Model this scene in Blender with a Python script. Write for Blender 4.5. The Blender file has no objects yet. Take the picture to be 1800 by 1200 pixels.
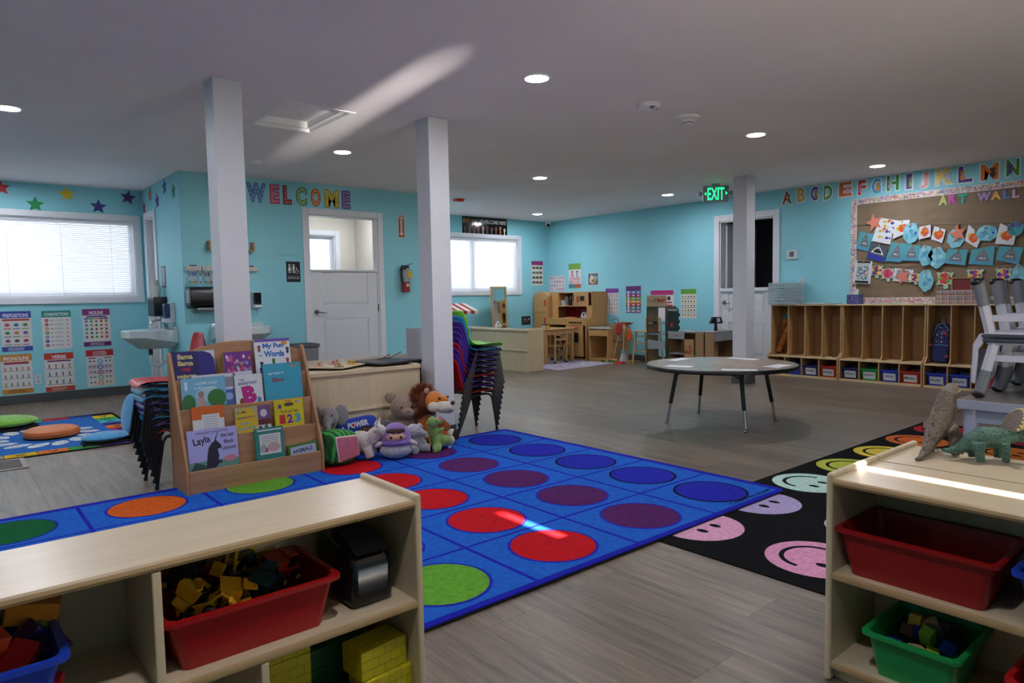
import bpy, math, random
from math import sin, cos, pi, radians
from mathutils import Vector, Matrix
S = bpy.context.scene
COL = S.collection
rnd = random.Random(7)
H = 2.44            # ceiling height

# ---------------------------------------------------------------- camera
yaw, pitch, roll = radians(40.056), radians(3.8078), radians(-1.0395)
fw = Vector((sin(yaw) * cos(pitch), cos(yaw) * cos(pitch), -sin(pitch)))
r0 = Vector((cos(yaw), -sin(yaw), 0)); u0 = r0.cross(fw)
rt = cos(roll) * r0 + sin(roll) * u0
up = -sin(roll) * r0 + cos(roll) * u0
cd = bpy.data.cameras.new('camera'); cam = bpy.data.objects.new('camera', cd); COL.objects.link(cam)
m = Matrix((rt, up, -fw)).transposed().to_4x4(); m.translation = (0, 0, 1.0939); cam.matrix_world = m
cd.sensor_width = 36; cd.lens = 1200.48 / 1800 * 36; cd.clip_start = .02; cd.clip_end = 200
S.camera = cam

# ---------------------------------------------------------------- world, sun, exposure
w = bpy.data.worlds.new('sky'); S.world = w; w.use_nodes = True
bg = w.node_tree.nodes['Background']; bg.inputs[0].default_value = (.86, .93, 1, 1); bg.inputs[1].default_value = 2.4
sl = bpy.data.lights.new('sun', 'SUN'); sun = bpy.data.objects.new('sun', sl); COL.objects.link(sun)
sl.energy = 60; sl.color = (1, .9, .78); sl.angle = radians(.53)
SUN_DIR = Vector((.03, 1, -math.tan(radians(24)))).normalized()
sun.rotation_euler = SUN_DIR.to_track_quat('-Z', 'Y').to_euler(); sun.location = (1.7, -8, 6)
# added spot lamp standing in for reflected sun; makes the streak on the ceiling
gl_ = bpy.data.lights.new('ceiling_streak_spot', 'SPOT'); streak_ob = bpy.data.objects.new('ceiling_streak_spot', gl_); COL.objects.link(streak_ob)
gl_.energy = 8500; gl_.color = (1, .93, .86); gl_.shadow_soft_size = .045; gl_.spot_size = radians(14); gl_.spot_blend = .6
streak_ob.location = (1.52, -4.2, .05); streak_ob.rotation_euler = (Vector((2.33, 3.9, 2.44)) - Vector(streak_ob.location)).to_track_quat('-Z', 'Y').to_euler()
S.view_settings.view_transform = 'Standard'; S.view_settings.look = 'None'
S.view_settings.gamma = 1; S.view_settings.use_curve_mapping = False
S.view_settings.exposure = 0.9
S.cycles.use_denoising = True
S.cycles.max_bounces = 8
S.cycles.sample_clamp_indirect = 8

# ---------------------------------------------------------------- materials
def lin(h):
    h = h.lstrip('#'); c = [int(h[i:i + 2], 16) / 255 for i in (0, 2, 4)]
    return tuple(((x + .055) / 1.055) ** 2.4 if x > .04045 else x / 12.92 for x in c) + (1,)
_mats = {}
def C(h, r=.55, metal=0, kind='paint', emit=0, spec=.5, scale=1.0):
    """cached procedural material; kind: paint, wood, plush, plastic, paper, metal, glass, pile, ply"""
    k = (h, r, metal, kind, emit, spec, scale)
    if k in _mats: return _mats[k]
    M = bpy.data.materials.new('%s_%s' % (kind, h.strip('#'))); M.use_nodes = True
    nt = M.node_tree; N = nt.nodes; L = nt.links; p = N['Principled BSDF']
    p.inputs['Base Color'].default_value = lin(h); p.inputs['Roughness'].default_value = r
    p.inputs['Metallic'].default_value = metal; p.inputs['Specular IOR Level'].default_value = spec
    if emit:
        p.inputs['Emission Color'].default_value = lin(h); p.inputs['Emission Strength'].default_value = emit
    tc = N.new('ShaderNodeTexCoord')
    def noise(sc, det=3, stretch=None, rough=.5):
        n = N.new('ShaderNodeTexNoise'); n.inputs['Scale'].default_value = sc; n.inputs['Detail'].default_value = det
        n.inputs['Roughness'].default_value = rough
        mp = N.new('ShaderNodeMapping'); L.new(tc.outputs['Object'], mp.inputs[0]); L.new(mp.outputs[0], n.inputs[0])
        if stretch: mp.inputs['Scale'].default_value = stretch
        return n
    def tint(n, lo, hi, a=.3, b=.7):
        rp = N.new('ShaderNodeValToRGB'); rp.color_ramp.elements[0].position = a; rp.color_ramp.elements[1].position = b
        c = lin(h)
        rp.color_ramp.elements[0].color = tuple(min(1, x * lo) for x in c[:3]) + (1,)
        rp.color_ramp.elements[1].color = tuple(min(1, x * hi) for x in c[:3]) + (1,)
        L.new(n.outputs[0], rp.inputs[0]); L.new(rp.outputs[0], p.inputs['Base Color']); return rp
    def bump(n, st, d=.002):
        bp = N.new('ShaderNodeBump'); bp.inputs['Strength'].default_value = st; bp.inputs['Distance'].default_value = d
        L.new(n.outputs[0], bp.inputs['Height']); L.new(bp.outputs[0], p.inputs['Normal'])
    if kind == 'paint':
        bump(noise(90 * scale), .08)
    elif kind == 'wall':
        n = noise(1.3, 4); tint(n, .96, 1.03); bump(noise(140, 2), .12, .001)
    elif kind == 'wood' or kind == 'woodz' or kind == 'woody':
        st = {'wood': (1.2, 16, 16), 'woodz': (14, 14, 1.2), 'woody': (14, 1.2, 14)}[kind]
        n = noise(2.2 * scale, 5, st, .6); tint(n, .92, 1.04, .32, .7); bump(n, .03)
    elif kind == 'plush':
        n = noise(120 * scale, 3); tint(n, .78, 1.12); bump(noise(170 * scale, 4), .7, .006)
        p.inputs['Sheen Weight'].default_value = .4; p.inputs['Roughness'].default_value = .95
    elif kind == 'pile':
        n = noise(55, 4); tint(n, .82, 1.14); bump(noise(420, 2), .5, .003)
        p.inputs['Roughness'].default_value = .95; p.inputs['Specular IOR Level'].default_value = .1
    elif kind == 'paper':
        bump(noise(30), .1)
    elif kind == 'kraft':
        n = noise(5, 5, (1, 1, 2.2)); tint(n, .9, 1.08); bump(noise(7, 3, (1, .6, 2.6)), .45, .02)
    elif kind == 'skin':      # scaly toy hide
        v = N.new('ShaderNodeTexVoronoi'); v.inputs['Scale'].default_value = 150 * scale
        L.new(tc.outputs['Object'], v.inputs[0]); tint(v, .5, 1.5, .0, .6); bump(v, .6, .004)
    elif kind == 'glass':
        p.inputs['Transmission Weight'].default_value = 1; p.inputs['IOR'].default_value = 1.1
        p.inputs['Roughness'].default_value = r
    elif kind == 'clear':
        p.inputs['Alpha'].default_value = .35
    elif kind == 'pine':
        n = noise(2.0 * scale, 5, (.8, 14, 14), .6); tint(n, .74, 1.1, .35, .66); bump(n, .05)
    elif kind == 'melon':
        v = N.new('ShaderNodeTexWave'); v.inputs['Scale'].default_value = 9; v.inputs['Distortion'].default_value = 5; v.inputs['Detail'].default_value = 2
        v.bands_direction = 'X'; L.new(tc.outputs['Object'], v.inputs[0]); tint(v, .28, 1.25, .3, .7); bump(noise(150, 3), .4, .003); p.inputs['Roughness'].default_value = .9
    elif kind == 'blind':
        tr = N.new('ShaderNodeBsdfTranslucent'); tr.inputs[0].default_value = lin(h); mx = N.new('ShaderNodeMixShader'); mx.inputs[0].default_value = .2
        out = N['Material Output']; L.new(p.outputs[0], mx.inputs[1]); L.new(tr.outputs[0], mx.inputs[2]); L.new(mx.outputs[0], out.inputs[0])
    elif kind == 'marble':
        n = noise(3, 6); tint(n, .85, 1.05)
    _mats[k] = M
    return M
def plank_material():
    M = bpy.data.materials.new('vinyl_plank'); M.use_nodes = True
    nt = M.node_tree; N = nt.nodes; L = nt.links; p = N['Principled BSDF']
    tc = N.new('ShaderNodeTexCoord'); oi = N.new('ShaderNodeObjectInfo')
    va = N.new('ShaderNodeVectorMath'); va.operation = 'MULTIPLY_ADD'; va.inputs[1].default_value = (1, 1, 1)
    cx = N.new('ShaderNodeCombineXYZ'); ml = N.new('ShaderNodeMath'); ml.operation = 'MULTIPLY'; ml.inputs[1].default_value = 40
    L.new(oi.outputs['Random'], ml.inputs[0]); L.new(ml.outputs[0], cx.inputs[0]); L.new(ml.outputs[0], cx.inputs[1])
    L.new(tc.outputs['Object'], va.inputs[0]); L.new(cx.outputs[0], va.inputs[2])
    mp = N.new('ShaderNodeMapping'); mp.inputs['Scale'].default_value = (13, .9, 1); L.new(va.outputs[0], mp.inputs[0])
    n = N.new('ShaderNodeTexNoise'); n.inputs['Scale'].default_value = 2.4; n.inputs['Detail'].default_value = 7; n.inputs['Roughness'].default_value = .62
    n.inputs['Distortion'].default_value = .6
    L.new(mp.outputs[0], n.inputs[0])
    rp = N.new('ShaderNodeValToRGB'); e = rp.color_ramp.elements
    e[0].position = .28; e[0].color = lin('#4d4238'); e[1].position = .74; e[1].color = lin('#887766')
    L.new(n.outputs[0], rp.inputs[0])
    hs = N.new('ShaderNodeHueSaturation'); mr = N.new('ShaderNodeMapRange'); mr.inputs[3].default_value = .8; mr.inputs[4].default_value = 1.12
    L.new(oi.outputs['Random'], mr.inputs[0]); L.new(mr.outputs[0], hs.inputs['Value']); L.new(rp.outputs[0], hs.inputs['Color'])
    L.new(hs.outputs[0], p.inputs['Base Color']); p.inputs['Roughness'].default_value = .38; p.inputs['Specular IOR Level'].default_value = .45
    bp = N.new('ShaderNodeBump'); bp.inputs['Strength'].default_value = .1; bp.inputs['Distance'].default_value = .002
    L.new(n.outputs[0], bp.inputs['Height']); L.new(bp.outputs[0], p.inputs['Normal'])
    return M
PLANK = plank_material()
TEAL = C('#8bcdd9', .6, kind='wall')
CEILM = C('#ebe4e6', .72, kind='wall')
WHITE = C('#d9dadf', .45)
MAPLE = C('#cdb48f', .38, kind='wood')
MAPLEZ = C('#cdb48f', .38, kind='woodz')
MAPLEY = C('#cdb48f', .38, kind='woody')
MAPED = C('#a8875c', .5, kind='wood')
BLACK = C('#0b0b0d', .45)
CHROME = C('#b9b9bb', .18, 1)
GREYBASE = C('#45484b', .55)

# ---------------------------------------------------------------- mesh helpers
class B:
    """collects shapes, then links them as ONE mesh object; c() switches the material of what follows"""
    def __init__(s, mat=None): s.v = []; s.f = []; s.mi = []; s.ms = []; s.k = 0; s.c(mat) if mat else None
    def c(s, mat, *a, **k):
        if isinstance(mat, str): mat = C(mat, *a, **k)
        if mat not in s.ms: s.ms.append(mat)
        s.k = s.ms.index(mat); return s
    def add(s, vs, fs):
        o = len(s.v); s.v += [tuple(p) for p in vs]; s.f += [tuple(i + o for i in f) for f in fs]; s.mi += [s.k] * len(fs); return s
    def box(s, x0, x1, y0, y1, z0, z1):
        return s.hexa([(x0, y0, z0), (x1, y0, z0), (x1, y1, z0), (x0, y1, z0), (x0, y0, z1), (x1, y0, z1), (x1, y1, z1), (x0, y1, z1)])
    def hexa(s, p): return s.add(p, [(3, 2, 1, 0), (4, 5, 6, 7), (0, 1, 5, 4), (1, 2, 6, 5), (2, 3, 7, 6), (3, 0, 4, 7)])
    def cyl(s, p, q, r, r2=None, n=12):
        return s.tube([p, q], [r, r if r2 is None else r2], n)
    def tube(s, pts, r, n=8, closed=False):
        P = [Vector(p) for p in pts]; m = len(P); R = r if isinstance(r, (list, tuple)) else [r] * m
        vs = []; ref = None
        for i, p in enumerate(P):
            if closed: t = P[(i + 1) % m] - P[i - 1]
            else: t = P[min(i + 1, m - 1)] - P[max(i - 1, 0)]
            t.normalize()
            if ref is None:
                ref = Vector((0, 0, 1)) if abs(t.z) < .9 else Vector((1, 0, 0))
            a = (ref - t * ref.dot(t))
            if a.length < 1e-5: a = t.orthogonal()
            a.normalize(); b = t.cross(a); ref = a
            vs += [p + (a * cos(2 * pi * j / n) + b * sin(2 * pi * j / n)) * R[i] for j in range(n)]
        fs = []
        for i in range(m if closed else m - 1):
            k = (i + 1) % m
            for j in range(n): fs.append((i * n + j, i * n + (j + 1) % n, k * n + (j + 1) % n, k * n + j))
        if not closed: fs += [tuple(range(n))[::-1], tuple(range((m - 1) * n, m * n))]
        return s.add(vs, fs)
    def lathe(s, prof, c=(0, 0, 0), n=24, axis='z', sx=1, sy=1, cap=True):
        vs = []; fs = []; m = len(prof)
        for (r, z) in prof:
            for j in range(n):
                a = 2 * pi * j / n; q = (r * cos(a) * sx, r * sin(a) * sy, z)
                if axis == 'y': q = (q[0], q[2], -q[1])
                if axis == 'x': q = (q[2], q[1], -q[0])
                vs.append((c[0] + q[0], c[1] + q[1], c[2] + q[2]))
        for i in range(m - 1):
            for j in range(n): fs.append((i * n + j, i * n + (j + 1) % n, (i + 1) * n + (j + 1) % n, (i + 1) * n + j))
        if cap: fs += [tuple(range(n))[::-1], tuple(range((m - 1) * n, m * n))]
        return s.add(vs, fs)
    def ell(s, c, r, n=16, m=10, rot=None):
        if not isinstance(r, (list, tuple)): r = (r, r, r)
        vs = []; fs = []; M = rot.to_matrix() if rot else None
        for i in range(m + 1):
            t = pi * i / m
            for j in range(n):
                a = 2 * pi * j / n; q = Vector((r[0] * sin(t) * cos(a), r[1] * sin(t) * sin(a), -r[2] * cos(t)))
                if M: q = M @ q
                vs.append(Vector(c) + q)
        for i in range(m):
            for j in range(n): fs.append((i * n + j, i * n + (j + 1) % n, (i + 1) * n + (j + 1) % n, (i + 1) * n + j))
        return s.add(vs, fs)
    def prism(s, poly, y0, y1):            # polygon in local XZ, extruded along y
        n = len(poly); vs = [(x, y0, z) for x, z in poly] + [(x, y1, z) for x, z in poly]
        return s.add(vs, [tuple(range(n)), tuple(range(n, 2 * n))[::-1]] + [(i, i + n, (i + 1) % n + n, (i + 1) % n) for i in range(n)])
    def prismz(s, poly, z0, z1):
        n = len(poly); vs = [(x, y, z0) for x, y in poly] + [(x, y, z1) for x, y in poly]
        return s.add(vs, [tuple(range(n))[::-1], tuple(range(n, 2 * n))] + [(i, (i + 1) % n, (i + 1) % n + n, i + n) for i in range(n)])
    def prismx(s, poly, x0, x1):           # polygon in local YZ, extruded along x
        n = len(poly); vs = [(x0, y, z) for y, z in poly] + [(x1, y, z) for y, z in poly]
        return s.add(vs, [tuple(range(n))[::-1], tuple(range(n, 2 * n))] + [(i, (i + 1) % n, (i + 1) % n + n, i + n) for i in range(n)])
    def disc(s, x, z, r, y=0, rz=None, n=14):  # flat print on a -y facing sheet
        rz = rz or r
        return s.add([(x + r * cos(2 * pi * j / n), y, z + rz * sin(2 * pi * j / n)) for j in range(n)], [tuple(range(n))])
    def rect(s, x0, x1, z0, z1, y=0): return s.add([(x0, y, z0), (x1, y, z0), (x1, y, z1), (x0, y, z1)], [(0, 1, 2, 3)])
    def poly(s, pts, y=0): return s.add([(x, y, z) for x, z in pts], [tuple(range(len(pts)))])
    def word(s, t, x, z, w, h, y=0, bold=0, flat=False, ang=0):   # text mesh inside box (x..x+w, z..z+h); flat: lies in XY
        vs, fs = glyphs(t, bold); ca, sa = cos(ang), sin(ang)
        q = [(x + a * w * ca - b * h * sa, z + a * w * sa + b * h * ca) for a, b in vs]
        return s.add([((a, b, y) if flat else (a, y, b)) for a, b in q], fs)
    def xf(s, M): s.v = [tuple(M @ Vector(p)) for p in s.v]; return s
    def o(s, name, parent=None, mat=None, bev=0, smooth=True, sub=0, loc=None, rot=None, seg=2, weld=False):
        me = bpy.data.meshes.new(name); me.from_pydata(s.v, [], s.f)
        for mt in ([mat] if mat else s.ms): me.materials.append(mt)
        if not mat and len(s.ms) > 1: me.polygons.foreach_set('material_index', s.mi)
        if smooth:
            me.polygons.foreach_set('use_smooth', [True] * len(me.polygons))
            me.set_sharp_from_angle(angle=radians(40))
        me.update()
        ob = bpy.data.objects.new(name, me); COL.objects.link(ob)
        if parent: ob.parent = parent
        if loc: ob.location = loc
        if rot: ob.rotation_euler = rot
        if bev:
            b = ob.modifiers.new('bevel', 'BEVEL'); b.width = bev; b.segments = seg; b.limit_method = 'ANGLE'; b.angle_limit = radians(50)
        if sub:
            b = ob.modifiers.new('smooth', 'SUBSURF'); b.levels = sub; b.render_levels = sub
        return ob
_gl = {}
def glyphs(t, bold=0):
    """flat outline letters, scaled into the unit box"""
    if (t, bold) in _gl: return _gl[(t, bold)]
    cu = bpy.data.curves.new('t', 'FONT'); cu.body = t; cu.resolution_u = 3; cu.offset = bold
    ob = bpy.data.objects.new('t', cu); me = bpy.data.meshes.new_from_object(ob)
    vs = [(v.co.x, v.co.y) for v in me.vertices]; fs = [tuple(p.vertices) for p in me.polygons]
    x0 = min(v[0] for v in vs); x1 = max(v[0] for v in vs); z0 = min(v[1] for v in vs); z1 = max(v[1] for v in vs)
    vs = [((a - x0) / (x1 - x0 + 1e-9), (b - z0) / (z1 - z0 + 1e-9)) for a, b in vs]
    bpy.data.objects.remove(ob); bpy.data.meshes.remove(me); bpy.data.curves.remove(cu)
    _gl[(t, bold)] = (vs, fs); return vs, fs
def solid_letter(b, t, x, z, w, h, y0, y1, bold=.03):
    """letter with thickness, front face at y0"""
    vs, fs = glyphs(t, bold); n = len(vs)
    P = [(x + a * w, z + c * h) for a, c in vs]
    ed = {}
    for f in fs:
        for i in range(len(f)):
            a, c = f[i], f[(i + 1) % len(f)]; ed[(a, c)] = 1
    side = [(a, c, c + n, a + n) for (a, c) in ed if (c, a) not in ed]
    b.add([(p[0], y0, p[1]) for p in P] + [(p[0], y1, p[1]) for p in P], list(fs) + side)
def prop(o, label=None, cat=None, group=None, kind=None):
    if label: o['label'] = label
    if cat: o['category'] = cat
    if group: o['group'] = group
    if kind: o['kind'] = kind
    return o
def thing(name, label, cat, loc=(0, 0, 0), rz=0, group=None, rot=None):
    o = bpy.data.objects.new(name, None); COL.objects.link(o); o.location = loc
    o.rotation_euler = rot or (0, 0, rz); o.empty_display_size = .05
    return prop(o, label, cat, group)
def dup(root, loc, rot, label=None, group=None):
    def cp(o, par):
        c = o.copy(); COL.objects.link(c)
        if par: c.parent = par
        for ch in o.children: cp(ch, c)
        return c
    r = cp(root, None); r.location = loc; r.rotation_euler = rot
    return prop(r, label, None, group)
RW = -pi / 2     # things on the right wall face -x
def circle(r, n=24, cx=0, cy=0): return [(cx + r * cos(2 * pi * i / n), cy + r * sin(2 * pi * i / n)) for i in range(n)]
# ================================================================ THE ROOM
def rects(u0, u1, z0, z1, holes):
    us = sorted({u0, u1} | {h[i] for h in holes for i in (0, 1)}); zs = sorted({z0, z1} | {h[i] for h in holes for i in (2, 3)})
    for a, b in zip(us, us[1:]):
        for c, d in zip(zs, zs[1:]):
            um, zm = (a + b) / 2, (c + d) / 2
            if not any(h[0] < um < h[1] and h[2] < zm < h[3] for h in holes): yield a, b, c, d
def wall(name, axis, p, t, u0, u1, mat, holes=(), z0=-.05, z1=H):
    """wall sheet of thickness t (away from the room) with openings"""
    b = B(mat); lo, hi = min(p, p + t), max(p, p + t)
    for a, c, e, f in rects(u0, u1, z0, z1, [(h[0], h[1], z0 if h[2] == 0 else h[2], h[3]) for h in holes]):
        b.box(a, c, lo, hi, e, f) if axis == 'y' else b.box(lo, hi, a, c, e, f)
    return prop(b.o(name, smooth=False), kind='structure')
XR, XF, YB, XL, YR = 8.727, 8.69, 9.275, -3.2, -2.2
YC, XB, XC = 7.627, 1.976, 5.02
# floor: sub floor plus vinyl planks laid along y
fl = B(PLANK).box(XL, XR, YR, YB, -.06, -.004).o('floor', smooth=False); prop(fl, kind='structure')
pl = B().box(.0004, .2296, .0004, 1.5196, -.004, 0).o('plank', fl, PLANK, smooth=False)
first = True
def in_view(x0, x1, y0, y1):
    for x in (x0, (x0 + x1) / 2, x1):
        for y in (y0, (y0 + y1) / 2, y1):
            v = Vector((x, y, 0)) - cam.matrix_world.translation; d = v.dot(fw)
            if d > .3 and abs(v.dot(rt) / d) < .77 and -v.dot(up) / d < .52: return True
    return False
def hidden(x0, x1, y0, y1):
    def inside(a, b, c, d): return x0 > a and x1 < b and y0 > c and y1 < d
    return inside(-.15, 3.5, 1.84, 4.3) or inside(2.4, 6.2, 1.1, 2.07) or inside(XB, XC, YC, 9.4)
row = 0; x = -.05
while x < XR:
    y = 0.3 - rnd.random() * 1.4
    while y < YB:
        y1 = min(y + 1.52, YB)
        if y1 > .4 and x + .23 <= XR + .002 and in_view(x, x + .23, max(y, 0), y1) and not hidden(x, x + .23, y, y1):
            if first: p_ = pl; first = False
            else: p_ = pl.copy(); COL.objects.link(p_)
            p_.location = (x, y, 0)
            if y1 - y < 1.519: p_.scale = (1, (y1 - y) / 1.52, 1)
        y += 1.52
    x += .23
# ceiling with the recessed attic hatch
HX0, HX1, HY0, HY1 = 1.89, 2.41, 4.575, 5.345
b = B(CEILM)
for a, c, e, f in rects(XL, XR, YR, YB, [(HX0, HX1, HY0, HY1)]): b.box(a, c, e, f, H, H + .1)
ceil = prop(b.o('ceiling', smooth=False), kind='structure')
ht = thing('attic_hatch', 'white recessed attic hatch with a stepped frame in the ceiling', 'hatch', (2.15, 4.96, H))
hw, hl = .26, .385
b = B(C('#e8e6e6', .6))
for k, (i0, i1, z0, z1) in enumerate(((0, .035, -.006, .09), (.035, .06, .02, .09))):
    for (x0, x1, y0, y1) in ((-hw + i0, hw - i0, -hl + i0, -hl + i1), (-hw + i0, hw - i0, hl - i1, hl - i0), (-hw + i0, -hw + i1, -hl + i1, hl - i1), (hw - i1, hw - i0, -hl + i1, hl - i1)):
        b.box(x0, x1, y0, y1, z0, z1)
b.o('frame', ht, bev=.002, smooth=False)
B(C('#f2f0f0', .6)).box(-hw + .06, hw - .06, -hl + .06, hl - .06, .07, .09).o('hatch_panel', ht, smooth=False)
# walls
WA = (-1.2, 1.88, 1.17, 2.07)
WD = (5.75, 7.98, 1.18, 2.09)
DC = (3.35, 4.255, 0, 2.085)
DF = (4.81, 5.645, 0, 2.105)
DB = (8.69, 9.06, 0, 2.08)
wall('wall_back_left', 'y', YB, .12, XL, XB, TEAL, [WA])
wall('wall_partition_side', 'x', XB, .1, YC + .1, YB, TEAL, [DB])
wall('wall_partition', 'y', YC, .1, XB, XC, TEAL, [DC])
wall('wall_partition_return', 'x', XC - .1, .1, YC + .1, YB, TEAL)
wall('wall_back', 'y', YB, .12, XC - .1, XR, TEAL, [WD])
wall('wall_right_far', 'x', XR, .12, 5.8, YB + .12, TEAL)
wall('wall_right', 'x', XF, .12, YR, 5.8, TEAL, [DF])
wall('wall_left', 'x', XL, -.12, YR, YB + .12, TEAL)
SLIT = (1.93, 1.972, .9, 2.2)
STREAK_GAP = (1.705, 1.737, .49, .685)  # unseen hole added to shape the spot lamp's beam into a streak
SUN_HOLES = [(2.02, 3.3, .08, .95)]
wall('wall_rear', 'y', YR, -.12, XL, XF, TEAL, [SLIT, STREAK_GAP] + SUN_HOLES)
# unseen rear opening, added so sun on the floor there brightens the ceiling
prop(B(C('#bdb7ab', .8)).box(-12, 14, -30, YR - .12, -.35, -.06).o('floor_yard', smooth=False), kind='structure')
for i, (a_, c_, z0_, z1_) in enumerate(SUN_HOLES):
    b = B(WHITE); e_ = .05
    for r in ((a_, a_ + e_, z0_, z1_), (c_ - e_, c_, z0_, z1_), (a_ + e_, c_ - e_, z0_, z0_ + e_), (a_ + e_, c_ - e_, z1_ - e_, z1_)): b.box(r[0], r[1], YR - .09, YR - .03, r[2], r[3])
    prop(b.o('window_%d' % (5 + i), smooth=False), kind='structure')  # frame round the added opening that lets the sun in
# washroom behind the partition
BEIGE = C('#cfc8bb', .6, kind='wall')
WBm = (3.93, 4.43, 1.35, 2.0)
wall('wall_washroom_back', 'y', YB - .1, .1, XB + .1, XC - .1, BEIGE, [WBm])
wall('wall_back_outer', 'y', YB, .12, XB, XC - .1, BEIGE, [WBm])
wall('wall_washroom_side', 'x', 4.74, .18, YC + .1, YB - .1, BEIGE)
wall('wall_washroom_divider', 'x', 2.6, -.05, YC + .1, YB - .1, BEIGE)
# closet room behind the right door
GREY = C('#6a6b6e', .8, kind='wall')
b = B(GREY)
b.box(XF + 1.6, XF + 1.7, 4.0, 6.4, 0, H); b.box(XF + .12, XF + 1.7, 6.4, 6.5, 0, H); b.box(XF + .12, XF + 1.7, 3.9, 4.0, 0, H)
b.box(XF + .12, XF + 1.7, 3.9, 6.5, H, H + .1); b.box(XF + .12, XF + 1.7, 3.9, 6.5, -.1, 0); 
b.o('wall_closet', smooth=False)['kind'] = 'structure'
# cove base
def base(name, segs, mat=GREYBASE, h=.1):
    b = B(mat)
    for x0, x1, y0, y1 in segs: b.box(x0, x1, y0, y1, 0, h); 
    return prop(b.o(name, bev=.003, smooth=False), kind='structure')
t_ = .008
base('baseboard_back', [(XL, XB, YB - t_, YB), (XC, XR, YB - t_, YB)])
base('baseboard_partition', [(XB, 3.28, YC - t_, YC), (4.34, XC, YC - t_, YC), (XB - t_, XB, YC - t_, 8.54), (XC, XC + t_, YC - t_, YB)])
base('baseboard_right', [(XR - t_, XR, 5.8, YB), (XF - t_, XF, 5.74, 5.8), (XF - t_, XF, YR, 4.7)])
# columns with their own base wrap
def column(name, x, y, wd):
    b = B(C('#d5d4da', .5, kind='wall')); b.box(x, x + wd, y, y + wd, 0, H)
    o = prop(b.o(name, bev=.004, smooth=False), kind='structure')
    b = B(GREYBASE)
    b.box(x - t_, x + wd + t_, y - t_, y, 0, .1); b.box(x - t_, x + wd + t_, y + wd, y + wd + t_, 0, .1)
    b.box(x - t_, x, y, y + wd, 0, .1); b.box(x + wd, x + wd + t_, y, y + wd, 0, .1); b.o('baseboard_wrap', o, smooth=False)
column('column_1', 1.3426, 4.345, .172)
column('column_2', 2.8802, 4.35, .178)
column('column_3', 7.28, 4.37, .181)
# windows with blinds
def casing(b, x0, x1, z0, z1, wd, y0, y1, floor=False):
    zb = z0 if floor else z0 - wd
    b.box(x0 - wd, x0, y0, y1, zb, z1 + wd); b.box(x1, x1 + wd, y0, y1, zb, z1 + wd); b.box(x0, x1, y0, y1, z1, z1 + wd)
    if not floor: b.box(x0, x1, y0, y1, z0 - wd, z0)
def window(n, x0, x1, z0, z1, y, mull, blinds=True, wd=.065, tilt=61):
    e = bpy.data.objects.new('window_%d' % n, None); COL.objects.link(e); e.location = ((x0 + x1) / 2, y, z0); e['kind'] = 'structure'
    a, c = x0 - (x0 + x1) / 2, x1 - (x0 + x1) / 2; h = z1 - z0
    b = B(WHITE); casing(b, a, c, 0, h, wd, -.018, 0)
    b.box(a, c, 0, .12, -.002, .012); b.box(a, c, 0, .12, h - .012, h + .002); b.box(a - .002, a + .012, 0, .12, .012, h - .012); b.box(c - .012, c + .002, 0, .12, .012, h - .012)
    b.o('window_frame', e, bev=.003, smooth=False)
    b = B(WHITE); s = .04
    for (p, q) in ((a + .012, mull), (mull, c - .012)):
        for r in ((p, p + s, .012, h - .012), (q - s, q, .012, h - .012), (p + s, q - s, .012, .012 + s), (p + s, q - s, h - .012 - s, h - .012)):
            b.box(r[0], r[1], .075, .105, r[2], r[3])
    b.o('sash', e, smooth=False)
    for (p, q) in ((a + .012, mull), (mull, c - .012)):
        B(C('#eef4f6', .02, kind='glass')).box(p + s, q - s, .088, .09, .05, h - .05).o('pane', e, smooth=False)
    if blinds:
        M = C('#e6e7ec', .6, kind='blind'); b = B(M); k = int((h - .06) / .0235); t = radians(tilt)
        for i in range(k):
            zc = .03 + i * .0235; dy, dz = .0125 * cos(t), .0125 * sin(t)
            b.add([(a + .02, .035 - dy, zc - dz), (c - .02, .035 - dy, zc - dz), (c - .02, .035, zc + .0015), (a + .02, .035, zc + .0015), (c - .02, .035 + dy, zc + dz), (a + .02, .035 + dy, zc + dz)], [(0, 1, 2, 3), (3, 2, 4, 5)])
        sl_ = b.o('blind_slats', e, smooth=True); sl_['kind'] = 'stuff'
        B(M).box(a + .015, c - .015, .018, .052, h - .045, h - .014).o('head_rail', e, bev=.002, smooth=False)
        B(M).box(a + .018, c - .018, .022, .048, .012, .022).o('bottom_rail', e, bev=.002, smooth=False)
        b = B(M); L = c - a
        for i in range(int(L / .5) + 1):
            xx = c - .25 - i * .5
            if xx > a + .1: b.rect(xx - .003, xx + .003, .02, h - .03, .021)
        b.o('ladder_tape', e, smooth=False)
        B(C('#8d8f93', .5)).cyl((a + .33, .014, h - .05), (a + .33, .014, .14), .003, n=6).o('tilt_wand', e)
    return e
window(1, WA[0], WA[1], WA[2], WA[3], YB, -.1, wd=.07)
window(2, WD[0], WD[1], WD[2], WD[3], YB, .15, wd=.065, tilt=61)
e = window(3, WBm[0], WBm[1], WBm[2], WBm[3], YB - .1, -.14, blinds=False, wd=.07)
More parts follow.
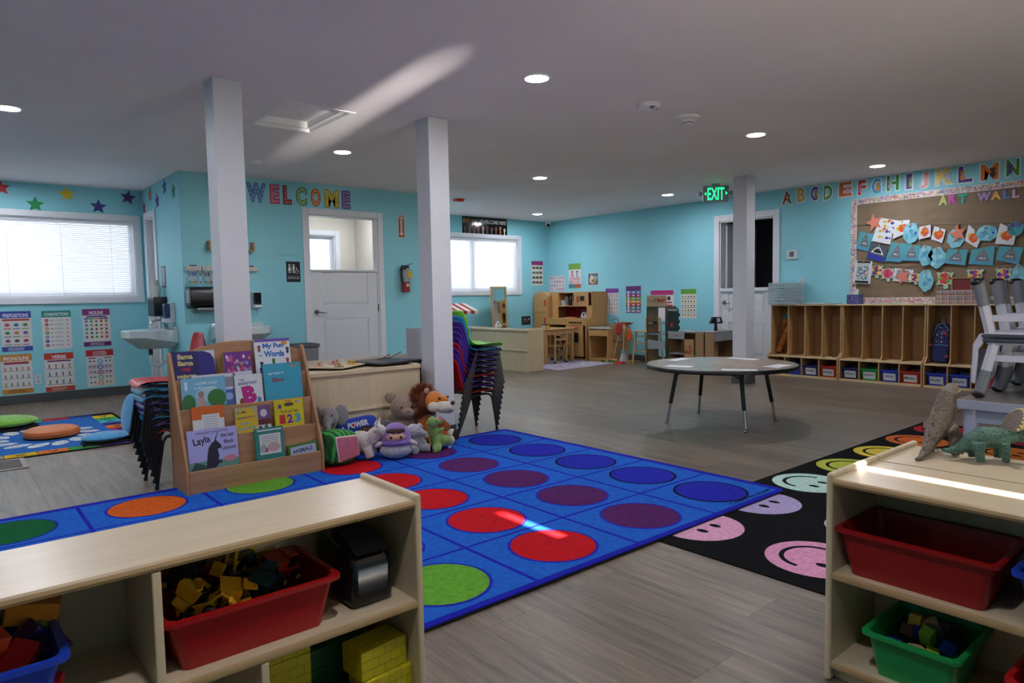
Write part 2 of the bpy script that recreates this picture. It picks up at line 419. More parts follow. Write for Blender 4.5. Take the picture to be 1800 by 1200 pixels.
# the washroom half door
WD_ = C('#d3d5d9', .42)
e = bpy.data.objects.new('door_1', None); COL.objects.link(e); e.location = ((DC[0] + DC[1]) / 2, YC, 0); e['kind'] = 'structure'
a, c = DC[0] - (DC[0] + DC[1]) / 2, DC[1] - (DC[0] + DC[1]) / 2
b = B(WHITE); casing(b, a, c, 0, DC[3], .07, -.018, 0, True)
b.box(a - .002, a + .018, 0, .1, 0, DC[3]); b.box(c - .018, c + .002, 0, .1, 0, DC[3]); b.box(a, c, 0, .1, DC[3] - .018, DC[3])
b.o('door_frame', e, bev=.003, smooth=False)
def leaf(b, a, c, z1, panels, y0=.012, y1=.05):
    """door leaf with real recessed panels: stiles and rails round sunk fields"""
    us = [a] + [v for p in panels for v in p[:2]][:2] + [c]
    b.box(a, c, y0 + .012, y1, .01, z1)
    x0, x1 = panels[0][0], panels[0][1]
    b.box(a, x0, y0, y0 + .012, .01, z1); b.box(x1, c, y0, y0 + .012, .01, z1)
    zz = [.01] + [v for p in panels for v in p[2:]] + [z1]
    for i in range(0, len(zz), 2): b.box(x0, x1, y0, y0 + .012, zz[i], zz[i + 1])
    for (x0, x1, z0, z1_) in panels:
        i = .03; b.add([(x0, y0 + .012, z0), (x1, y0 + .012, z0), (x1, y0 + .012, z1_), (x0, y0 + .012, z1_), (x0 + i, y0 + .003, z0 + i), (x1 - i, y0 + .003, z0 + i), (x1 - i, y0 + .003, z1_ - i), (x0 + i, y0 + .003, z1_ - i)],
                       [(0, 1, 5, 4), (1, 2, 6, 5), (2, 3, 7, 6), (3, 0, 4, 7), (4, 5, 6, 7)])
b = B(WD_); leaf(b, a + .022, c - .022, 1.425, [(a + .16, c - .15, .22, .86), (a + .16, c - .15, 1.03, 1.42)])
b.o('door_leaf', e, smooth=False)
B(WD_).box(a + .018, c - .018, -.012, .06, 1.425, 1.447).o('door_ledge', e, bev=.003, smooth=False)
def lever(par, x, z, s=1, y=.012):
    b = B(CHROME); b.cyl((x, y, z), (x, y - .012, z), .032, .028, 20); b.cyl((x, y - .012, z), (x, y - .05, z), .011, n=12)
    b.tube([(x, y - .05, z), (x + s * .03, y - .053, z - .002), (x + s * .07, y - .05, z - .012), (x + s * .11, y - .045, z - .006)], [.011, .009, .008, .006], 10)
    b.o('door_handle', par)
lever(e, a + .075, .945)
for z in (.2, .98): B(C('#55565a', .3, 1)).cyl((c - .014, .004, z - .045), (c - .014, .004, z + .045), .007, n=8).o('hinge', e)
# right half door
e = bpy.data.objects.new('door_2', None); COL.objects.link(e); e.location = (XF, (DF[0] + DF[1]) / 2, 0); e.rotation_euler = (0, 0, RW); e['kind'] = 'structure'
w2 = (DF[1] - DF[0]) / 2
b = B(WHITE); casing(b, -w2, w2, 0, DF[3], .085, -.018, 0, True)
b.box(-w2 - .002, -w2 + .018, 0, .12, 0, DF[3]); b.box(w2 - .018, w2 + .002, 0, .12, 0, DF[3]); b.box(-w2, w2, 0, .12, DF[3] - .018, DF[3])
b.o('door_frame', e, bev=.003, smooth=False)
b = B(WD_); leaf(b, -w2 + .022, w2 - .022, 1.1, [(-w2 + .14, w2 - .14, .2, .66), (-w2 + .14, w2 - .14, .8, 1.08)]); b.o('door_leaf', e, smooth=False)
B(WD_).box(-w2 + .018, w2 - .018, -.014, .06, 1.1, 1.15).o('door_ledge', e, bev=.004, smooth=False)
lever(e, -w2 + .075, .945)
u = prop(B(WD_).box(0, .04, 0, .78, 1.15, 2.08).o('upper_door_leaf', e, smooth=False, loc=(-w2 + .02, .1, 0)))
# narrow door opening in the side of the partition
e = bpy.data.objects.new('door_3', None); COL.objects.link(e); e.location = (XB, (DB[0] + DB[1]) / 2, 0); e.rotation_euler = (0, 0, RW); e['kind'] = 'structure'
w3 = (DB[1] - DB[0]) / 2
b = B(WHITE); casing(b, -w3, w3, 0, DB[3], .075, -.018, 0, True)
b.box(-w3 - .002, -w3 + .016, 0, .1, 0, DB[3]); b.box(w3 - .016, w3 + .002, 0, .1, 0, DB[3]); b.box(-w3, w3, 0, .1, DB[3] - .016, DB[3]); b.o('door_frame', e, bev=.003, smooth=False)
b = B(C('#b9bcc2', .5)); leaf(b, -w3 + .02, w3 - .02, 2.06, [(-w3 + .1, w3 - .1, .25, .9), (-w3 + .1, w3 - .1, 1.05, 1.9)], .05, .085); b.o('door_leaf', e, smooth=False)

# ---------------------------------------------------------------- ceiling fittings
LED = C('#f4f6ff', .5, emit=185)
n_ = 0
def downlight(x, y, label):
    t = thing('recessed_light', label, 'light', (x, y, H), group='recessed ceiling lights')
    b = B(C('#e2e2e4', .4)); b.lathe([(.072, -.004), (.074, -.007), (.09, -.004), (.092, -.0002), (.072, -.0002), (.072, -.004)], n=28, cap=False); b.o('trim_ring', t)
    B(LED).lathe([(.001, -.0025), (.072, -.0025), (.072, -.001), (.001, -.001)], n=28).o('lens', t, smooth=False)
LABS = {(2.93, 3.2): 'round recessed ceiling light nearest the middle of the room, largest in view', (2.93, 5.85): 'round recessed ceiling light just beyond the attic hatch',
        (5.38, 5.85): 'round recessed ceiling light between the hatch and the far corner', (5.47, 3.2): 'round recessed ceiling light beyond the two smoke detectors',
        (7.95, 3.2): 'round recessed ceiling light above the art wall', (7.75, 5.85): 'round recessed ceiling light near the exit sign',
        (7.7, 8.45): 'round recessed ceiling light by the security camera in the far corner', (.45, 5.85): 'round recessed ceiling light above the left window area'}
for (x, y), l in LABS.items(): downlight(x, y, l)
downlight(.45, .6, 'round recessed ceiling light behind the viewpoint, left'); downlight(2.93, .6, 'round recessed ceiling light behind the viewpoint, middle')
downlight(-2, 3.2, 'round recessed ceiling light near the left wall, front'); downlight(-2, 5.85, 'round recessed ceiling light near the left wall, rear')
downlight(.45, 3.2, 'round recessed ceiling light over the left foreground'); downlight(5.38, 8.45, 'round recessed ceiling light hidden behind the second column')
downlight(4.2, 8.35, 'round recessed light in the washroom ceiling'); downlight(.45, 8.45, 'round recessed ceiling light by the left window')
PLASTW = C('#e6e3e6', .45)
t = thing('smoke_detector', 'flat white disc detector with two dark vents on the ceiling', 'smoke detector', (3.97, 3.16, H))
B(PLASTW).lathe([(.001, -.042), (.045, -.042), (.075, -.03), (.085, -.008), (.088, -.0002), (.001, -.0002)], n=28).o('housing', t)
b = B(BLACK)
for a in (-2.3, -.9):
    for i in range(4):
        b = B(BLACK); q = a + i * .12; b.add([(.05 * cos(q), .05 * sin(q), -.0425), (.05 * cos(q + .08), .05 * sin(q + .08), -.0425), (.078 * cos(q + .08), .078 * sin(q + .08), -.029), (.078 * cos(q), .078 * sin(q), -.029)], [(3, 2, 1, 0)]); b.o('vent', t, smooth=False)
t = thing('smoke_detector', 'white two-tier detector with a slotted lower ring on the ceiling', 'smoke detector', (4.49, 3.2, H))
B(PLASTW).lathe([(.001, -.03), (.05, -.03), (.06, -.022), (.085, -.014), (.088, -.0002), (.001, -.0002)], n=28).o('base_plate', t)
h_ = B(PLASTW).lathe([(.001, -.062), (.03, -.062), (.035, -.058), (.035, -.053), (.045, -.045), (.052, -.03), (.001, -.03)], n=24).o('sensor_head', t)
b = B(BLACK)
for i in range(16):
    q = i * pi / 8; b.add([(.037 * cos(q), .037 * sin(q), -.0525), (.037 * cos(q + .22), .037 * sin(q + .22), -.0525), (.046 * cos(q + .22), .046 * sin(q + .22), -.0452), (.046 * cos(q), .046 * sin(q), -.0452)], [(3, 2, 1, 0)])
b.o('slot', h_, smooth=False)
prop(B(PLASTW).lathe([(.001, -.03), (.03, -.03), (.05, -.02), (.052, -.0002), (.001, -.0002)], n=20).o('ceiling_sensor', loc=(2.45, 6.72, H)), 'small white ceiling disc between the two near columns', 'sensor')
t = thing('fire_strobe', 'red and white fire strobe on the ceiling, half hidden by the second column', 'fire alarm', (5.6, 7.75, H))
B(C('#c7392c', .4)).lathe([(.001, -.04), (.07, -.035), (.09, -.0002), (.001, -.0002)], n=24).o('housing', t); B(C('#e6e6e8', .3)).lathe([(.001, -.055), (.04, -.05), (.05, -.038), (.001, -.038)], n=20).o('lens', t)
t = thing('security_camera', 'small white turret security camera in the far ceiling corner', 'camera', (8.6, 9.15, H))
B(PLASTW).lathe([(.001, -.04), (.05, -.04), (.062, -.0002), (.001, -.0002)], n=20).o('mount', t)
B(PLASTW).ell((-.01, -.015, -.06), .05, 16, 10).o('ball', t); B(BLACK).cyl((-.035, -.045, -.075), (-.05, -.06, -.085), .028, n=16).o('lens', t)
# exit sign
t = thing('exit_sign', 'green lit exit sign with arrows hanging from the ceiling', 'exit sign', (7.5, 4.93, H), rz=radians(-50))
G = C('#94979a', .4)
B(G).box(-.045, .045, -.02, .02, -.025, 0).o('canopy', t, smooth=False)
B(G).box(-.155, .155, -.022, .022, -.225, -.025).o('housing', t, bev=.006, smooth=False)
b = B(C('#18e07e', .5, emit=1.5)); b.word('EXIT', -.1, -.2, .2, .15, -.0228, .012)
b.poly([(-.115, -.1), (-.14, -.122), (-.115, -.145), (-.115, -.128), (-.123, -.122), (-.115, -.117)], -.0228); b.poly([(.115, -.1), (.115, -.117), (.123, -.122), (.115, -.128), (.115, -.145), (.14, -.122)], -.0228)
b.o('lettering', t, smooth=False)
for s in (-1, 1): B(G).lathe([(.001, -.02), (.026, -.018), (.03, 0), (.026, .02), (.001, .02)], (s * .185, 0, -.12), 16, 'y').o('lamp_head', t)
# ================================================================ THINGS ON THE WALLS, LEFT AND CENTRE
def star_poly(r, a0=pi / 2, q=.45):
    return [((r if i % 2 == 0 else r * q) * cos(a0 + i * pi / 5), (r if i % 2 == 0 else r * q) * sin(a0 + i * pi / 5)) for i in range(10)]
def wstar(x, y, z, rz, col, label, r=.088, tilt=0):
    o = B(C(col, .5)).prism(star_poly(r, pi / 2 + tilt), -.004, 0).o('paper_star', smooth=False, loc=(x, y, z), rot=(0, 0, rz))
    prop(o, label, 'star', 'paper stars under the ceiling')
for x, z, c, l, t in ((.613, 2.362, '#c8302c', 'red paper star at the left edge above the left window', .1), (.91, 2.206, '#1c8a4e', 'green paper star above the left window', -.02), (1.211, 2.343, '#d8b820', 'yellow paper star above the left window', .1),
                    (1.519, 2.224, '#2c2478', 'indigo paper star above the left window', -.06), (1.833, 2.353, '#43206f', 'dark purple paper star in the corner above the left window', -.15)):
    wstar(x, YB, z, 0, c, l, tilt=t)
for y, z, c, l in ((9.152, 2.225, '#b23a40', 'red paper star over the narrow doorway'), (8.832, 2.347, '#c86a2e', 'orange paper star over the narrow doorway'), (8.517, 2.235, '#4a2a80', 'purple paper star touching the narrow door frame'),
                 (8.181, 2.349, '#3a49a0', 'blue paper star right of the narrow doorway'), (7.826, 2.255, '#1f8a68', 'teal green paper star nearest the partition corner')):
    wstar(XB, y, z, RW, c, l, tilt=.1)
def figure(b, x, z, s, col, hair='#3a2318', y=-.0022):
    b.c(col).rect(x - s * .3, x + s * .3, z - s * .9, z + .1 * s, y); b.c('#c99a78').disc(x, z + s * .4, s * .36, y, n=8); b.c(hair).disc(x, z + s * .62, s * .34, y - .0002, s * .2, n=8)
PAL = ['#b23a40', '#2f6d9c', '#3b8a4e', '#c9843a', '#7a4a8c', '#4a4f58']
def bars(b, x0, x1, z0, z1, n, col, y=-.0022):
    b.c(col); st = (z1 - z0) / n
    for i in range(n): b.rect(x0, x0 + (x1 - x0) * (.75 + .25 * rnd.random()), z1 - (i + .75) * st, z1 - (i + .3) * st, y)
def poster(name, label, loc, rz, w, h, hdr, title, hh=.17, foot=None, fh=.12, sheet='#d6d4d2', paint=None, tcol='#e8e4ee', group='classroom posters', cat='poster'):
    t = thing(name, label, cat, loc, rz, group)
    B(C(sheet, .5, kind='paper')).box(-w / 2, w / 2, -.0016, 0, 0, h).o('sheet', t, smooth=False)
    if hdr:
        B(C(hdr, .5)).rect(-w / 2, w / 2, h * (1 - hh), h, -.002).o('header_band', t, smooth=False)
        if foot: B(C(foot, .5)).rect(-w / 2, w / 2, 0, h * fh, -.002).o('footer_band', t, smooth=False)
    if title:
        L = title.split('\n'); n = len(L); band = h * hh
        for i, s in enumerate(L):
            tw = w * .82 if len(s) > 6 else w * .5; zz = h - band * (.2 + .7 * (i + 1) / n) + .02 * band
            B(C(tcol, .5)).word(s, -tw / 2, zz, tw, band * .55 / n, -.0024, .02).o('lettering', t, smooth=False)
    if paint:
        b = B(); paint(b, w, h); o = b.o('printed_pictures', t, smooth=False); o['kind'] = 'stuff'
    return t
def pt_grid(nx, ny, z0, z1, fig=True):
    def f(b, w, h):
        for j in range(ny):
            for i in range(nx):
                x = -w / 2 + w * (i + .7) / (nx + .4); z = h * (z1 - (j + .5) * (z1 - z0) / ny); s = min(w / nx, h * (z1 - z0) / ny) * .34
                if fig: figure(b, x, z + s * .2, s, PAL[(i * 3 + j) % 6])
                else: b.c(PAL[(i + j * 2) % 6]).disc(x, z + s * .3, s * .8, -.0022, s * .6, n=8)
                b.c(PAL[(i + j) % 6]).rect(x - s * 1.1, x + s * 1.1, z - s * 1.25, z - s * .95, -.0022)
    return f
def pt_prep(b, w, h):
    b.c('#b8443a').rect(-w * .44, w * .44, h * .76, h * .81, -.0022); pt_grid(3, 3, .14, .74, False)(b, w, h)
    bars(b, -w * .3, w * .3, h * .015, h * .1, 3, '#c6c9d8', -.0024)
def pt_conj(b, w, h):
    for i, (ch, c) in enumerate(zip('FANBOYS', ('#b5333c', '#a8453a', '#c98a4a', '#3b8a4e', '#4f8fc0', '#3a3c98', '#9c3550'))):
        z = h * (.75 - i * .107); b.c(c).disc(-w * .34, z, h * .043, -.0022); b.c('#e6e4e2').word(ch, -w * .36, z - h * .02, w * .04, h * .04, -.0026, .02)
        bars(b, -w * .22, -w * .12, z - .008, z + .008, 1, '#4a4a50'); bars(b, -w * .08, w * .25, z - .008, z + .008, 2, '#8c8c92'); b.c('#a23a44').disc(w * .36, z, h * .02, -.0022, h * .014, n=8)
def pt_noun(b, w, h):
    for i, c in enumerate(('#c6d3e4', '#cfdcc6', '#e0dcc8', '#e6d2bc', '#e2c4c6')):
        x0 = -w * .45 + i * w * .18; b.c(c).rect(x0, x0 + w * .165, h * .17, h * .76, -.0019); b.c(PAL[(i + 1) % 6]).rect(x0, x0 + w * .165, h * .72, h * .76, -.0022)
        for j in range(5): b.c(PAL[(i * 2 + j) % 6]).disc(x0 + w * .08, h * (.67 - j * .105), w * .05, -.0023, w * .05, n=8)
    b.c('#3d2a78').rect(-w * .36, w * .38, h * .775, h * .81, -.0022); bars(b, -w * .28, w * .3, h * .02, h * .1, 2, '#c6b9cc', -.0024)
def pt_pron(b, w, h):
    b.c('#a03a44').rect(-w * .4, w * .4, h * .75, h * .81, -.0022); pt_grid(5, 3, .14, .73)(b, w, h); bars(b, -w * .3, w * .3, h * .02, h * .1, 3, '#6a4a1c', -.0024)
def pt_verb(b, w, h):
    b.c('#7a2a58').rect(-w * .4, w * .4, h * .77, h * .81, -.0022); pt_grid(4, 3, .14, .75)(b, w, h); bars(b, -w * .3, w * .3, h * .02, h * .1, 3, '#d8b9ae', -.0024)
def pt_vowel(b, w, h):
    for i, (ch, c, bgc) in enumerate(zip('aeiou', ('#3f8fc8', '#2b3f94', '#7c1f4c', '#4a9a44', '#c8793a'), ('#d6d6d6', '#c0b9c8', '#d3b6c4', '#d4d8d0', '#dcd2c4'))):
        z = h * (.68 - i * .145); b.c(bgc).rect(-w * .45, w * .45, z - h * .06, z + h * .06, -.0019); b.c(c).disc(0, z, h * .065, -.0022, n=16); b.c('#e8e8ec').disc(0, z, h * .042, -.0024, n=14)
        b.c(c).word(ch, -w * .035, z - h * .02, w * .07, h * .042, -.0027, .02)
        for s in (-1, 1):
            for k in (.22, .36): b.c(PAL[(i * 2 + int(k * 50) + s) % 6]).disc(s * w * k, z + .005, w * .045, -.0023, w * .035, n=7)
    b.c('#a03340').rect(-w * .42, -w * .16, h * .765, h * .79, -.0022).rect(w * .16, w * .42, h * .765, h * .79, -.0022)
for nm, x, z, w, h, hd, ti, ft, pf, lb in (
    ('PREPOSITIONS', .665, .585, .277, .44, '#3547a0', 'PREPOSITIONS', '#35469c', pt_prep, 'grammar poster with a dark blue header and footer, top left under the left window'),
    ('CONJ', 1.04, .585, .28, .437, '#1f8a7a', 'CONJUNCTIONS', None, pt_conj, 'grammar poster with a green header and seven lettered circles, under the left window'),
    ('NOUN', 1.432, .595, .28, .437, '#82226c', 'NOUNS', '#5e1f68', pt_noun, 'grammar poster with a magenta header and five pastel columns, under the left window'),
    ('PRON', .645, .115, .28, .435, '#c9832c', 'PRONOUNS', '#c08027', pt_pron, 'grammar poster with an orange header and rows of people, beside the wall outlet'),
    ('VERB', 1.04, .105, .28, .437, '#c23a28', 'VERBS', '#b8392b', pt_verb, 'grammar poster with an orange red header and footer, bottom middle under the left window'),
    ('VOW', 1.445, .12, .28, .432, '#b3202a', 'VOWEL\nSOUNDS', None, pt_vowel, 'phonics poster with a red header and five coloured circles, nearest the left sink')):
    poster('wall_poster', lb, (x, YB, z), 0, w, h, hd, ti, foot=ft, paint=pf)
def outlet(name, label, cat, loc, rz, w=.07, h=.115, sw=False):
    t = thing(name, label, cat, loc, rz)
    B(C('#c4cdd2', .4)).box(-w / 2, w / 2, -.006, 0, 0, h).o('cover_plate', t, bev=.003, smooth=False)
    b = B(C('#aab3b8', .4))
    if sw: b.box(-.012, .012, -.012, -.006, h / 2 - .03, h / 2 + .03)
    else:
        for z in (h * .3, h * .7): b.box(-.016, .016, -.0075, -.006, z - .014, z + .014)
    b.o('rocker' if sw else 'socket_pair', t, smooth=False)
outlet('wall_outlet', 'white wall outlet between two lower grammar posters', 'outlet', (.832, YB, .2), 0)
# WELCOME letters, marquee style with bulbs
for ch, x0, x1, c, e, nm in zip('WELCOME', (2.66, 2.92, 3.07, 3.22, 3.4, 3.57, 3.79), (2.88, 3.03, 3.17, 3.35, 3.52, 3.75, 3.9), ('#5b86c4', '#d9607f', '#b8323e', '#8fb070', '#dc8038', '#d8b93c', '#8a5aa8'), ('#2f5a9c', '#b03a68', '#7e1f28', '#4c8040', '#b85a20', '#b09428', '#5f3580'), ('blue', 'pink', 'dark red', 'green', 'orange', 'yellow', 'purple')):
    t = thing('wall_letter', '%s cut-out marquee letter %s on the partition wall' % (nm, ch), 'letter', ((x0 + x1) / 2, YC, 2.175), 0, 'welcome letters')
    w = x1 - x0; h = .213
    b = B(C(e, .5)); solid_letter(b, ch, -w / 2, 0, w, h, -.003, 0, .075); b.o('outline', t, smooth=False)
    b = B(C(c, .5)); solid_letter(b, ch, -w / 2 + .012, .012, w - .024, h - .024, -.0045, -.003, .03); b.o('letter_face', t, smooth=False)
    pts = {'W': [(.06, .95), (.1, .7), (.15, .45), (.2, .2), (.27, .08), (.35, .3), (.42, .55), (.5, .8), (.58, .55), (.65, .3), (.73, .08), (.8, .2), (.85, .45), (.9, .7), (.94, .95)],
           'E': [(.14, y) for y in (.06, .24, .41, .58, .76, .94)] + [(.45, .06), (.8, .06), (.45, .94), (.8, .94), (.5, .51), (.75, .51)], 'L': [(.16, y) for y in (.06, .24, .42, .6, .78, .95)] + [(.5, .06), (.85, .06)],
           'C': [(.88, .72), (.72, .92), (.45, .95), (.2, .82), (.09, .6), (.09, .4), (.2, .18), (.45, .05), (.72, .08), (.88, .28)], 'O': [(.5 + .4 * cos(a * pi / 6), .5 + .43 * sin(a * pi / 6)) for a in range(12)],
           'M': [(.08, y) for y in (.08, .36, .64, .92)] + [(.92, y) for y in (.08, .36, .64, .92)] + [(.25, .72), (.38, .45), (.5, .2), (.62, .45), (.75, .72)]}[ch]
    b = B(C('#e8e2c8', .4))
    for (px, pz) in pts: b.ell((-w / 2 + .012 + px * (w - .024), -.0045, .012 + pz * (h - .024)), (.0065, .003, .0065), 8, 4)
    q = b.o('bulb_dots', t); q['kind'] = 'stuff'
# restroom sign
t = thing('restroom_sign', 'black restroom sign with white figures beside the half door', 'sign', (3.155, YC, 1.3))
B(C('#15181d', .4)).box(-.082, .082, -.005, 0, 0, .232).o('sign_plate', t, bev=.004, smooth=False)
b = B(C('#d8d8d8', .5)); y = -.0056
for x, sk in ((-.045, 1), (.005, 0)):
    b.disc(x, .192, .011, y)
    if sk: b.poly([(x - .008, .178), (x + .008, .178), (x + .02, .128), (x - .02, .128)], y); b.rect(x - .009, x - .002, .1, .128, y).rect(x + .002, x + .009, .1, .128, y)
    else: b.rect(x - .014, x + .014, .14, .179, y).rect(x - .011, x - .002, .1, .14, y).rect(x + .002, x + .011, .1, .14, y)
b.rect(-.021, -.019, .1, .2, y); b.disc(.042, .158, .007, y); b.rect(.038, .045, .128, .152, y).rect(.042, .06, .126, .132, y).rect(.056, .064, .105, .13, y)
for i in range(14):
    a = .4 + i * .36; b.poly([(.043 + .016 * cos(a), .114 + .016 * sin(a)), (.043 + .02 * cos(a), .114 + .02 * sin(a)), (.043 + .02 * cos(a + .36), .114 + .02 * sin(a + .36)), (.043 + .016 * cos(a + .36), .114 + .016 * sin(a + .36))], y)
b.rect(-.07, .07, .062, .065, y); b.word('RESTROOM', -.066, .034, .132, .017, y, .01); b.o('lettering', t, smooth=False)
# fire extinguisher and its arrow sign
t = thing('fire_sign', 'narrow red fire extinguisher sign with a white down arrow', 'sign', (4.6, YC, 1.86))
B(C('#d6cfc0', .5)).box(-.047, .047, -.003, 0, 0, .29).o('sign_plate', t, smooth=False)
B(C('#9c2420', .5)).rect(-.04, .04, .008, .282, -.0035).o('red_field', t, smooth=False)
b = B(C('#dcd6c8', .5)).rect(-.014, .014, .06, .235, -.004).poly([(-.03, .06), (0, .02), (.03, .06)], -.004).rect(-.03, .03, .242, .27, -.004); b.c('#9c2420')
b.word('FIRE', -.024, .247, .048, .018, -.0045, .02)
for i, ch in enumerate('EXTINGUISHER'): b.word(ch, -.008, .218 - i * .0135, .016 if ch != 'I' else .004, .011, -.0045, .01) if ch != 'I' else b.rect(-.002, .002, .218 - i * .0135, .229 - i * .0135, -.0045)
b.o('arrow_lettering', t, smooth=False)
t = thing('fire_extinguisher', 'red fire extinguisher with black hose and yellow tag on the partition', 'fire extinguisher', (4.6, YC, 1.165))
b = B(C('#8e1b1d', .3)).lathe([(.001, 0), (.045, 0), (.052, .008), (.052, .13), (.001, .13)], (0, -.07, 0), 24); b.o('cylinder', t)
B(C('#8d9196', .35)).lathe([(.001, .13), (.0522, .13), (.0522, .24), (.04, .275), (.02, .29), (.001, .29)], (0, -.07, 0), 24).o('metal_band', t)
b = B(C('#d8c9a0', .5)); b.lathe([(.001, -.004), (.02, -.004), (.02, 0), (.001, 0)], (0, -.121, .09), 14, 'y'); b.o('gauge_label', t)
b = B(C('#2b1014', .4)).cyl((0, -.07, .285), (0, -.07, .33), .016, n=12); b.box(-.02, .05, -.085, -.055, .315, .335); b.o('valve_head', t)
b = B(CHROME).tube([(-.01, -.07, .335), (.04, -.07, .35), (.1, -.07, .37)], [.009, .008, .006], 8); b.tube([(0, -.07, .32), (.05, -.07, .305), (.1, -.07, .275)], [.007, .006, .005], 8); b.o('handle', t)
B(BLACK).tube([(-.01, -.07, .33), (-.045, -.07, .335), (-.07, -.075, .3), (-.07, -.08, .22), (-.06, -.085, .14), (-.05, -.09, .12)], [.011, .012, .012, .012, .012, .009], 10).o('hose', t)
B(C('#caa41c', .5)).hexa([(.005, -.128, .19), (.065, -.128, .17), (.065, -.126, .17), (.005, -.126, .19), (-.005, -.126, .28), (.055, -.126, .265), (.055, -.124, .265), (-.005, -.124, .28)]).o('inspection_tag', t, smooth=False)
B(C('#44474a', .5)).box(-.02, .02, -.03, 0, .2, .31).o('wall_bracket', t, smooth=False)
# wooden picture ledge half hidden behind the first column
t = thing('wall_shelf', 'short wooden wall shelf half hidden behind the first column', 'shelf', (2.46, YC, 1.63))
B(C('#b08a5a', .5, kind='wood')).box(-.235, .235, -.09, 0, 0, .015).o('shelf_board', t, bev=.002, smooth=False)
for s in (-1, 1): B(C('#b08a5a', .5, kind='woodz')).box(s * .228 - .009, s * .228 + .009, -.09, -.001, .015, .1).o('end_board', t, bev=.002, smooth=False)
# toothbrush racks
def rack(x, label, cols, top):
    t = thing('toothbrush_rack', label, 'rack', (x, YC, 1.415), 0, 'toothbrush racks')
    B(C('#bdbab4', .5)).box(-.075, .075, -.045, 0, 0, .05).o('rack_body', t, bev=.004, smooth=False)
    B(C(top, .5)).box(-.035, .03, -.04, -.01, .05, .062).o('cap_tray', t, bev=.002, smooth=False)
    for i, c in enumerate(cols):
        if not c: continue
        xx = -.048 + i * .026
        b = B(C('#d2d2d6', .4)); b.box(xx - .004, xx + .004, -.054, -.048, -.02, .03); b.c(c).box(xx - .0055, xx + .0055, -.055, -.047, -.055, -.02); b.c('#cfc9c6').box(xx - .005, xx + .005, -.0545, -.0475, -.105, -.055)
        b.c(['#3b7a4a', '#c9863a', '#8a4a2c', '#3a3f4c', '#b0622c'][i]).box(xx - .006, xx + .006, -.056, -.047, -.135, -.105); b.o('toothbrush', t, bev=.0015, smooth=False)
rack(2.075, 'white toothbrush rack left of the first column, holding four brushes', ('#a02c48', '#2c4aa0', '#27409c', None, '#a83044'), '#2e2c2e')
rack(2.235, 'white toothbrush rack right next to the four brush rack, by the first column', ('#a02c3c', '#23306c', '#c9a83a', '#2b3e94', '#7a3a6a'), '#c6c8cc')
rack(2.665, 'white toothbrush rack showing just right of the first column', (None, None, None, None, None), '#2e2c2e')
# wide black towel dispenser, soap dispenser, second sink
t = thing('paper_towel_dispenser', 'wide black paper towel dispenser on the partition left of the first column', 'dispenser', (2.17, YC, 1.03))
b = B(C('#101114', .3)); b.prismx([(0, .0), (-.15, .02), (-.17, .06), (-.17, .17), (-.14, .215), (0, .22)], -.175, .2); b.o('cover', t, bev=.01)
B(C('#7d8284', .5)).prismx([(0, 0), (-.16, 0), (-.17, -.02), (-.1, -.045), (0, -.05)], -.11, .2).o('tray', t, bev=.004)
B(C('#8d9094', .4)).rect(.03, .075, .183, .19, -.1712).rect(.035, .07, .062, .066, -.1715).o('logo_strip', t, smooth=False)
B(C('#9aa3a8', .4)).box(-.179, -.17, -.12, -.02, .05, .19).o('side_window', t, bev=.003, smooth=False)
def soap(loc, rz, label, w=.09, h=.18, fill='#1a2440'):
    t = thing('soap_dispenser', label, 'dispenser', loc, rz)
    B(C('#c3c7ca', .4)).box(-w / 2, w / 2, -.05, 0, 0, h).o('back_housing', t, bev=.006, smooth=False)
    B(C(fill, .15)).box(-w / 2 + .006, w / 2 - .006, -.1, -.05, h * .26, h * .96).o('tank', t, bev=.01, smooth=False)
    B(C('#c9ccd0', .4)).prismx([(-.05, 0), (-.115, .01), (-.115, h * .2), (-.05, h * .26)], -w / 2 + .004, w / 2 - .004).o('push_bar', t, bev=.004, smooth=False)
    B(C('#b6b9bd', .4)).cyl((0, -.08, -.012), (0, -.08, .004), .01, n=10).o('nozzle', t)
    return t
soap((2.705, YC, 1.01), 0, 'white soap dispenser with a black tank just right of the first column', fill='#15161a')
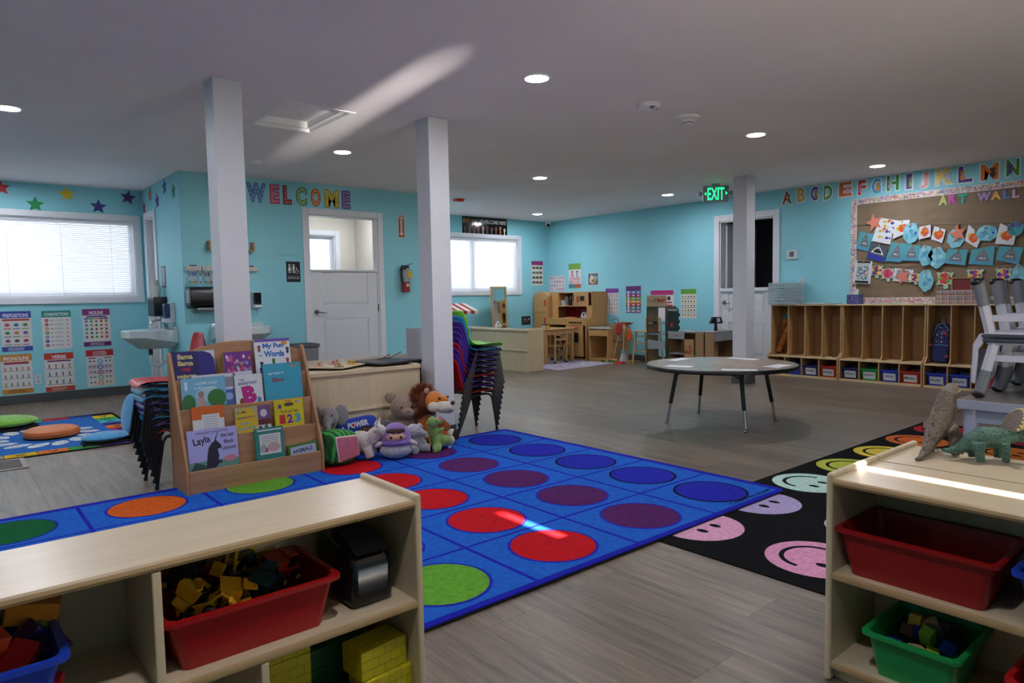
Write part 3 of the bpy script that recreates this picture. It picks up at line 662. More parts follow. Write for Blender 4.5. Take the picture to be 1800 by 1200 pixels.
def sink(loc, rz, label, w, d):
    """wall-hung basin; local back at y=0, front edge toward -y, rim at z=0"""
    t = thing('wall_sink', label, 'sink', loc, rz); P = C('#c6d0d4', .18)
    def outl(s, z, dy=0): return [(-w / 2 * s, 0 if s == 1 else -.05, z), (w / 2 * s, 0 if s == 1 else -.05, z), (w / 2 * s, -d * .62 * s + dy, z), (w * .33 * s, -d * .9 * s + dy, z), (0, -d * s + dy, z), (-w * .33 * s, -d * .9 * s + dy, z), (-w / 2 * s, -d * .62 * s + dy, z)]
    b = B(P); R = [outl(1, -.13), outl(1, 0), outl(.86, .001, -.02), outl(.8, -.02, -.02), outl(.55, -.1, -.05)]
    R[0] = [(x, y, -.075 if y < -.1 else -.14) for x, y, z in R[0]]
    vs = [p for r in R for p in r]; n = 7; fs = []
    for i in range(4):
        for j in range(n): fs.append((i * n + j, i * n + (j + 1) % n, (i + 1) * n + (j + 1) % n, (i + 1) * n + j))
    fs.append(tuple(range(4 * n, 5 * n))); b.add(vs, fs)
    bot = [(x * .55, y * .62 - .03, -.2) for x, y, z in R[0]]; o0 = [(x, y, z) for x, y, z in R[0]]
    b.add(o0 + bot, [(j, j + n, (j + 1) % n + n, (j + 1) % n) for j in range(n)] + [tuple(range(n, 2 * n))[::-1]]); b.o('basin', t, bev=.006)
    B(P).box(-w / 2 + .004, w / 2 - .004, -.025, 0, 0, .035).o('back_splash', t, bev=.006, smooth=False)
    b = B(C('#8f9296', .2, 1)); b.lathe([(.001, .03), (.014, .03), (.026, .008), (.03, 0), (.001, 0)], (0, -.065, .001), 16); b.tube([(0, -.065, .025), (0, -.075, .07), (0, -.11, .1), (0, -.16, .1), (0, -.2, .08), (0, -.215, .06)], [.016, .013, .012, .012, .011, .011], 10)
    for s in (-1, 1): b.cyl((s * .05, -.065, 0), (s * .05, -.065, .03), .02, .015, 12); b.tube([(s * .05, -.065, .03), (s * .06, -.06, .06), (s * .075, -.05, .08)], [.01, .009, .006], 8)
    b.o('faucet', t)
    b = B(C('#2a2c30', .4)); b.cyl((0, -d * .45, -.19), (0, -d * .45, -.27), .022, n=12); b.c('#c3cdd2').tube([(0, -d * .45, -.27), (0, -d * .45, -.36), (0, -d * .3, -.4), (0, -d * .2, -.36), (0, -.03, -.34), (0, 0, -.34)], .02, 10); b.o('drain_trap', t)
    return t
sink((2.5, YC, .82), 0, 'second white wall sink half hidden behind the first column', .56, .42)
sink((XB, 8.16, .8), RW, 'white wall sink with a chrome faucet on the narrow side wall', .5, .5)
# side wall: sign, black dispenser with cups, soap
t = thing('wall_notice', 'small grey framed notice beside the narrow doorway', 'sign', (XB, 8.405, 1.26), RW)
B(C('#5b4a5c', .5)).box(-.085, .085, -.006, 0, 0, .24).o('frame', t, smooth=False); b = B(C('#a7acb4', .5)).rect(-.065, .065, .02, .22, -.0066); bars(b, -.05, .05, .03, .2, 7, '#6a6d78', -.0072); b.o('printed_sheet', t, smooth=False)
t = thing('paper_towel_dispenser', 'black paper towel dispenser on the narrow side wall, cups on top', 'dispenser', (XB, 8.44, .94), RW)
B(C('#141519', .28)).box(-.14, .14, -.14, 0, 0, .215).o('cover', t, bev=.008, smooth=False); B(C('#3e4247', .35)).box(-.144, -.14, -.13, -.01, .01, .2).o('side_panel', t, smooth=False); B(C('#9b9ea3', .4)).cyl((-.1445, -.1, .17), (-.146, -.1, .17), .008, n=10).o('lock', t)
for k, (u, v, hh, lb) in enumerate(((-.06, -.07, .19, 'tall stack of white paper cups on the black dispenser'), (.06, -.075, .13, 'shorter stack of white paper cups on the black dispenser'))):
    t = thing('cup_stack', lb, 'cups', (XB + v, 8.46 - u, 1.155), 0)
    for i in range(8):
        z0 = i * (hh - .07) / 7; B(C('#d5dad0', .6)).lathe([(.027, z0), (.036, z0 + .068), (.0375, z0 + .07), (.034, z0 + .066), (.026, z0 + .004)], n=16, cap=(i in (0,))).o('paper_cup', t)
soap((XB, 8.06, .87), RW, 'white soap dispenser with a dark blue tank above the left sink', .13, .22, '#1e2d5c')
# grey bin by the half door
t = thing('waste_bin', 'grey plastic waste bin standing left of the half door', 'bin', (3.13, 7.42, 0))
B(C('#7d8184', .5)).add([(-.13, -.1, 0), (.13, -.1, 0), (.13, .1, 0), (-.13, .1, 0), (-.15, -.13, .58), (.15, -.13, .58), (.15, .13, .58), (-.15, .13, .58)], [(3, 2, 1, 0), (0, 1, 5, 4), (1, 2, 6, 5), (2, 3, 7, 6), (3, 0, 4, 7)]).o('body', t, smooth=False)
b = B(C('#5d6164', .5))
for (x0, x1, y0, y1) in ((-.16, .16, -.14, -.12), (-.16, .16, .12, .14), (-.16, -.14, -.12, .12), (.14, .16, -.12, .12)): b.box(x0, x1, y0, y1, .565, .6)
b.o('rim', t, bev=.004, smooth=False)
# far wall: banner and posters by the play kitchen
t = thing('welcome_banner', 'black banner with raised hands above the far window', 'banner', (7.245, YB, 2.125))
B(C('#0d0d10', .12)).box(-.485, .485, -.003, 0, 0, .31).o('sheet', t, smooth=False)
b = B(); x = -.46
for s, c in (('E', '#c9852c'), ('V', '#b8762c'), ('E', '#96702e'), ('R', '#7d5228'), ('Y', '#5f4a30'), ('O', '#7a5a40'), ('N', '#4c3a30'), ('E', '#3c302c')): b.c(c).word(s, x, .205, .032, .065, -.0036, .03); x += .042
b.c('#d9d3c4').word('IS WELCOME HERE', -.1, .205, .56, .065, -.0036, .03); b.o('lettering', t, smooth=False)
for i, c in enumerate(('#3a2018', '#5a3324', '#6f4530', '#8a5a42', '#c99f84', '#5b2f26', '#7c4632', '#93583e', '#b07c5c', '#e2c2a4')):
    x = -.43 + i * .095; zt = .12 + .03 * ((i * 7) % 3) / 2; b = B(C(c, .5)); b.rect(x - .012, x + .012, 0, zt - .03, -.0036); b.disc(x, zt - .015, .02, -.0036, .024, n=8)
    for k in range(4): b.rect(x - .02 + k * .0105, x - .012 + k * .0105, zt - .005, zt + .022 + .006 * (k in (1, 2)), -.0037)
    b.poly([(x + .016, zt - .025), (x + .032, zt + .003), (x + .026, zt + .006), (x + .012, zt - .01)], -.0038); b.o('printed_hand', t, smooth=False)
G2 = 'posters round the play kitchen'
def pt_food(b, w, h):
    for j in range(4):
        for i in range(3): x = (i - 1) * w * .3; z = h * (.72 - j * .2); b.c(['#4a4a2c', '#55603a', '#3a4030', '#6a3a34'][j]).rect(x - w * .13, x + w * .13, z - h * .045, z + h * .03, -.0022); b.c(PAL[(i + j * 2) % 6]).disc(x, z + h * .035, w * .1, -.0023, h * .025, n=8)
poster('wall_poster', 'tall poster with a magenta header and four photo rows, left of the far corner', (8.43, YB, 1.28), 0, .28, .44, '#9c2470', '', paint=pt_food, sheet='#d8d6d0', group=G2)
def pt_body(b, w, h):
    for i, s in enumerate((-1, 1)): figure(b, s * w * .2, h * .58, w * .22, ('#c97a8a', '#8aa0c4')[i])
    for j in range(2):
        for i in range(3): b.c(('#d88a92', '#e0b0a0', '#cfa0b4')[(i + j) % 3]).rect(-w * .45 + i * w * .3, -w * .18 + i * w * .3, h * (.2 + j * .13), h * (.31 + j * .13), -.0022)
    b.c('#4a7a94').rect(-w / 2, 0, .01, h * .17, -.0022).c('#b0583c').rect(0, w / 2, .01, h * .17, -.0022)
poster('wall_poster', 'poster with a green header and two children, above the play kitchen', (XR, 8.61, 1.21), RW, .3, .44, '#6fa03c', '', hh=.24, foot='#5f9450', fh=.18, paint=pt_body, sheet='#dcd8dc', group=G2)
def pt_art(b, w, h):
    b.c('#54607c').rect(-w * .45, w * .45, h * .05, h * .95, -.0019); b.c('#c9b46a').disc(-w * .05, h * .45, w * .3, -.0022, h * .32, n=12); b.c('#d8d0b8').poly([(-w * .3, h * .2), (-w * .2, h * .9), (w * .05, h * .6)], -.0024); b.c('#7f95c4').disc(w * .28, h * .6, w * .14, -.0023, h * .16, n=10); b.c('#8c6f34').disc(0, h * .36, w * .16, -.0025, h * .14, n=10)
poster('wall_picture', 'small square painting with a gold swirl above the play kitchen', (XR, 8.165, 1.25), RW, .26, .22, None, '', paint=pt_art, group=G2, cat='picture')
def pt_cut(b, w, h):
    for i in range(5):
        for j in range(4): b.c(('#d3a0b8', '#c890ac', '#d8c8cc', '#b88a9a', '#a9b8bc')[(i * 2 + j) % 5]).disc(-w * .38 + i * w * .19, h * (.14 + j * .24), w * .07, -.0022, h * .09, n=8)
poster('paper_cutout', 'pink and white paper cut-outs taped in the corner above the toy fridge', (XR, 9.06, 1.16), RW, .38, .29, None, '', paint=pt_cut, sheet='#dcd4dc', group=G2, cat='cutout')
poster('wall_poster', 'poster with a violet header and a grid of tiny people, right of the play kitchen', (XR, 7.735, .75), RW, .29, .44, '#70348c', '', paint=pt_grid(5, 5, .03, .82), sheet='#d8d2d2', group=G2)
def pt_rain(b, w, h):
    for i, c in enumerate(('#3f78b8', '#a81c5c', '#4f9a34', '#d08a24', '#b83424', '#2a808c', '#8a7684')):
        z1 = h * (.82 - i * .115); b.c(c).rect(-w / 2, w / 2, z1 - h * .105, z1, -.0022); b.c('#d4cfd6').disc(-w * .34, z1 - h * .05, w * .08, -.0025, n=8).disc(0, z1 - h * .05, w * .1, -.0025, h * .025, n=8).disc(w * .33, z1 - h * .05, w * .07, -.0025, h * .03, n=8)
poster('wall_poster', 'poster of rainbow coloured bands above the cleaning toys', (XR, 7.275, .78), RW, .31, .44, '#5c1f66', '', paint=pt_rain, sheet='#5c1f66', group=G2)
def pt_food2(b, w, h):
    b.c('#b8232c').rect(w * .16, w * .42, h * .55, h * .6, -.0022).rect(w * .2, w * .38, h * .2, h * .42, -.0022).rect(w * .16, w * .46, h * .42, h * .5, -.0022); b.c('#4a3030').disc(w * .3, h * .72, w * .08, -.0022, n=8)
    for i in range(4): b.c(PAL[i]).disc(-w * .4 + i * w * .14, h * .73, w * .05, -.0022, n=8)
poster('wall_poster', 'wide poster with a magenta header behind the toy market sign', (XR, 6.7, .69), RW, .44, .45, '#b01c6c', '', hh=.16, paint=pt_food2, sheet='#dad6d8', group=G2)
def pt_veg(b, w, h):
    for j in range(5):
        for i in range(5): b.c(('#3b6a3c', '#8a4a34', '#4a5a6a', '#a8743a', '#2e2c34')[(i * 3 + j) % 5]).disc((i - 2) * w * .19, h * (.74 - j * .155), w * .05, -.0022, h * .03, n=7)
        b.c(PAL[(j * 2 + 1) % 6]).rect(-w * .46, w * .46, h * (.665 - j * .155), h * (.68 - j * .155), -.0022)
poster('wall_poster', 'poster with a green header and rows of small foods, left of the right door', (XR, 6.205, .71), RW, .275, .44, '#5a9a30', '', paint=pt_veg, sheet='#dcd6c4', group=G2)
def pt_dark(b, w, h):
    for i in range(5): b.c(('#5a6a5c', '#8c8478', '#4a5a78', '#7a4a44', '#a8a49c')[i]).disc(-w * .3 + i * w * .15, h * (.35 + .3 * ((i * 2) % 3) / 2), w * .13, -.0022, h * .12, n=8)
poster('wall_picture', 'small dark photo print low on the far wall beside the toy fridge', (8.135, YB, .57), 0, .21, .155, None, '', paint=pt_dark, sheet='#1c1e22', group=G2, cat='picture')
# ================================================================ RIGHT WALL
outlet('light_switch', 'white light switch above the clear drawer tower', 'switch', (XF, 4.415, 1.15), RW, sw=True)
t = thing('thermostat', 'square white thermostat with a grey screen by the right door', 'thermostat', (XF, 4.545, 1.51), RW)
B(C('#c8cdd0', .4)).box(-.075, .075, -.025, 0, 0, .125).o('housing', t, bev=.005, smooth=False); B(C('#5b6c70', .15)).box(-.032, .03, -.0265, -.025, .035, .1).o('screen', t, smooth=False)
LET = [('A', 4.71, 4.55, '#b52a22', '#4f8a2c', 'red letter A with a green crocodile blob'), ('B', 4.5, 4.37, '#d2a02c', '#c9b48a', 'yellow letter B'), ('C', 4.32, 4.2, '#4a3f98', '#c9712c', 'violet letter C with an orange animal'),
       ('D', 4.15, 4.02, '#4a8c2a', '#dedede', 'green letter D with a white and black animal'), ('E', 3.96, 3.78, '#c86424', '#d8a2b4', 'orange letter E'), ('F', 3.73, 3.61, '#c23428', '#dc8a96', 'red letter F with a pink bird'),
       ('G', 3.57, 3.44, '#4f9fd0', '#d9922c', 'sky blue letter G with an orange animal'), ('H', 3.4, 3.24, '#2f8a3c', '#b8b4bc', 'green letter H with a grey animal'), ('I', 3.19, 3.1, '#5a2f80', '#6fae34', 'purple letter I with a green lizard'),
       ('J', 3.04, 2.93, '#b83440', '#d8c8cc', 'red letter J'), ('K', 2.88, 2.68, '#d8b424', '#b8b4b0', 'yellow letter K with a grey animal'), ('L', 2.66, 2.5, '#4b2a84', '#d88a24', 'purple letter L with an orange lion'), ('M', 2.45, 2.26, '#d8761f', '#4a2c1c', 'orange letter M with a brown monkey'), ('N', 2.22, 2.08, '#3f8a2c', '#5b3a94', 'green letter N with a violet animal')]
for i, (ch, y0, y1, c, c2, l) in enumerate(LET):
    w = y0 - y1; h = .2; zb = 2.226 + .006 * ((i * 5) % 3)
    t = thing('alphabet_letter', l + ' along the top of the right wall', 'letter', (XF, (y0 + y1) / 2, zb), RW, 'animal alphabet letters')
    b = B(C('#d9dde0', .5)); solid_letter(b, ch, -w / 2, 0, w, h, -.003, 0, .08); b.o('white_outline', t, smooth=False)
    b = B(C(c, .35)); solid_letter(b, ch, -w / 2 + .014, .014, w - .028, h - .028, -.0042, -.003, .03); b.o('letter_face', t, smooth=False)
    b = B(C(c2, .4)); s = -1 if i % 2 else 1; b.disc(s * w * .16, h * .34, w * .15, -.0046, h * .16, 12); b.disc(s * w * .16, h * .58, w * .13, -.0048, h * .1, 12); b.disc(s * w * .16 - w * .1, h * .66, w * .05, -.0047, h * .04, 8); b.disc(s * w * .16 + w * .1, h * .66, w * .05, -.0047, h * .04, 8)
    b.c('#161414').disc(s * w * .16 - w * .05, h * .59, .004, -.0051, n=6).disc(s * w * .16 + w * .05, h * .59, .004, -.0051, n=6); b.o('printed_animal', t, smooth=False)
# bulletin board
BY0, BY1, BZ0, BZ1 = 3.79, .75, .925, 2.2
bc = (BY0 + BY1) / 2; hwid = (BY0 - BY1) / 2; bh = BZ1 - BZ0
t = thing('bulletin_board', 'large brown paper bulletin board with a spotted border on the right wall', 'board', (XF, bc, BZ0), RW)
B(C('#7d6a54', .8, kind='kraft')).box(-hwid, hwid, -.012, 0, 0, bh).o('backing_paper', t, smooth=False)
bw = .07
def border(x0, x1, z0, z1):
    o = B(C('#d3cbc8', .3)).box(x0, x1, -.016, -.012, z0, z1).o('border_strip', t, smooth=False)
    b = B(); n = int((x1 - x0) * (z1 - z0) / .00036)
    for i in range(n):
        c = rnd.choice(['#a8243c', '#cc8a3c', '#c9b13c', '#6a2c80', '#3c4a9c', '#c95c8c', '#8fa84c', '#3a1c34', '#b6402c']); r = rnd.uniform(.006, .017); x = rnd.uniform(x0 + r, x1 - r); z = rnd.uniform(z0 + r, z1 - r); y = -.0162 - i * 2e-7
        b.c(c, .3).disc(x, z, r, y, r * rnd.uniform(.6, 1), 7)
        if r > .009: b.c('#d8d0d4', .3).disc(x, z, r * .45, y - .0002, n=6)
    q = b.o('printed_dots', o, smooth=False); q['kind'] = 'stuff'
border(-hwid, -hwid + bw, 0, bh); border(hwid - bw, hwid, 0, bh); border(-hwid + bw, hwid - bw, bh - bw, bh); border(-hwid + bw, hwid - bw, 0, bw)
for i, (z0, z1) in enumerate(((1.883, 1.763), (1.577, 1.511), (1.368, 1.352))):
    prop(B(C('#2c2622', .8)).tube([(XF - .02, 3.76 - k * .32, z0 + (z1 - z0) * k * .185 - .012 * sin(pi * k / 9)) for k in range(10)], .0015, 5).o('display_string'), ('dark string across the top row of artwork on the board', 'dark string across the middle row of artwork on the board', 'dark string across the bottom row of artwork on the board')[i], 'string')
for ch, y0, y1, z0, z1, c, nm in (('A', 2.83, 2.743, 2.021, 2.128, '#b9c46a', 'lime'), ('R', 2.734, 2.652, 2.025, 2.131, '#b8559c', 'magenta'), ('T', 2.641, 2.551, 2.017, 2.12, '#1f9a8a', 'teal'), ('W', 2.461, 2.33, 2.022, 2.112, '#a88ac4', 'lilac'), ('A', 2.334, 2.241, 2.021, 2.11, '#d8a45c', 'peach'), ('L', 2.227, 2.159, 2.02, 2.111, '#5b7fb8', 'blue'), ('L', 2.145, 2.079, 2.02, 2.107, '#c9a4b8', 'pale pink')):
    b = B(C(c, .6)); w = y0 - y1; solid_letter(b, ch, -w / 2, 0, w, z1 - z0, -.006, 0, .06); prop(b.o('board_letter', smooth=False, loc=(XF - .0125, (y0 + y1) / 2, z0), rot=(0, 0, RW)), '%s cut-out letter %s on the bulletin board' % (nm, ch), 'letter', 'art wall letters')
QUADS = [('sketch', [(3.45, 1.946), (3.228, 1.889), (3.269, 1.731), (3.476, 1.842)], 'white sheet with an orange fish near the first starfish'), ('sketch', [(3.482, 1.854), (3.298, 1.815), (3.327, 1.619), (3.536, 1.675)], 'white sheet of small yellow and violet fish'),
  ('orange', [(3.272, 1.888), (3.122, 1.891), (3.114, 1.753), (3.301, 1.681)], 'white sheet with an orange splash, leftmost of the orange paintings'), ('orange', [(3.015, 1.796), (2.898, 1.813), (2.895, 1.679), (3.023, 1.655)], 'white sheet with an orange splash right of the leftmost whale'),
  ('shark', [(3.677, 1.809), (3.52, 1.757), (3.563, 1.551), (3.725, 1.595)], 'teal sheet with a grey shark head, leftmost on the board'), ('dark', [(3.547, 1.67), (3.349, 1.597), (3.39, 1.405), (3.599, 1.472)], 'dark sheet with a big toothed shark mouth over blue water'),
  ('shark', [(3.311, 1.647), (3.159, 1.619), (3.203, 1.408), (3.379, 1.428)], 'teal sheet with a grey shark just right of the toothed mouth'), ('shark', [(3.17, 1.619), (3.001, 1.585), (3.013, 1.41), (3.204, 1.425)], 'teal sheet with a grey shark, third teal sheet from the left'),
  ('frame', [(3.719, 1.451), (3.521, 1.435), (3.545, 1.161), (3.749, 1.178)], 'white sheet with black bars and a confetti field, bottom left of the board'), ('star', [(3.273, 1.341), (3.07, 1.309), (3.092, 1.169), (3.298, 1.19)], 'white and grey sheet behind the lower starfish'),
  ('orange', [(2.863, 1.793), (2.747, 1.744), (2.784, 1.598), (2.897, 1.651)], 'white sheet with an orange stroke left of the second starfish whale'), ('orange', [(2.527, 1.78), (2.403, 1.641), (2.446, 1.521), (2.561, 1.609)], 'white tilted sheet with orange and yellow splashes in mid board'), ('orange', [(2.239, 1.769), (2.093, 1.678), (2.115, 1.53), (2.279, 1.557)], 'white sheet with a large orange blot, rightmost orange painting'),
  ('shark', [(2.718, 1.527), (2.527, 1.51), (2.55, 1.339), (2.779, 1.376)], 'teal sheet with a grey shark under the starfish whale'), ('shark', [(2.497, 1.508), (2.283, 1.536), (2.295, 1.326), (2.522, 1.352)], 'teal sheet with a grey shark and white teeth in mid board'), ('shark', [(2.242, 1.528), (2.028, 1.499), (2.071, 1.326), (2.27, 1.383)], 'teal sheet with a grey shark, rightmost on the board')]
def blotch(b, x, z, r, y, n=13):
    b.poly([(x + r * (1 + .25 * rnd.uniform(-1, 1)) * cos(2 * pi * k / n), z + r * (1 + .25 * rnd.uniform(-1, 1)) * sin(2 * pi * k / n)) for k in range(n)], y)
art = 0
def art_thing(name, label, cat, y, z):
    global art; art += 1
    return thing(name, label + (' on the bulletin board' if 'board' not in label else ''), cat, (XF - .021 - .0042 * (art % 5), y, z), RW, 'sea artwork on the board')
def pin(t, x, z):
    B(C('#a8834e', .6)).box(x - .005, x + .005, -.008, .004, z - .03, z + .012).o('clothes_pin', t, smooth=False)
for kind, q, l in QUADS:
    yc = sum(p[0] for p in q) / 4; zc = sum(p[1] for p in q) / 4; P = [(-(p[0] - yc), p[1] - zc) for p in q]
    t = art_thing('artwork_sheet', l, 'artwork', yc, zc)
    sc = {'shark': '#4f9dab', 'dark': '#46535c'}.get(kind, '#d3d6dc')
    B(C(sc, .7, kind='paper')).prism(P, -.0012, 0).o('sheet', t, smooth=False)
    L = lambda u, v: tuple(P[0][k] * (1 - u) * v + P[1][k] * u * v + P[2][k] * u * (1 - v) + P[3][k] * (1 - u) * (1 - v) for k in (0, 1))
    b = B(); y = -.0016
    if kind == 'shark':
        b.c('#4d97b8').poly([L(.03, .03), L(.97, .03), L(.97, .2), L(.03, .26)], y); b.c('#6d7178').poly([L(.22, .2), L(.85, .2), L(.72, .62), L(.52, .92), L(.33, .62)], y - .0003)
        b.c('#e0e2e4').poly([L(.38, .36), L(.7, .36), L(.66, .42), L(.56, .38), L(.47, .44)], y - .0006).poly([L(.44, .62), L(.5, .62), L(.5, .66)], y - .0006).poly([L(.6, .62), L(.66, .62), L(.62, .66)], y - .0006)
    elif kind == 'dark':
        b.c('#2b3a9c').poly([L(.03, .03), L(.97, .03), L(.97, .3), L(.03, .36)], y); b.c('#e4e4e6').poly([L(.15 + .07 * k, .42 + .4 * sin(pi * k / 10)) for k in range(11)], y - .0003); b.c('#14161a').poly([L(.22, .46)] + [L(.22 + .056 * k, .5 + .3 * sin(pi * k / 10) - (.12 if k % 2 else 0)) for k in range(1, 10)] + [L(.78, .46)], y - .0006)
    elif kind == 'orange':
        b.c('#d8c04c'); blotch(b, *L(.3, .5), .03, y); b.c('#d0541c'); blotch(b, *L(.55, .5), .045, y - .0003); blotch(b, *L(.5, .38), .03, y - .0004); b.c('#d87a34'); blotch(b, *L(.6, .6), .02, y - .0006)
    elif kind == 'sketch':
        for u, v, c in ((.3, .7, '#c9a83c'), (.68, .72, '#4a3f9c'), (.35, .35, '#d8c04c'), (.75, .35, '#4a3088'), (.5, .85, '#cf6a2c')): b.c(c); b.disc(*L(u, v), .022, y, .016, 10); b.poly([L(u + .1, v), L(u + .2, v + .08), L(u + .2, v - .08)], y)
    elif kind == 'frame':
        b.c('#17181b').poly([L(.12, .9), L(.9, .9), L(.9, .99), L(.12, .99)], y).poly([L(.12, .02), L(.9, .02), L(.9, .12), L(.12, .12)], y); b.c('#b4c0c4').poly([L(.12, .14), L(.88, .14), L(.88, .88), L(.12, .88)], y)
        for k in range(70): b.c(rnd.choice(['#2f7f88', '#3a5a98', '#5fb0a8', '#6a3f7c', '#c97a34', '#2a4a58', '#8fd0cc'])); blotch(b, *L(rnd.uniform(.18, .82), rnd.uniform(.18, .75)), .009, y - .0002 - k * 1e-5, 6)
    else: b.c('#8d9096').poly([L(.12, .3), L(.8, .3), L(.75, .95), L(.15, .9)], y)
    o = b.o('painted_picture', t, smooth=False); o['kind'] = 'stuff'
    pin(t, *L(.5, .98))
ELL = [('starfish', 3.511, 1.892, .102, .107, 'coral starfish cut-out, upper left'), ('whale', 3.103, 1.735, .084, .12, 'pale blue paper whale, leftmost of the whales'), ('blob', 2.941, 1.468, .076, .119, 'pale blue tissue shell in the middle row, left one of two'), ('turtle', 3.479, 1.32, .062, .066, 'red and yellow paper turtle beside the confetti sheet'), ('turtle', 3.349, 1.279, .064, .069, 'red and green paper turtle left of the lower starfish'), ('starfish', 3.179, 1.238, .091, .099, 'coral starfish cut-out in the bottom row'),
  ('turtle', 3.046, 1.223, .053, .057, 'violet and yellow paper turtle right of the lower starfish'), ('blob', 2.936, 1.185, .077, .125, 'pale blue tissue shell in the bottom row'), ('whale', 2.653, 1.638, .082, .104, 'pale blue paper whale behind the third starfish'), ('starfish', 2.63, 1.691, .091, .104, 'coral starfish cut-out in mid board'), ('whale', 2.358, 1.674, .099, .085, 'blue paper whale with dark blue spots'), ('purple', 2.102, 1.7, .073, .077, 'teal and violet tissue shell at the right'), ('blob', 2.83, 1.439, .089, .118, 'pale blue tissue shell in the middle row, right one of two'),
  ('turtle', 2.746, 1.202, .074, .083, 'yellow and violet paper turtle above the plaid box'), ('turtle', 2.458, 1.225, .069, .081, 'magenta paper turtle behind the upturned chair legs'), ('turtle', 2.195, 1.227, .066, .078, 'violet and lime paper turtle behind the second upturned leg'), ('blob', 2.063, 1.191, .068, .135, 'pale teal paper shape at the far right')]
for k, (kind, y, z, rx, rz, l) in enumerate(ELL):
    nm = {'starfish': 'paper_starfish', 'turtle': 'paper_turtle', 'whale': 'paper_whale'}.get(kind, 'tissue_shell')
    t = art_thing(nm, l, 'artwork', y, z)
    if kind == 'starfish':
        pp = []
        for i in range(20):
            a = pi / 2 + .25 + i * pi / 10; r = (1, .72, .42, .72)[i % 4]; w_ = (0, -.16, 0, .16)[i % 4]; pp.append((rx * r * cos(a + w_), rz * r * sin(a + w_)))
        B(C('#d8806a', .7, kind='paper')).prism(pp, -.006, 0).o('cutout', t, smooth=False)
        b = B(C('#b8604c', .7))
        for i in range(5):
            a = pi / 2 + .25 + i * 2 * pi / 5
            for r in (.25, .5, .72): b.disc(rx * r * cos(a), rz * r * sin(a), .006, -.0064, n=6)
        o = b.o('painted_spots', t, smooth=False); o['kind'] = 'stuff'
    elif kind == 'turtle':
        b = B(C('#9ac4a4', .7))
        for a in (.6, 2.5, 3.8, 5.6): b.ell((rx * 1.0 * cos(a), -.001, rz * 1.0 * sin(a)), (rx * .42, .001, rz * .24), 10, 4, Matrix.Rotation(-a, 3, 'Y').to_quaternion())
        b.ell((rx * .1, -.001, -rz * 1.1), (rx * .36, .001, rz * .34), 10, 4); b.o('limbs', t)
        s_ = B(C('#d6d2c0', .7)).lathe([(.001, -.004), (rx, -.003), (rx, -.001), (.001, -.001)], n=18, axis='y').o('shell_plate', t)
        b = B()
        for i in range(9): b.c([['#b8283c', '#d8c03c', '#4a3088'], ['#b82c34', '#6fa03c', '#c9364c'], ['#4a2c88', '#d8b43c', '#a83c7c'], ['#d8c83c', '#3c3c98', '#c9508c'], ['#c02c74', '#d84c8c', '#c93c3c'], ['#3c2c84', '#b8c83c', '#c93c64']][ELL[k][1] < 3.4 and k % 6 or 0][i % 3]); a = i * 2 * pi / 8; r = rx * .58 if i < 8 else 0; blotch(b, r * cos(a), r * sin(a), rx * .34, -.0044 - i * 1e-5, 8)
        o = b.o('painted_patches', t, smooth=False); o['kind'] = 'stuff'
    else:
        col = {'whale': '#7fc0d0', 'blob': '#79b9c9', 'purple': '#4f9fae'}[kind]
        pp = [(rx * (1 + .08 * sin(i * 2.3 + k)) * cos(i * pi / 10), rz * (1 + .08 * cos(i * 1.7 + k)) * sin(i * pi / 10)) for i in range(20)]
        B(C(col, .75, kind='paper')).prism(pp, -.0025, 0).o('cutout', t, smooth=False)
        b = B()
        for i in range(9): b.c(rnd.choice(['#5fa9c4', '#8fccd8', '#4f97b4'] if kind != 'purple' else ['#4a3a8c', '#2f8a8c', '#5f4aa0'])); blotch(b, rnd.uniform(-.55, .55) * rx, rnd.uniform(-.6, .6) * rz, rx * .28, -.0028 - i * 1e-5, 9)
        if kind == 'whale': b.c('#2f56b0'); blotch(b, -rx * .1, rz * .62, .012, -.0033, 8); blotch(b, rx * .6, 0, .014, -.0033, 8)
        o = b.o('glued_tissue', t, smooth=False); o['kind'] = 'stuff'
    pin(t, 0, rz * .9)

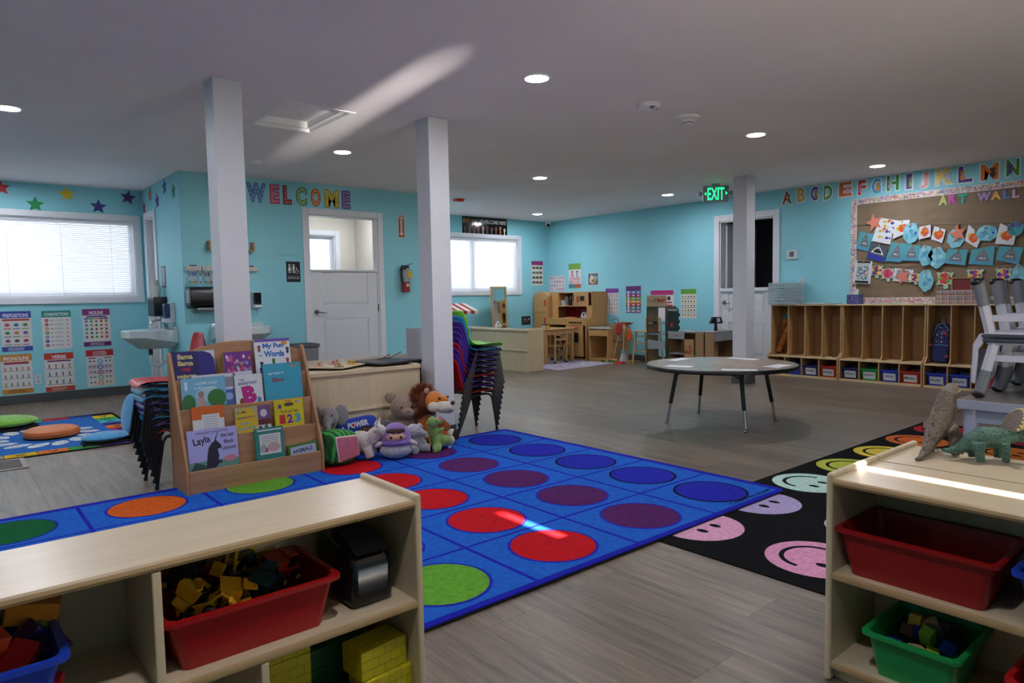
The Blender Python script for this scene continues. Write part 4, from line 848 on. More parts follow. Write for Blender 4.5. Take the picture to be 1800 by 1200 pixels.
# ---------------------------------------------------------------- cubby lockers
CUB = C('#b58c5c', .45, kind='woodz'); CUBL = C('#c4a074', .42, kind='wood'); CUBB = C('#9c7248', .55, kind='woodz'); CUE = C('#d0b58a', .45, kind='wood')
UW = .903; DL, DU = .355, .27; SH, TOPZ = .255, .905
def cubby_proto():
    t = thing('cubby_locker', '', 'cubby', (0, 0, 0), RW, 'cubby lockers along the right wall')
    prof = [(0, 0), (-DL, 0), (-DL, SH + .01), (-DU, SH + .075), (-DU, TOPZ), (0, TOPZ)]
    for s in (-1, 1): B(CUB).prismx(prof, s * UW / 2 - .009, s * UW / 2 + .009).o('side_panel', t, bev=.003, smooth=False)
    hw_ = UW / 2 - .009
    B(CUBB).box(-hw_, hw_, -.012, 0, .03, TOPZ - .016).o('back_panel', t, smooth=False)
    B(CUE).box(-UW / 2 - .009, UW / 2 + .009, -DU - .008, 0, TOPZ, TOPZ + .016).o('top_board', t, bev=.003, smooth=False)
    B(CUE).box(-hw_, hw_, -DL, -.012, SH - .009, SH + .009).o('bench_board', t, bev=.002, smooth=False)
    B(CUE).box(-hw_, hw_, -DL, -.012, 0, .025).o('bottom_board', t, bev=.002, smooth=False)
    for i in (1, 2, 3):
        x = -hw_ + 2 * hw_ * i / 4
        B(CUB).prismx([(-.012, SH + .009), (-DU - .03, SH + .009), (-DU, SH + .06), (-DU, TOPZ), (-.012, TOPZ)], x - .007, x + .007).o('upper_divider', t, bev=.002, smooth=False)
        B(CUB).box(x - .007, x + .007, -DL + .002, -.012, .025, SH - .009).o('lower_divider', t, bev=.002, smooth=False)
    for i in range(4):
        x = -hw_ + 2 * hw_ * (i + .5) / 4
        for dx in (-.06, .06): B(CHROME).tube([(x + dx, -.012, .8), (x + dx, -.03, .8), (x + dx, -.04, .785), (x + dx, -.05, .795)], .003, 6).o('coat_hook', t)
    return t
cub = cubby_proto(); cub.location = (XF - .008, 4.23, 0); cub['label'] = 'open wooden cubby locker unit nearest the right door'
dup(cub, (XF - .008, 3.303, 0), (0, 0, RW), 'open wooden cubby locker unit in the middle of the row'); dup(cub, (XF - .008, 2.376, 0), (0, 0, RW), 'open wooden cubby locker unit holding the backpack'); dup(cub, (XF - .008, 1.449, 0), (0, 0, RW), 'open wooden cubby locker unit at the right end')
def tub(name, label, loc, rot, w, d, h, col, taper=.8, thick=.004, rim=.012, tag_=None, group=None, rough=.28):
    """open plastic tub, base at z=0; returns the thing"""
    t = thing(name, label, 'bin', loc, 0, group, rot=rot); M = C(col, rough)
    def ring(s, z, off, n=6, rr=.18):
        W, D = w / 2 * s - off, d / 2 * s - off; r = min(W, D) * rr; P = []
        for cx, cy, a0 in ((W - r, D - r, 0), (-W + r, D - r, pi / 2), (-W + r, -D + r, pi), (W - r, -D + r, 1.5 * pi)):
            P += [(cx + r * cos(a0 + k * pi / 2 / n), cy + r * sin(a0 + k * pi / 2 / n), z) for k in range(n + 1)]
        return P
    R = [ring(taper, 0, 0), ring(1, h, 0), ring(1, h, thick), ring(taper, thick, thick)]; n = len(R[0])
    fs = [tuple(range(n))[::-1], tuple(range(3 * n, 4 * n))]
    for i in range(3):
        for j in range(n): fs.append((i * n + j, i * n + (j + 1) % n, (i + 1) * n + (j + 1) % n, (i + 1) * n + j))
    B(M).add([p for r in R for p in r], fs).o('tub_body', t)
    R = [ring(1, h - rim, -.001), ring(1, h - rim * .8, -rim), ring(1, h, -rim), ring(1, h + .003, -rim * .3), ring(1, h + .001, thick * .5)]; fs = []
    for i in range(4):
        for j in range(n): fs.append((i * n + j, i * n + (j + 1) % n, (i + 1) * n + (j + 1) % n, (i + 1) * n + j))
    B(M).add([p for r in R for p in r], fs).o('rim', t)
    if tag_:
        s = d / 2 * taper; e = d / 2; f = lambda z: -(s + (e - s) * z / h) - .0015
        z0, z1 = h * .14, h * .74; ww = w * .34
        o = B(C('#c9ccd2', .6)).add([(-ww, f(z0), z0), (ww, f(z0), z0), (ww, f(z1), z1), (-ww, f(z1), z1)], [(0, 1, 2, 3)]).o('name_card', t, smooth=False)
        vs, fc = glyphs(tag_, .012); k = h * .24; z_ = h * .36
        B(C('#17181c', .6)).add([(-ww * .88 + a * ww * 1.6, f(z_ + b * k) - .0008, z_ + b * k) for a, b in vs], fc).o('handwriting', o, smooth=False)
    return t
SL = UW - .018
def slot(unit, i): return (4.23, 3.303, 2.376, 1.449)[unit] - (-SL / 2 + SL * (i + .5) / 4)
for u, i, c, nm, l in ((0, 1, '#2438a8', ' ', 'blue cubby bin half hidden behind the round table'), (0, 2, '#221c5c', 'Abigail', 'dark violet cubby bin third in the unit by the right door'), (0, 3, '#b02a24', 'Natalia', 'red cubby bin in the unit by the right door'), (1, 0, '#241d55', 'Willow', 'dark violet cubby bin first in the middle unit'), (1, 1, '#178a48', 'Julian', 'green cubby bin in the middle unit'),
                  (1, 2, '#2338ac', 'Adaleyn', 'blue cubby bin in the middle unit'), (1, 3, '#b52a22', 'Mateo', 'red cubby bin in the middle unit'), (2, 0, '#2436a8', 'Ander', 'blue cubby bin below the backpack'), (2, 1, '#2338a4', 'Sebastian', 'blue cubby bin right of the one below the backpack'), (2, 2, '#a8242a', ' ', 'red cubby bin behind the standing dinosaur and the chairs')):
    tub('cubby_bin', l, (XF - .21, slot(u, i), .0255), (0, 0, RW), .195, .27, .135, c, .86, tag_=nm if nm.strip() else None, group='cubby bins')
# things in the cubbies
t = thing('rolled_mat', 'orange rolled nap mat leaning in the first cubby', 'mat', (XF - .17, 4.585, SH + .012), RW)
o = B(C('#a85a20', .6)).cyl((-.055, 0, .033), (.075, .02, .36), .037, n=18).o('roll', t); b = B(C('#7d3e14', .6))
for k in (.25, .75): b.cyl((-.055 + .13 * k - .003, .02 * k, .033 + .327 * k - .008), (-.055 + .13 * k + .003, .02 * k, .033 + .327 * k + .008), .0385, n=18)
b.o('strap', t)
t = thing('lanyard', 'small rainbow lanyard hanging in the first cubby', 'lanyard', (XF - .032, 4.62, .6), RW)
b = B()
for i, c in enumerate(('#2f6f9c', '#3f8a4a', '#c9a82c', '#c8672c', '#a8303c')): b.c(c).box(-.03 + i * .002, .03 - i * .006, -.012, -.006, .15 - i * .035, .187 - i * .035)
b.o('beads', t, bev=.004, smooth=False); B(C('#b8a23a', .5)).tube([(-.02, -.01, .18), (-.015, -.02, .22), (0, -.02, .24), (.015, -.02, .22), (.02, -.01, .18)], .003, 6).o('cord', t)
t = thing('plastic_bag', 'crumpled clear white bag hanging in the second cubby', 'bag', (XF - .16, 4.3, SH + .012), RW)
b = B(C('#b9bcc4', .25, kind='clear')); b.ell((.055, 0, .24), (.022, .06, .1), 10, 8); b.ell((.06, .01, .36), (.01, .03, .09), 8, 6); b.o('bag_body', t); B(C('#b9bcc4', .3)).tube([(.06, .01, .42), (.07, .04, .47), (.07, .09, .5)], .003, 6).o('handle', t)
t = thing('backpack', 'navy patterned backpack with red clips hanging in a cubby', 'backpack', (XF - .15, slot(2, 0), SH + .012), RW); t.scale = (.98, 1.1, 1.0)
b = B(C('#1c2250', .8, kind='plush', scale=.4)); b.prism([(-.085, .0), (.08, 0), (.1, .12), (.09, .36), (.06, .43), (0, .45), (-.05, .42), (-.08, .32), (-.1, .12)], -.06, .06); b.o('body', t, bev=.03, seg=3)
B(C('#20275e', .75)).prism([(-.07, .015), (.07, .015), (.085, .1), (.075, .2), (-.075, .2), (-.09, .1)], -.1, -.06).o('front_pocket', t, bev=.02, seg=3)
b = B(C('#4f86b4', .5)); b.tube([(-.078, -.1, .2), (0, -.104, .208), (.078, -.1, .2)], .004, 6); b.tube([(-.085, -.062, .3), (-.04, -.064, .42), (.02, -.064, .44), (.08, -.062, .36)], .004, 6); b.o('piping', t)
b = B()
for i in range(26): b.c(rnd.choice(['#b8304c', '#c9c4d4', '#5f8ac4', '#c98ca8'])); b.disc(rnd.uniform(-.06, .06), rnd.uniform(.23, .4), rnd.uniform(.004, .009), -.0606, n=6)
o = b.o('printed_pattern', t, smooth=False); o['kind'] = 'stuff'
for x, z in ((.075, .08), (-.085, .2), (.06, .33)): B(C('#b0202c', .4)).box(x - .012, x + .012, -.125, -.095, z - .014, z + .014).o('clip', t, bev=.005, smooth=False)
B(C('#16193a', .8)).tube([(-.03, -.02, .43), (-.03, -.02, .5), (.03, -.02, .5), (.03, -.02, .43)], .006, 6).o('top_loop', t)
# things on top of the cubbies
TZ = TOPZ + .0165
t = thing('drawer_tower', 'clear plastic drawer tower on the cubbies by the right door', 'drawers', (XF - .17, 4.52, TZ), RW)
CL = C('#c3d2d8', .2, kind='clear'); b = B(C('#b4c4cc', .3))
for z in range(8): b.box(-.2, .17, -.13, .13, z * .0398, z * .0398 + .004)
for (x0, x1, y0, y1) in ((-.2, -.196, -.13, .13), (.166, .17, -.13, .13)): b.c(CL).box(x0, x1, y0, y1, .004, .279)
b.o('frame', t, smooth=False)
for k in range(7):
    o = B(CL).box(-.192, .162, -.134, -.13, k * .0398 + .006, k * .0398 + .0385).o('drawer', t, smooth=False)
    B(C('#9fb4c0', .3)).box(-.05, .02, -.142, -.134, k * .0398 + .012, k * .0398 + .03).o('pull', o, bev=.003, smooth=False)
    B(C(('#b9c2c6', '#7d9aa4', '#a8b0b8', '#86a4ac', '#c0c6c8', '#8da0ac', '#a8bcc4')[k], .7)).box(-.18, .12, -.11, .11, k * .0398 + .006, k * .0398 + .022).o('paper_stack', o, smooth=False)
t = thing('paper_tray', 'flat grey tray of papers lying on the cubbies', 'tray', (XF - .16, 4.09, TZ), RW)
B(C('#5c6064', .4)).box(-.22, .22, -.12, .12, 0, .006).o('tray', t, bev=.002, smooth=False); B(C('#c6cace', .6)).box(-.15, .12, -.1, .1, .006, .014).o('papers', t, smooth=False)
t = thing('tissue_box', 'blue and pink patterned tissue box with a tissue pulled out', 'tissue box', (XF - .16, 3.665, TZ), RW)
B(C('#46508c', .5)).box(-.075, .075, -.06, .06, 0, .115).o('carton', t, bev=.002, smooth=False); b = B()
for i in range(22): b.c(rnd.choice(['#b84f8c', '#7fb4cc', '#1e1c3c', '#8a5fae'])); b.disc(rnd.uniform(-.065, .065), rnd.uniform(.01, .1), .01, -.0606, .006, 6)
o = b.o('printed_pattern', t, smooth=False); o['kind'] = 'stuff'
b = B(C('#d3d6d6', .8, kind='paper')); b.add([(-.03, 0, .115), (.03, .01, .115), (.05, -.01, .17), (.02, .012, .185), (-.02, -.012, .165), (0, .02, .115)], [(0, 1, 2, 3), (0, 3, 4), (5, 3, 2, 1), (5, 0, 4, 3)]); b.o('tissue', t)
def plaid(b, x0, x1, z0, z1, y):
    for i in range(int((x1 - x0) / .012)): b.c(['#2f7a74', '#b83c5c', '#d0a050', '#47589c', '#d6d0c8', '#8a2f58'][i % 6]); b.rect(x0 + i * .012, x0 + i * .012 + .006, z0, z1, y)
    for i in range(int((z1 - z0) / .014)): b.c(['#b8405c', '#3c8078', '#d8b060', '#5a4a94'][i % 4]); b.rect(x0, x1, z0 + i * .014, z0 + i * .014 + .005, y - .0003)
t = thing('gift_box', 'colourful plaid storage box on the cubbies under the art', 'box', (XF - .15, 2.56, TZ), RW)
B(C('#c3b4b0', .6)).box(-.205, .205, -.1, .1, 0, .105).o('box_body', t, smooth=False); B(C('#bcaaa8', .6)).box(-.209, .209, -.104, .104, .105, .145).o('lid', t, bev=.002, smooth=False)
b = B(); plaid(b, -.204, .204, .002, .104, -.1004); plaid(b, -.208, .208, .106, .144, -.1044); o = b.o('plaid_print', t, smooth=False); o['kind'] = 'stuff'
t = thing('framed_board', 'maroon board in a wooden frame standing on the plaid box', 'frame', (XF - .14, 2.545, TZ + .146), RW)
B(C('#6e1f22', .6)).box(-.088, .088, -.008, .008, .006, .128).o('maroon_panel', t, smooth=False); b = B(C('#a8824e', .5))
for (x0, x1, z0, z1) in ((-.097, -.088, 0, .136), (.088, .097, 0, .136), (-.088, .088, 0, .006), (-.088, .088, .128, .136)): b.box(x0, x1, -.014, .014, z0, z1)
b.o('frame', t, smooth=False)
# ================================================================ RUGS AND FLOOR CUSHIONS
RB = '#1e5cba'
RX0, RX1, RY0, RY1 = -.12, 3.5, 1.85, 4.275
t = thing('seating_rug', 'large blue classroom rug with rows of coloured circles', 'rug', (0, 0, .0052))
def rr(x0, x1, y0, y1, r, n=5):
    P = []
    for cx, cy, a0 in ((x1 - r, y1 - r, 0), (x0 + r, y1 - r, pi / 2), (x0 + r, y0 + r, pi), (x1 - r, y0 + r, 1.5 * pi)): P += [(cx + r * cos(a0 + k * pi / 2 / n), cy + r * sin(a0 + k * pi / 2 / n)) for k in range(n + 1)]
    return P
B(C('#0d0d16', .9)).prismz(rr(RX0, RX1, RY0, RY1, .05), 0, .005).o('rug_backing', t, smooth=False)
B(C('#1d1fa0', kind='pile')).prismz(rr(RX0 + .003, RX1 - .003, RY0 + .003, RY1 - .003, .05), .005, .0092).o('border', t, smooth=False)
B(C(RB, kind='pile')).box(RX0 + .055, 3.447, 1.885, 4.215, .0092, .0099).o('pile_field', t, smooth=False)
for x in (2.86, 2.273, 1.686, 1.1, .512): B(C('#1d1fa0', kind='pile')).box(x - .009, x + .009, 1.885, 4.215, .0099, .0102).o('woven_line', t, smooth=False)
for y in (3.746, 3.278, 2.811, 2.344): B(C('#1d1fa0', kind='pile')).box(RX0 + .055, 3.447, y - .008, y + .008, .0102, .01045).o('woven_line', t, smooth=False)
for x, c, e in ((3.165, '#2026a0', '#0a0c28'), (2.572, '#4f1f58', '#2a24a0'), (1.985, '#b8121c', '#2a24a0'), (1.4, '#5f9a30', '#2024a0'), (.8, '#c4561a', '#2024a0'), (.205, '#0f5a30', '#1c2a80')):
    for y in (3.985, 3.512, 3.045, 2.578, 2.11):
        o = B(C(c, kind='pile')).prismz(circle(.185, 40, x, y), .0099, .0113).o('spot', t, smooth=False)
        ring = B(C(e, kind='pile')); n = 40; A = circle(.198, n, x, y); D = circle(.185, n, x, y)
        ring.add([(p[0], p[1], .0109) for p in A] + [(p[0], p[1], .0109) for p in D] + [(p[0], p[1], .0099) for p in A], [(i, (i + 1) % n, (i + 1) % n + n, i + n) for i in range(n)] + [(i + 2 * n, (i + 1) % n + 2 * n, (i + 1) % n, i) for i in range(n)]); ring.o('spot_outline', o, smooth=False)
b = B(C('#0b1030', kind='pile')).word('Carpets for Kids®', 3.04, 1.893, .39, .03, .0116, .01, flat=True); b.o('lettering', t, smooth=False)
# black smiley rug
t = thing('smiley_rug', 'black rug printed with pastel smiley faces, lying under the blue rug corner', 'rug', (0, 0, .0002))
B(C('#0c0c0f', kind='pile')).prismz(rr(2.385, 6.15, 1.075, 2.075, .02), 0, .0042).o('pile_field', t, smooth=False)
FC = [['#d39ab8', '#a89ac4', '#b4d4c8', '#b0b84a', '#d8c24a', '#c8642c', '#a8202a'], ['#d18fb0', '#b8a4c8', '#a8ccd0', '#8fb04c', '#d0b43a', '#c8702c', '#a8243a']]
for j, y in enumerate((1.845, 1.29)):
    for i in range(7):
        x = 2.685 + i * .53
        if j == 0 and i == 0: x = 2.68
        o = B(C(FC[j][i], kind='pile')).prismz(circle(.2, 36, x, y), .0042, .0047).o('smiley_face', t, smooth=False)
        for s in (-1, 1): B(C('#0c0c0f', kind='pile')).prismz([(x + s * .05 + .019 * cos(a * pi / 6), y - .05 + .03 * sin(a * pi / 6)) for a in range(12)], .0047, .0049).o('eye', o, smooth=False)
        arc = [(x + .135 * cos(a), y + .02 + .125 * sin(a)) for a in [pi * k / 14 for k in range(15)]]; inn = [(x + .115 * cos(a), y + .02 + .105 * sin(a)) for a in [pi * k / 14 for k in range(15)]]
        B(C('#0c0c0f', kind='pile')).prismz(arc + inn[::-1], .0047, .0049).o('mouth', o, smooth=False)
# alphabet rug on the left
t = thing('alphabet_rug', 'blue alphabet rug with coloured letter squares round its border', 'rug', (0, 0, .0002))
X0, X1, Y0, Y1 = -1.15, 1.29, 5.95, 7.79
B(C('#101014', kind='pile')).prismz(rr(X0, X1, Y0, Y1, .03), 0, .006).o('border', t, smooth=False)
B(C('#2a62a8', kind='pile')).box(X0 + .2, X1 - .2, Y0 + .16, Y1 - .16, .006, .0072).o('pile_field', t, smooth=False)
CC = ['#8f8a80', '#3f9a5c', '#4a2c7c', '#c9a82c', '#b02c34', '#3f8ab8', '#c8702c', '#2c3c84', '#8a2c6c', '#3f8a44']
al = 'MLKJIHGFEDCBAZYXWVUTSRQPON' * 2; k = 0
for i in range(11):
    x = .31 - .198 + i * .198 - .99 + .0
    if x + .198 > X1 - .03: break
    for y0, fl in ((Y0 + .03, 1), (Y1 - .16, 0)):
        c = CC[(i * 3 + (5 if not fl else 0) + 5) % 10]
        o = B(C(c, kind='pile')).box(x + .002, x + .196, y0, y0 + .13, .006, .0074).o('letter_square', t, smooth=False)
        B(C('#101014', kind='pile')).word(al[(i * 2 + fl * 3) % 26], x + .06, y0 + .03, .08, .07, .0077, .02, flat=True).o('letter', o, smooth=False)
for j in range(9):
    y = Y0 + .165 + j * .168
    for x0 in (X1 - .2, X0 + .03):
        o = B(C(('#4a2c7c', '#3f8a44', '#2c3c84', '#8a2c6c', '#c8702c', '#3f2c7c', '#3fa0b8', '#3f9a4c', '#d0b02c')[j], kind='pile')).box(x0, x0 + .17, y + .002, y + .166, .006, .0074).o('letter_square', t, smooth=False)
        B(C('#101014', kind='pile')).word(al[j + 9], x0 + .045, y + .04, .08, .09, .0077, .02, flat=True).o('letter', o, smooth=False)
for i in range(14):
    a = i * 2 * pi / 14; x = .62 + .3 * cos(a) * 1.05; y = 6.78 + .43 * sin(a)
    P = [(.105, 0), (.05, .05), (-.02, .06), (-.08, .035), (-.1, 0), (-.08, -.03), (-.02, -.055), (.05, -.045)]
    ca, sa = cos(a + 2.6), sin(a + 2.6)
    o = B(C('#c6cdd0', kind='pile')).prismz([(x + p * ca - q * sa, y + p * sa + q * ca) for p, q in P], .0072, .0077).o('printed_leaf', t, smooth=False)
    B(C('#20242c', kind='pile')).word(('one', 'two', 'red', 'sun', 'cat', 'six', 'ten')[i % 7], x - .04, y - .012, .08, .026, .008, .01, flat=True).o('printed_word', o, smooth=False)
# cushions
def pouf(prof, n=32): return prof
t = thing('floor_cushion', 'round orange floor cushion on the alphabet rug', 'cushion', (.675, 6.73, .0078))
B(C('#c8682a', .5)).lathe([(.001, 0), (.17, .001), (.195, .015), (.2, .035), (.19, .06), (.16, .074), (.08, .08), (.001, .08)], n=36).o('cushion_body', t); B(C('#b05a22', .5)).lathe([(.2, .032), (.203, .036), (.2, .04)], n=36, cap=False).o('piping', t)
def floor_chair(loc, rz, col, label, ang, w=.42, bl=.27, sc=1):
    """legless folding floor chair: seat pad to -y, back pad rising at y=0"""
    t = thing('floor_chair', label, 'floor chair', loc, rz); t.scale = (sc, sc, sc); M = C(col, .7, kind='plush', scale=.25)
    B(C('#101114', .9)).prismz([(w / 2 * cos(a), -.24 + .26 * sin(a)) for a in [2 * pi * k / 28 for k in range(28)]], 0, .02).o('base_pad', t, smooth=False)
    s = B(M); s.ell((0, -.24, .065), (w / 2, .26, .05), 28, 10); s.o('seat_pad', t)
    s = B(M); s.ell((0, bl - .01, 0), (w / 2, bl, .045), 28, 10); s.o('back_pad', t, loc=(0, -.02, .06), rot=(radians(ang), 0, 0))
    B(C('#15161a', .9)).cyl((-w * .35, -.0, .05), (w * .35, -.0, .05), .03, n=12).o('hinge_fold', t)
floor_chair((.16, 7.5, .0078), radians(75), '#7cb83c', 'lime green folding floor chair at the left edge', 62, .44)
floor_chair((1.13, 6.17, .0078), radians(-80), '#3f92c4', 'sky blue folding floor chair behind the left chair stack', 80, .42, .24, .68)
# floor vent
t = thing('floor_vent', 'brown floor register with a wood frame in the left floor', 'vent', (.3, 5.76, 0))
b = B(C('#8a7c70', .5))
for (x0, x1, y0, y1) in ((-.12, .12, -.19, -.16), (-.12, .12, .16, .19), (-.12, -.09, -.16, .16), (.09, .12, -.16, .16)): b.box(x0, x1, y0, y1, 0, .006)
b.o('frame', t, bev=.001, smooth=False)
for i in range(8): B(C('#4a3a30', .5)).box(-.09, .09, -.157 + i * .04, -.13 + i * .04, 0, .004).o('slat', t, smooth=False)

# ================================================================ TOY SHELVES
def toy_shelf(name, label, loc, rz, w, d=.3, h=.575, udiv=(), ldiv=(), group='maple toy shelves', ledge=False, mat='#cfbb9b'):
    """open maple shelf: back at local y=0, open front toward -y"""
    t = thing(name, label, 'shelf', loc, rz, group); W, Z, Y = C(mat, .3, kind='wood'), C(mat, .35, kind='woodz'), C(mat, .35, kind='woody'); E = C('#a98b62', .45, kind='wood')
    hw_ = w / 2
    for s in (-1, 1):
        x0 = s * hw_ - (.018 if s > 0 else 0)
        B(Z).box(x0, x0 + .018, -d, 0, 0, h + .015).o('side_panel', t, bev=.007, smooth=False, seg=3)
    a = hw_ - .018
    B(W).box(-a, a, -d + .012, -.003, h - .02, h).o('top_board', t, smooth=False); B(E).prismx([(-d + .012, h), (-d + .003, h - .003), (-d, h - .01), (-d + .003, h - .017), (-d + .012, h - .02)], -a, a).o('top_edge', t)
    B(W).box(-a, a, -d + .01, -.012, .29, .31).o('middle_shelf', t, smooth=False); B(E).prismx([(-d + .01, .31), (-d + .003, .307), (-d + .001, .3), (-d + .003, .293), (-d + .01, .29)], -a, a).o('middle_edge', t)
    B(W).box(-a, a, -d + .01, -.012, .035, .055).o('bottom_shelf', t, smooth=False); B(E).prismx([(-d + .01, .055), (-d + .003, .052), (-d + .001, .045), (-d + .003, .038), (-d + .01, .035)], -a, a).o('bottom_edge', t)
    B(W).box(-a, a, -d + .03, -d + .045, 0, .035).o('toe_board', t, smooth=False)
    B(Z).box(-a, a, -.012, -.003, .0, h - .02).o('back_panel', t, smooth=False)
    for x in udiv: B(Z).box(x - .009, x + .009, -d + .004, -.012, .31, h - .02).o('upper_divider', t, bev=.003, smooth=False)
    for x in ldiv: B(Z).box(x - .009, x + .009, -d + .004, -.012, .055, .29).o('lower_divider', t, bev=.003, smooth=False)
    if ledge:
        B(W).box(-a, a, -.003, .012, .295, .312).o('back_ledge', t, bev=.004, smooth=False); B(W).box(-hw_, hw_, -.003, .014, h - .02, h + .014).o('back_top_rail', t, bev=.006, smooth=False, seg=3)
        b = B(C('#8f7a58', .4, .6))
        for s in (-1, 1):
            for z in (.05, .3):
                for y in (-.06, -.24): o = B(C('#6f6048', .4, .6)).cyl((s * (hw_ - .001), y, z), (s * (hw_ + .001), y, z), .006, n=8).o('bolt', t)
    return t
toy_shelf('toy_shelf', 'long maple toy shelf in the left foreground with its open side to the viewer', (.32, 1.785, 0), 0, 1.22, .305, .575, (-.013,), (.195,))
toy_shelf('toy_shelf', 'maple toy shelf in the right foreground with red, blue and green bins', (2.164, .26, 0), RW, 1.22, .305, .575, (), (.206,))
toy_shelf('toy_shelf', 'maple shelf standing back to back behind the right foreground shelf', (2.168, .26, 0), pi / 2, 1.22, .305, .575)
toy_shelf('toy_shelf', 'maple shelf with its back to the plush toys, beside the second column', (2.215, 4.42, 0), pi, 1.16, .305, .58, ledge=True)
toy_shelf('toy_shelf', 'maple shelf with its back to the room in front of the play kitchen', (6.43, 7.965, 0), pi / 2, 1.33, .31, .6, ledge=True, mat='#c3ae8c')
# bins
GB = 'toy bins on the shelves'
tub('toy_bin', 'large red bin of toy trucks in the left foreground shelf', (.515, 1.635, .3105), (0, 0, 0), .375, .255, .122, '#980c13', .84, tag_=None, group=GB)
tub('toy_bin', 'blue bin of colourful blocks at the left edge', (-.055, 1.635, .3105), (0, 0, 0), .405, .255, .122, '#1c3fb4', .84, group=GB)
tub('toy_bin', 'empty red bin in the right foreground shelf', (2.005, .66, .3105), (0, 0, RW), .37, .255, .128, '#8a0a10', .86, group=GB)
tub('toy_bin', 'blue bin at the right edge of the right foreground shelf', (2.005, .24, .3105), (0, 0, RW), .39, .255, .125, '#1d3cb0', .86, group=GB)
tub('toy_bin', 'green bin of small blocks on the bottom of the right foreground shelf', (2.0, .655, .0555), (0, 0, RW), .215, .26, .122, '#148a44', .82, group=GB)
tub('toy_bin', 'red bin at the lower right edge of the right foreground shelf', (2.0, .3, .0555), (0, 0, RW), .28, .26, .122, '#b5161a', .84, group=GB)
def block(kind, col, loc, rot, label, grp, s=1.0):
    b = B(C(col, .5))
    if kind == 'box': b.box(-.035 * s, .035 * s, -.0175 * s, .0175 * s, -.0175 * s, .0175 * s)
    elif kind == 'cube': b.box(-.02 * s, .02 * s, -.02 * s, .02 * s, -.02 * s, .02 * s)
    elif kind == 'tri': b.prism([(-.035 * s, -.0175 * s), (.035 * s, -.0175 * s), (0, .0175 * s)], -.0175 * s, .0175 * s)
    elif kind == 'arch': b.prism([(-.035 * s, -.0175 * s), (-.016 * s, -.0175 * s), (-.012 * s, -.002 * s), (0, .004 * s), (.012 * s, -.002 * s), (.016 * s, -.0175 * s), (.035 * s, -.0175 * s), (.035 * s, .0175 * s), (-.035 * s, .0175 * s)], -.0175 * s, .0175 * s)
    elif kind == 'cyl': b.cyl((-.03 * s, 0, 0), (.03 * s, 0, 0), .016 * s, n=16)
    prop(b.o('toy_block', bev=.002 * s, smooth=False, loc=loc, rot=rot), label, 'block', grp)
for i, (k, c, x, y, z, r, l) in enumerate((('arch', '#c8401c', .02, 1.6, .455, (.3, .2, .4), 'orange red arch block on top of the blue bin pile'), ('box', '#b3141c', .075, 1.59, .4, (.4, -.5, .9), 'red notched block at the front of the blue bin'), ('box', '#c8541c', -.03, 1.58, .4, (.1, .3, -.4), 'orange block at the front of the blue bin'), ('box', '#a8201c', .03, 1.66, .43, (.2, .5, -.6), 'dark red block in the middle of the blue bin'), ('box', '#c04a1c', -.05, 1.68, .485, (.2, .1, .3), 'wide orange block at the back of the blue bin'),
        ('cube', '#4a2470', .11, 1.65, .39, (.5, .3, .2), 'purple cube in the blue bin'), ('box', '#3c2068', .13, 1.68, .4, (.2, .8, .4), 'violet block at the right of the blue bin'), ('tri', '#6f9a24', .12, 1.7, .42, (.1, .2, .6), 'green wedge at the right of the blue bin'), ('box', '#c87a24', .12, 1.72, .455, (.1, .2, -.2), 'amber block at the back right of the blue bin'), ('cyl', '#9aa82c', -.04, 1.62, .37, (.2, .3, .2), 'yellow green cylinder low in the blue bin'), ('box', '#b01c24', .1, 1.56, .355, (.2, .1, -.3), 'crimson block low in the blue bin'), ('box', '#8c1418', -.02, 1.63, .44, (.5, .2, 1.2), 'maroon block lying across the blue bin'))):
    block(k, c, (x, y, z), r, l, 'blocks in the blue bin', 1.35)
for i, (k, c, u, v, z, r, l) in enumerate((('box', '#7fa82c', .0, -.0, .155, (.4, .9, .2), 'lime green block standing in the green bin'), ('cube', '#24389c', .045, .01, .14, (.3, .2, .5), 'blue cube at the right of the green bin'), ('box', '#24349a', -.04, .03, .145, (.5, .3, .8), 'dark blue block in the middle of the green bin'), ('cyl', '#b89464', -.02, .06, .165, (.3, .4, 2.2), 'wooden cylinder leaning at the back of the green bin'), ('box', '#c9a82c', -.05, .06, .165, (.1, .3, .2), 'yellow block at the back left of the green bin'), ('box', '#6a3a34', -.06, .02, .14, (.3, .6, .4), 'brown block at the left of the green bin'),
        ('cube', '#c8a474', -.01, -.05, .125, (.1, .1, .7), 'natural wood cube at the front of the green bin'), ('box', '#8fb030', .025, -.04, .125, (.1, .1, .3), 'lime block lying at the front of the green bin'), ('box', '#4a4f5c', .0, .04, .155, (.8, .2, 1.2), 'grey block behind the lime one in the green bin'), ('cube', '#a87a4c', .05, -.05, .115, (.1, .1, .2), 'tan cube at the front right of the green bin'), ('box', '#3a3028', .04, .07, .165, (.2, .3, -.6), 'dark brown block at the back right of the green bin'), ('cube', '#2c3a94', -.07, -.03, .12, (.1, .1, .3), 'blue cube at the left front of the green bin'))):
    block(k, c, (2.0 + v, .655 - u, z), r, l, 'blocks in the green bin', .85)
block('box', '#c9b82c', (1.93, .38, .165), (.2, .5, 2.2), 'yellow block in the lower right red bin', 'blocks in the green bin', .9)
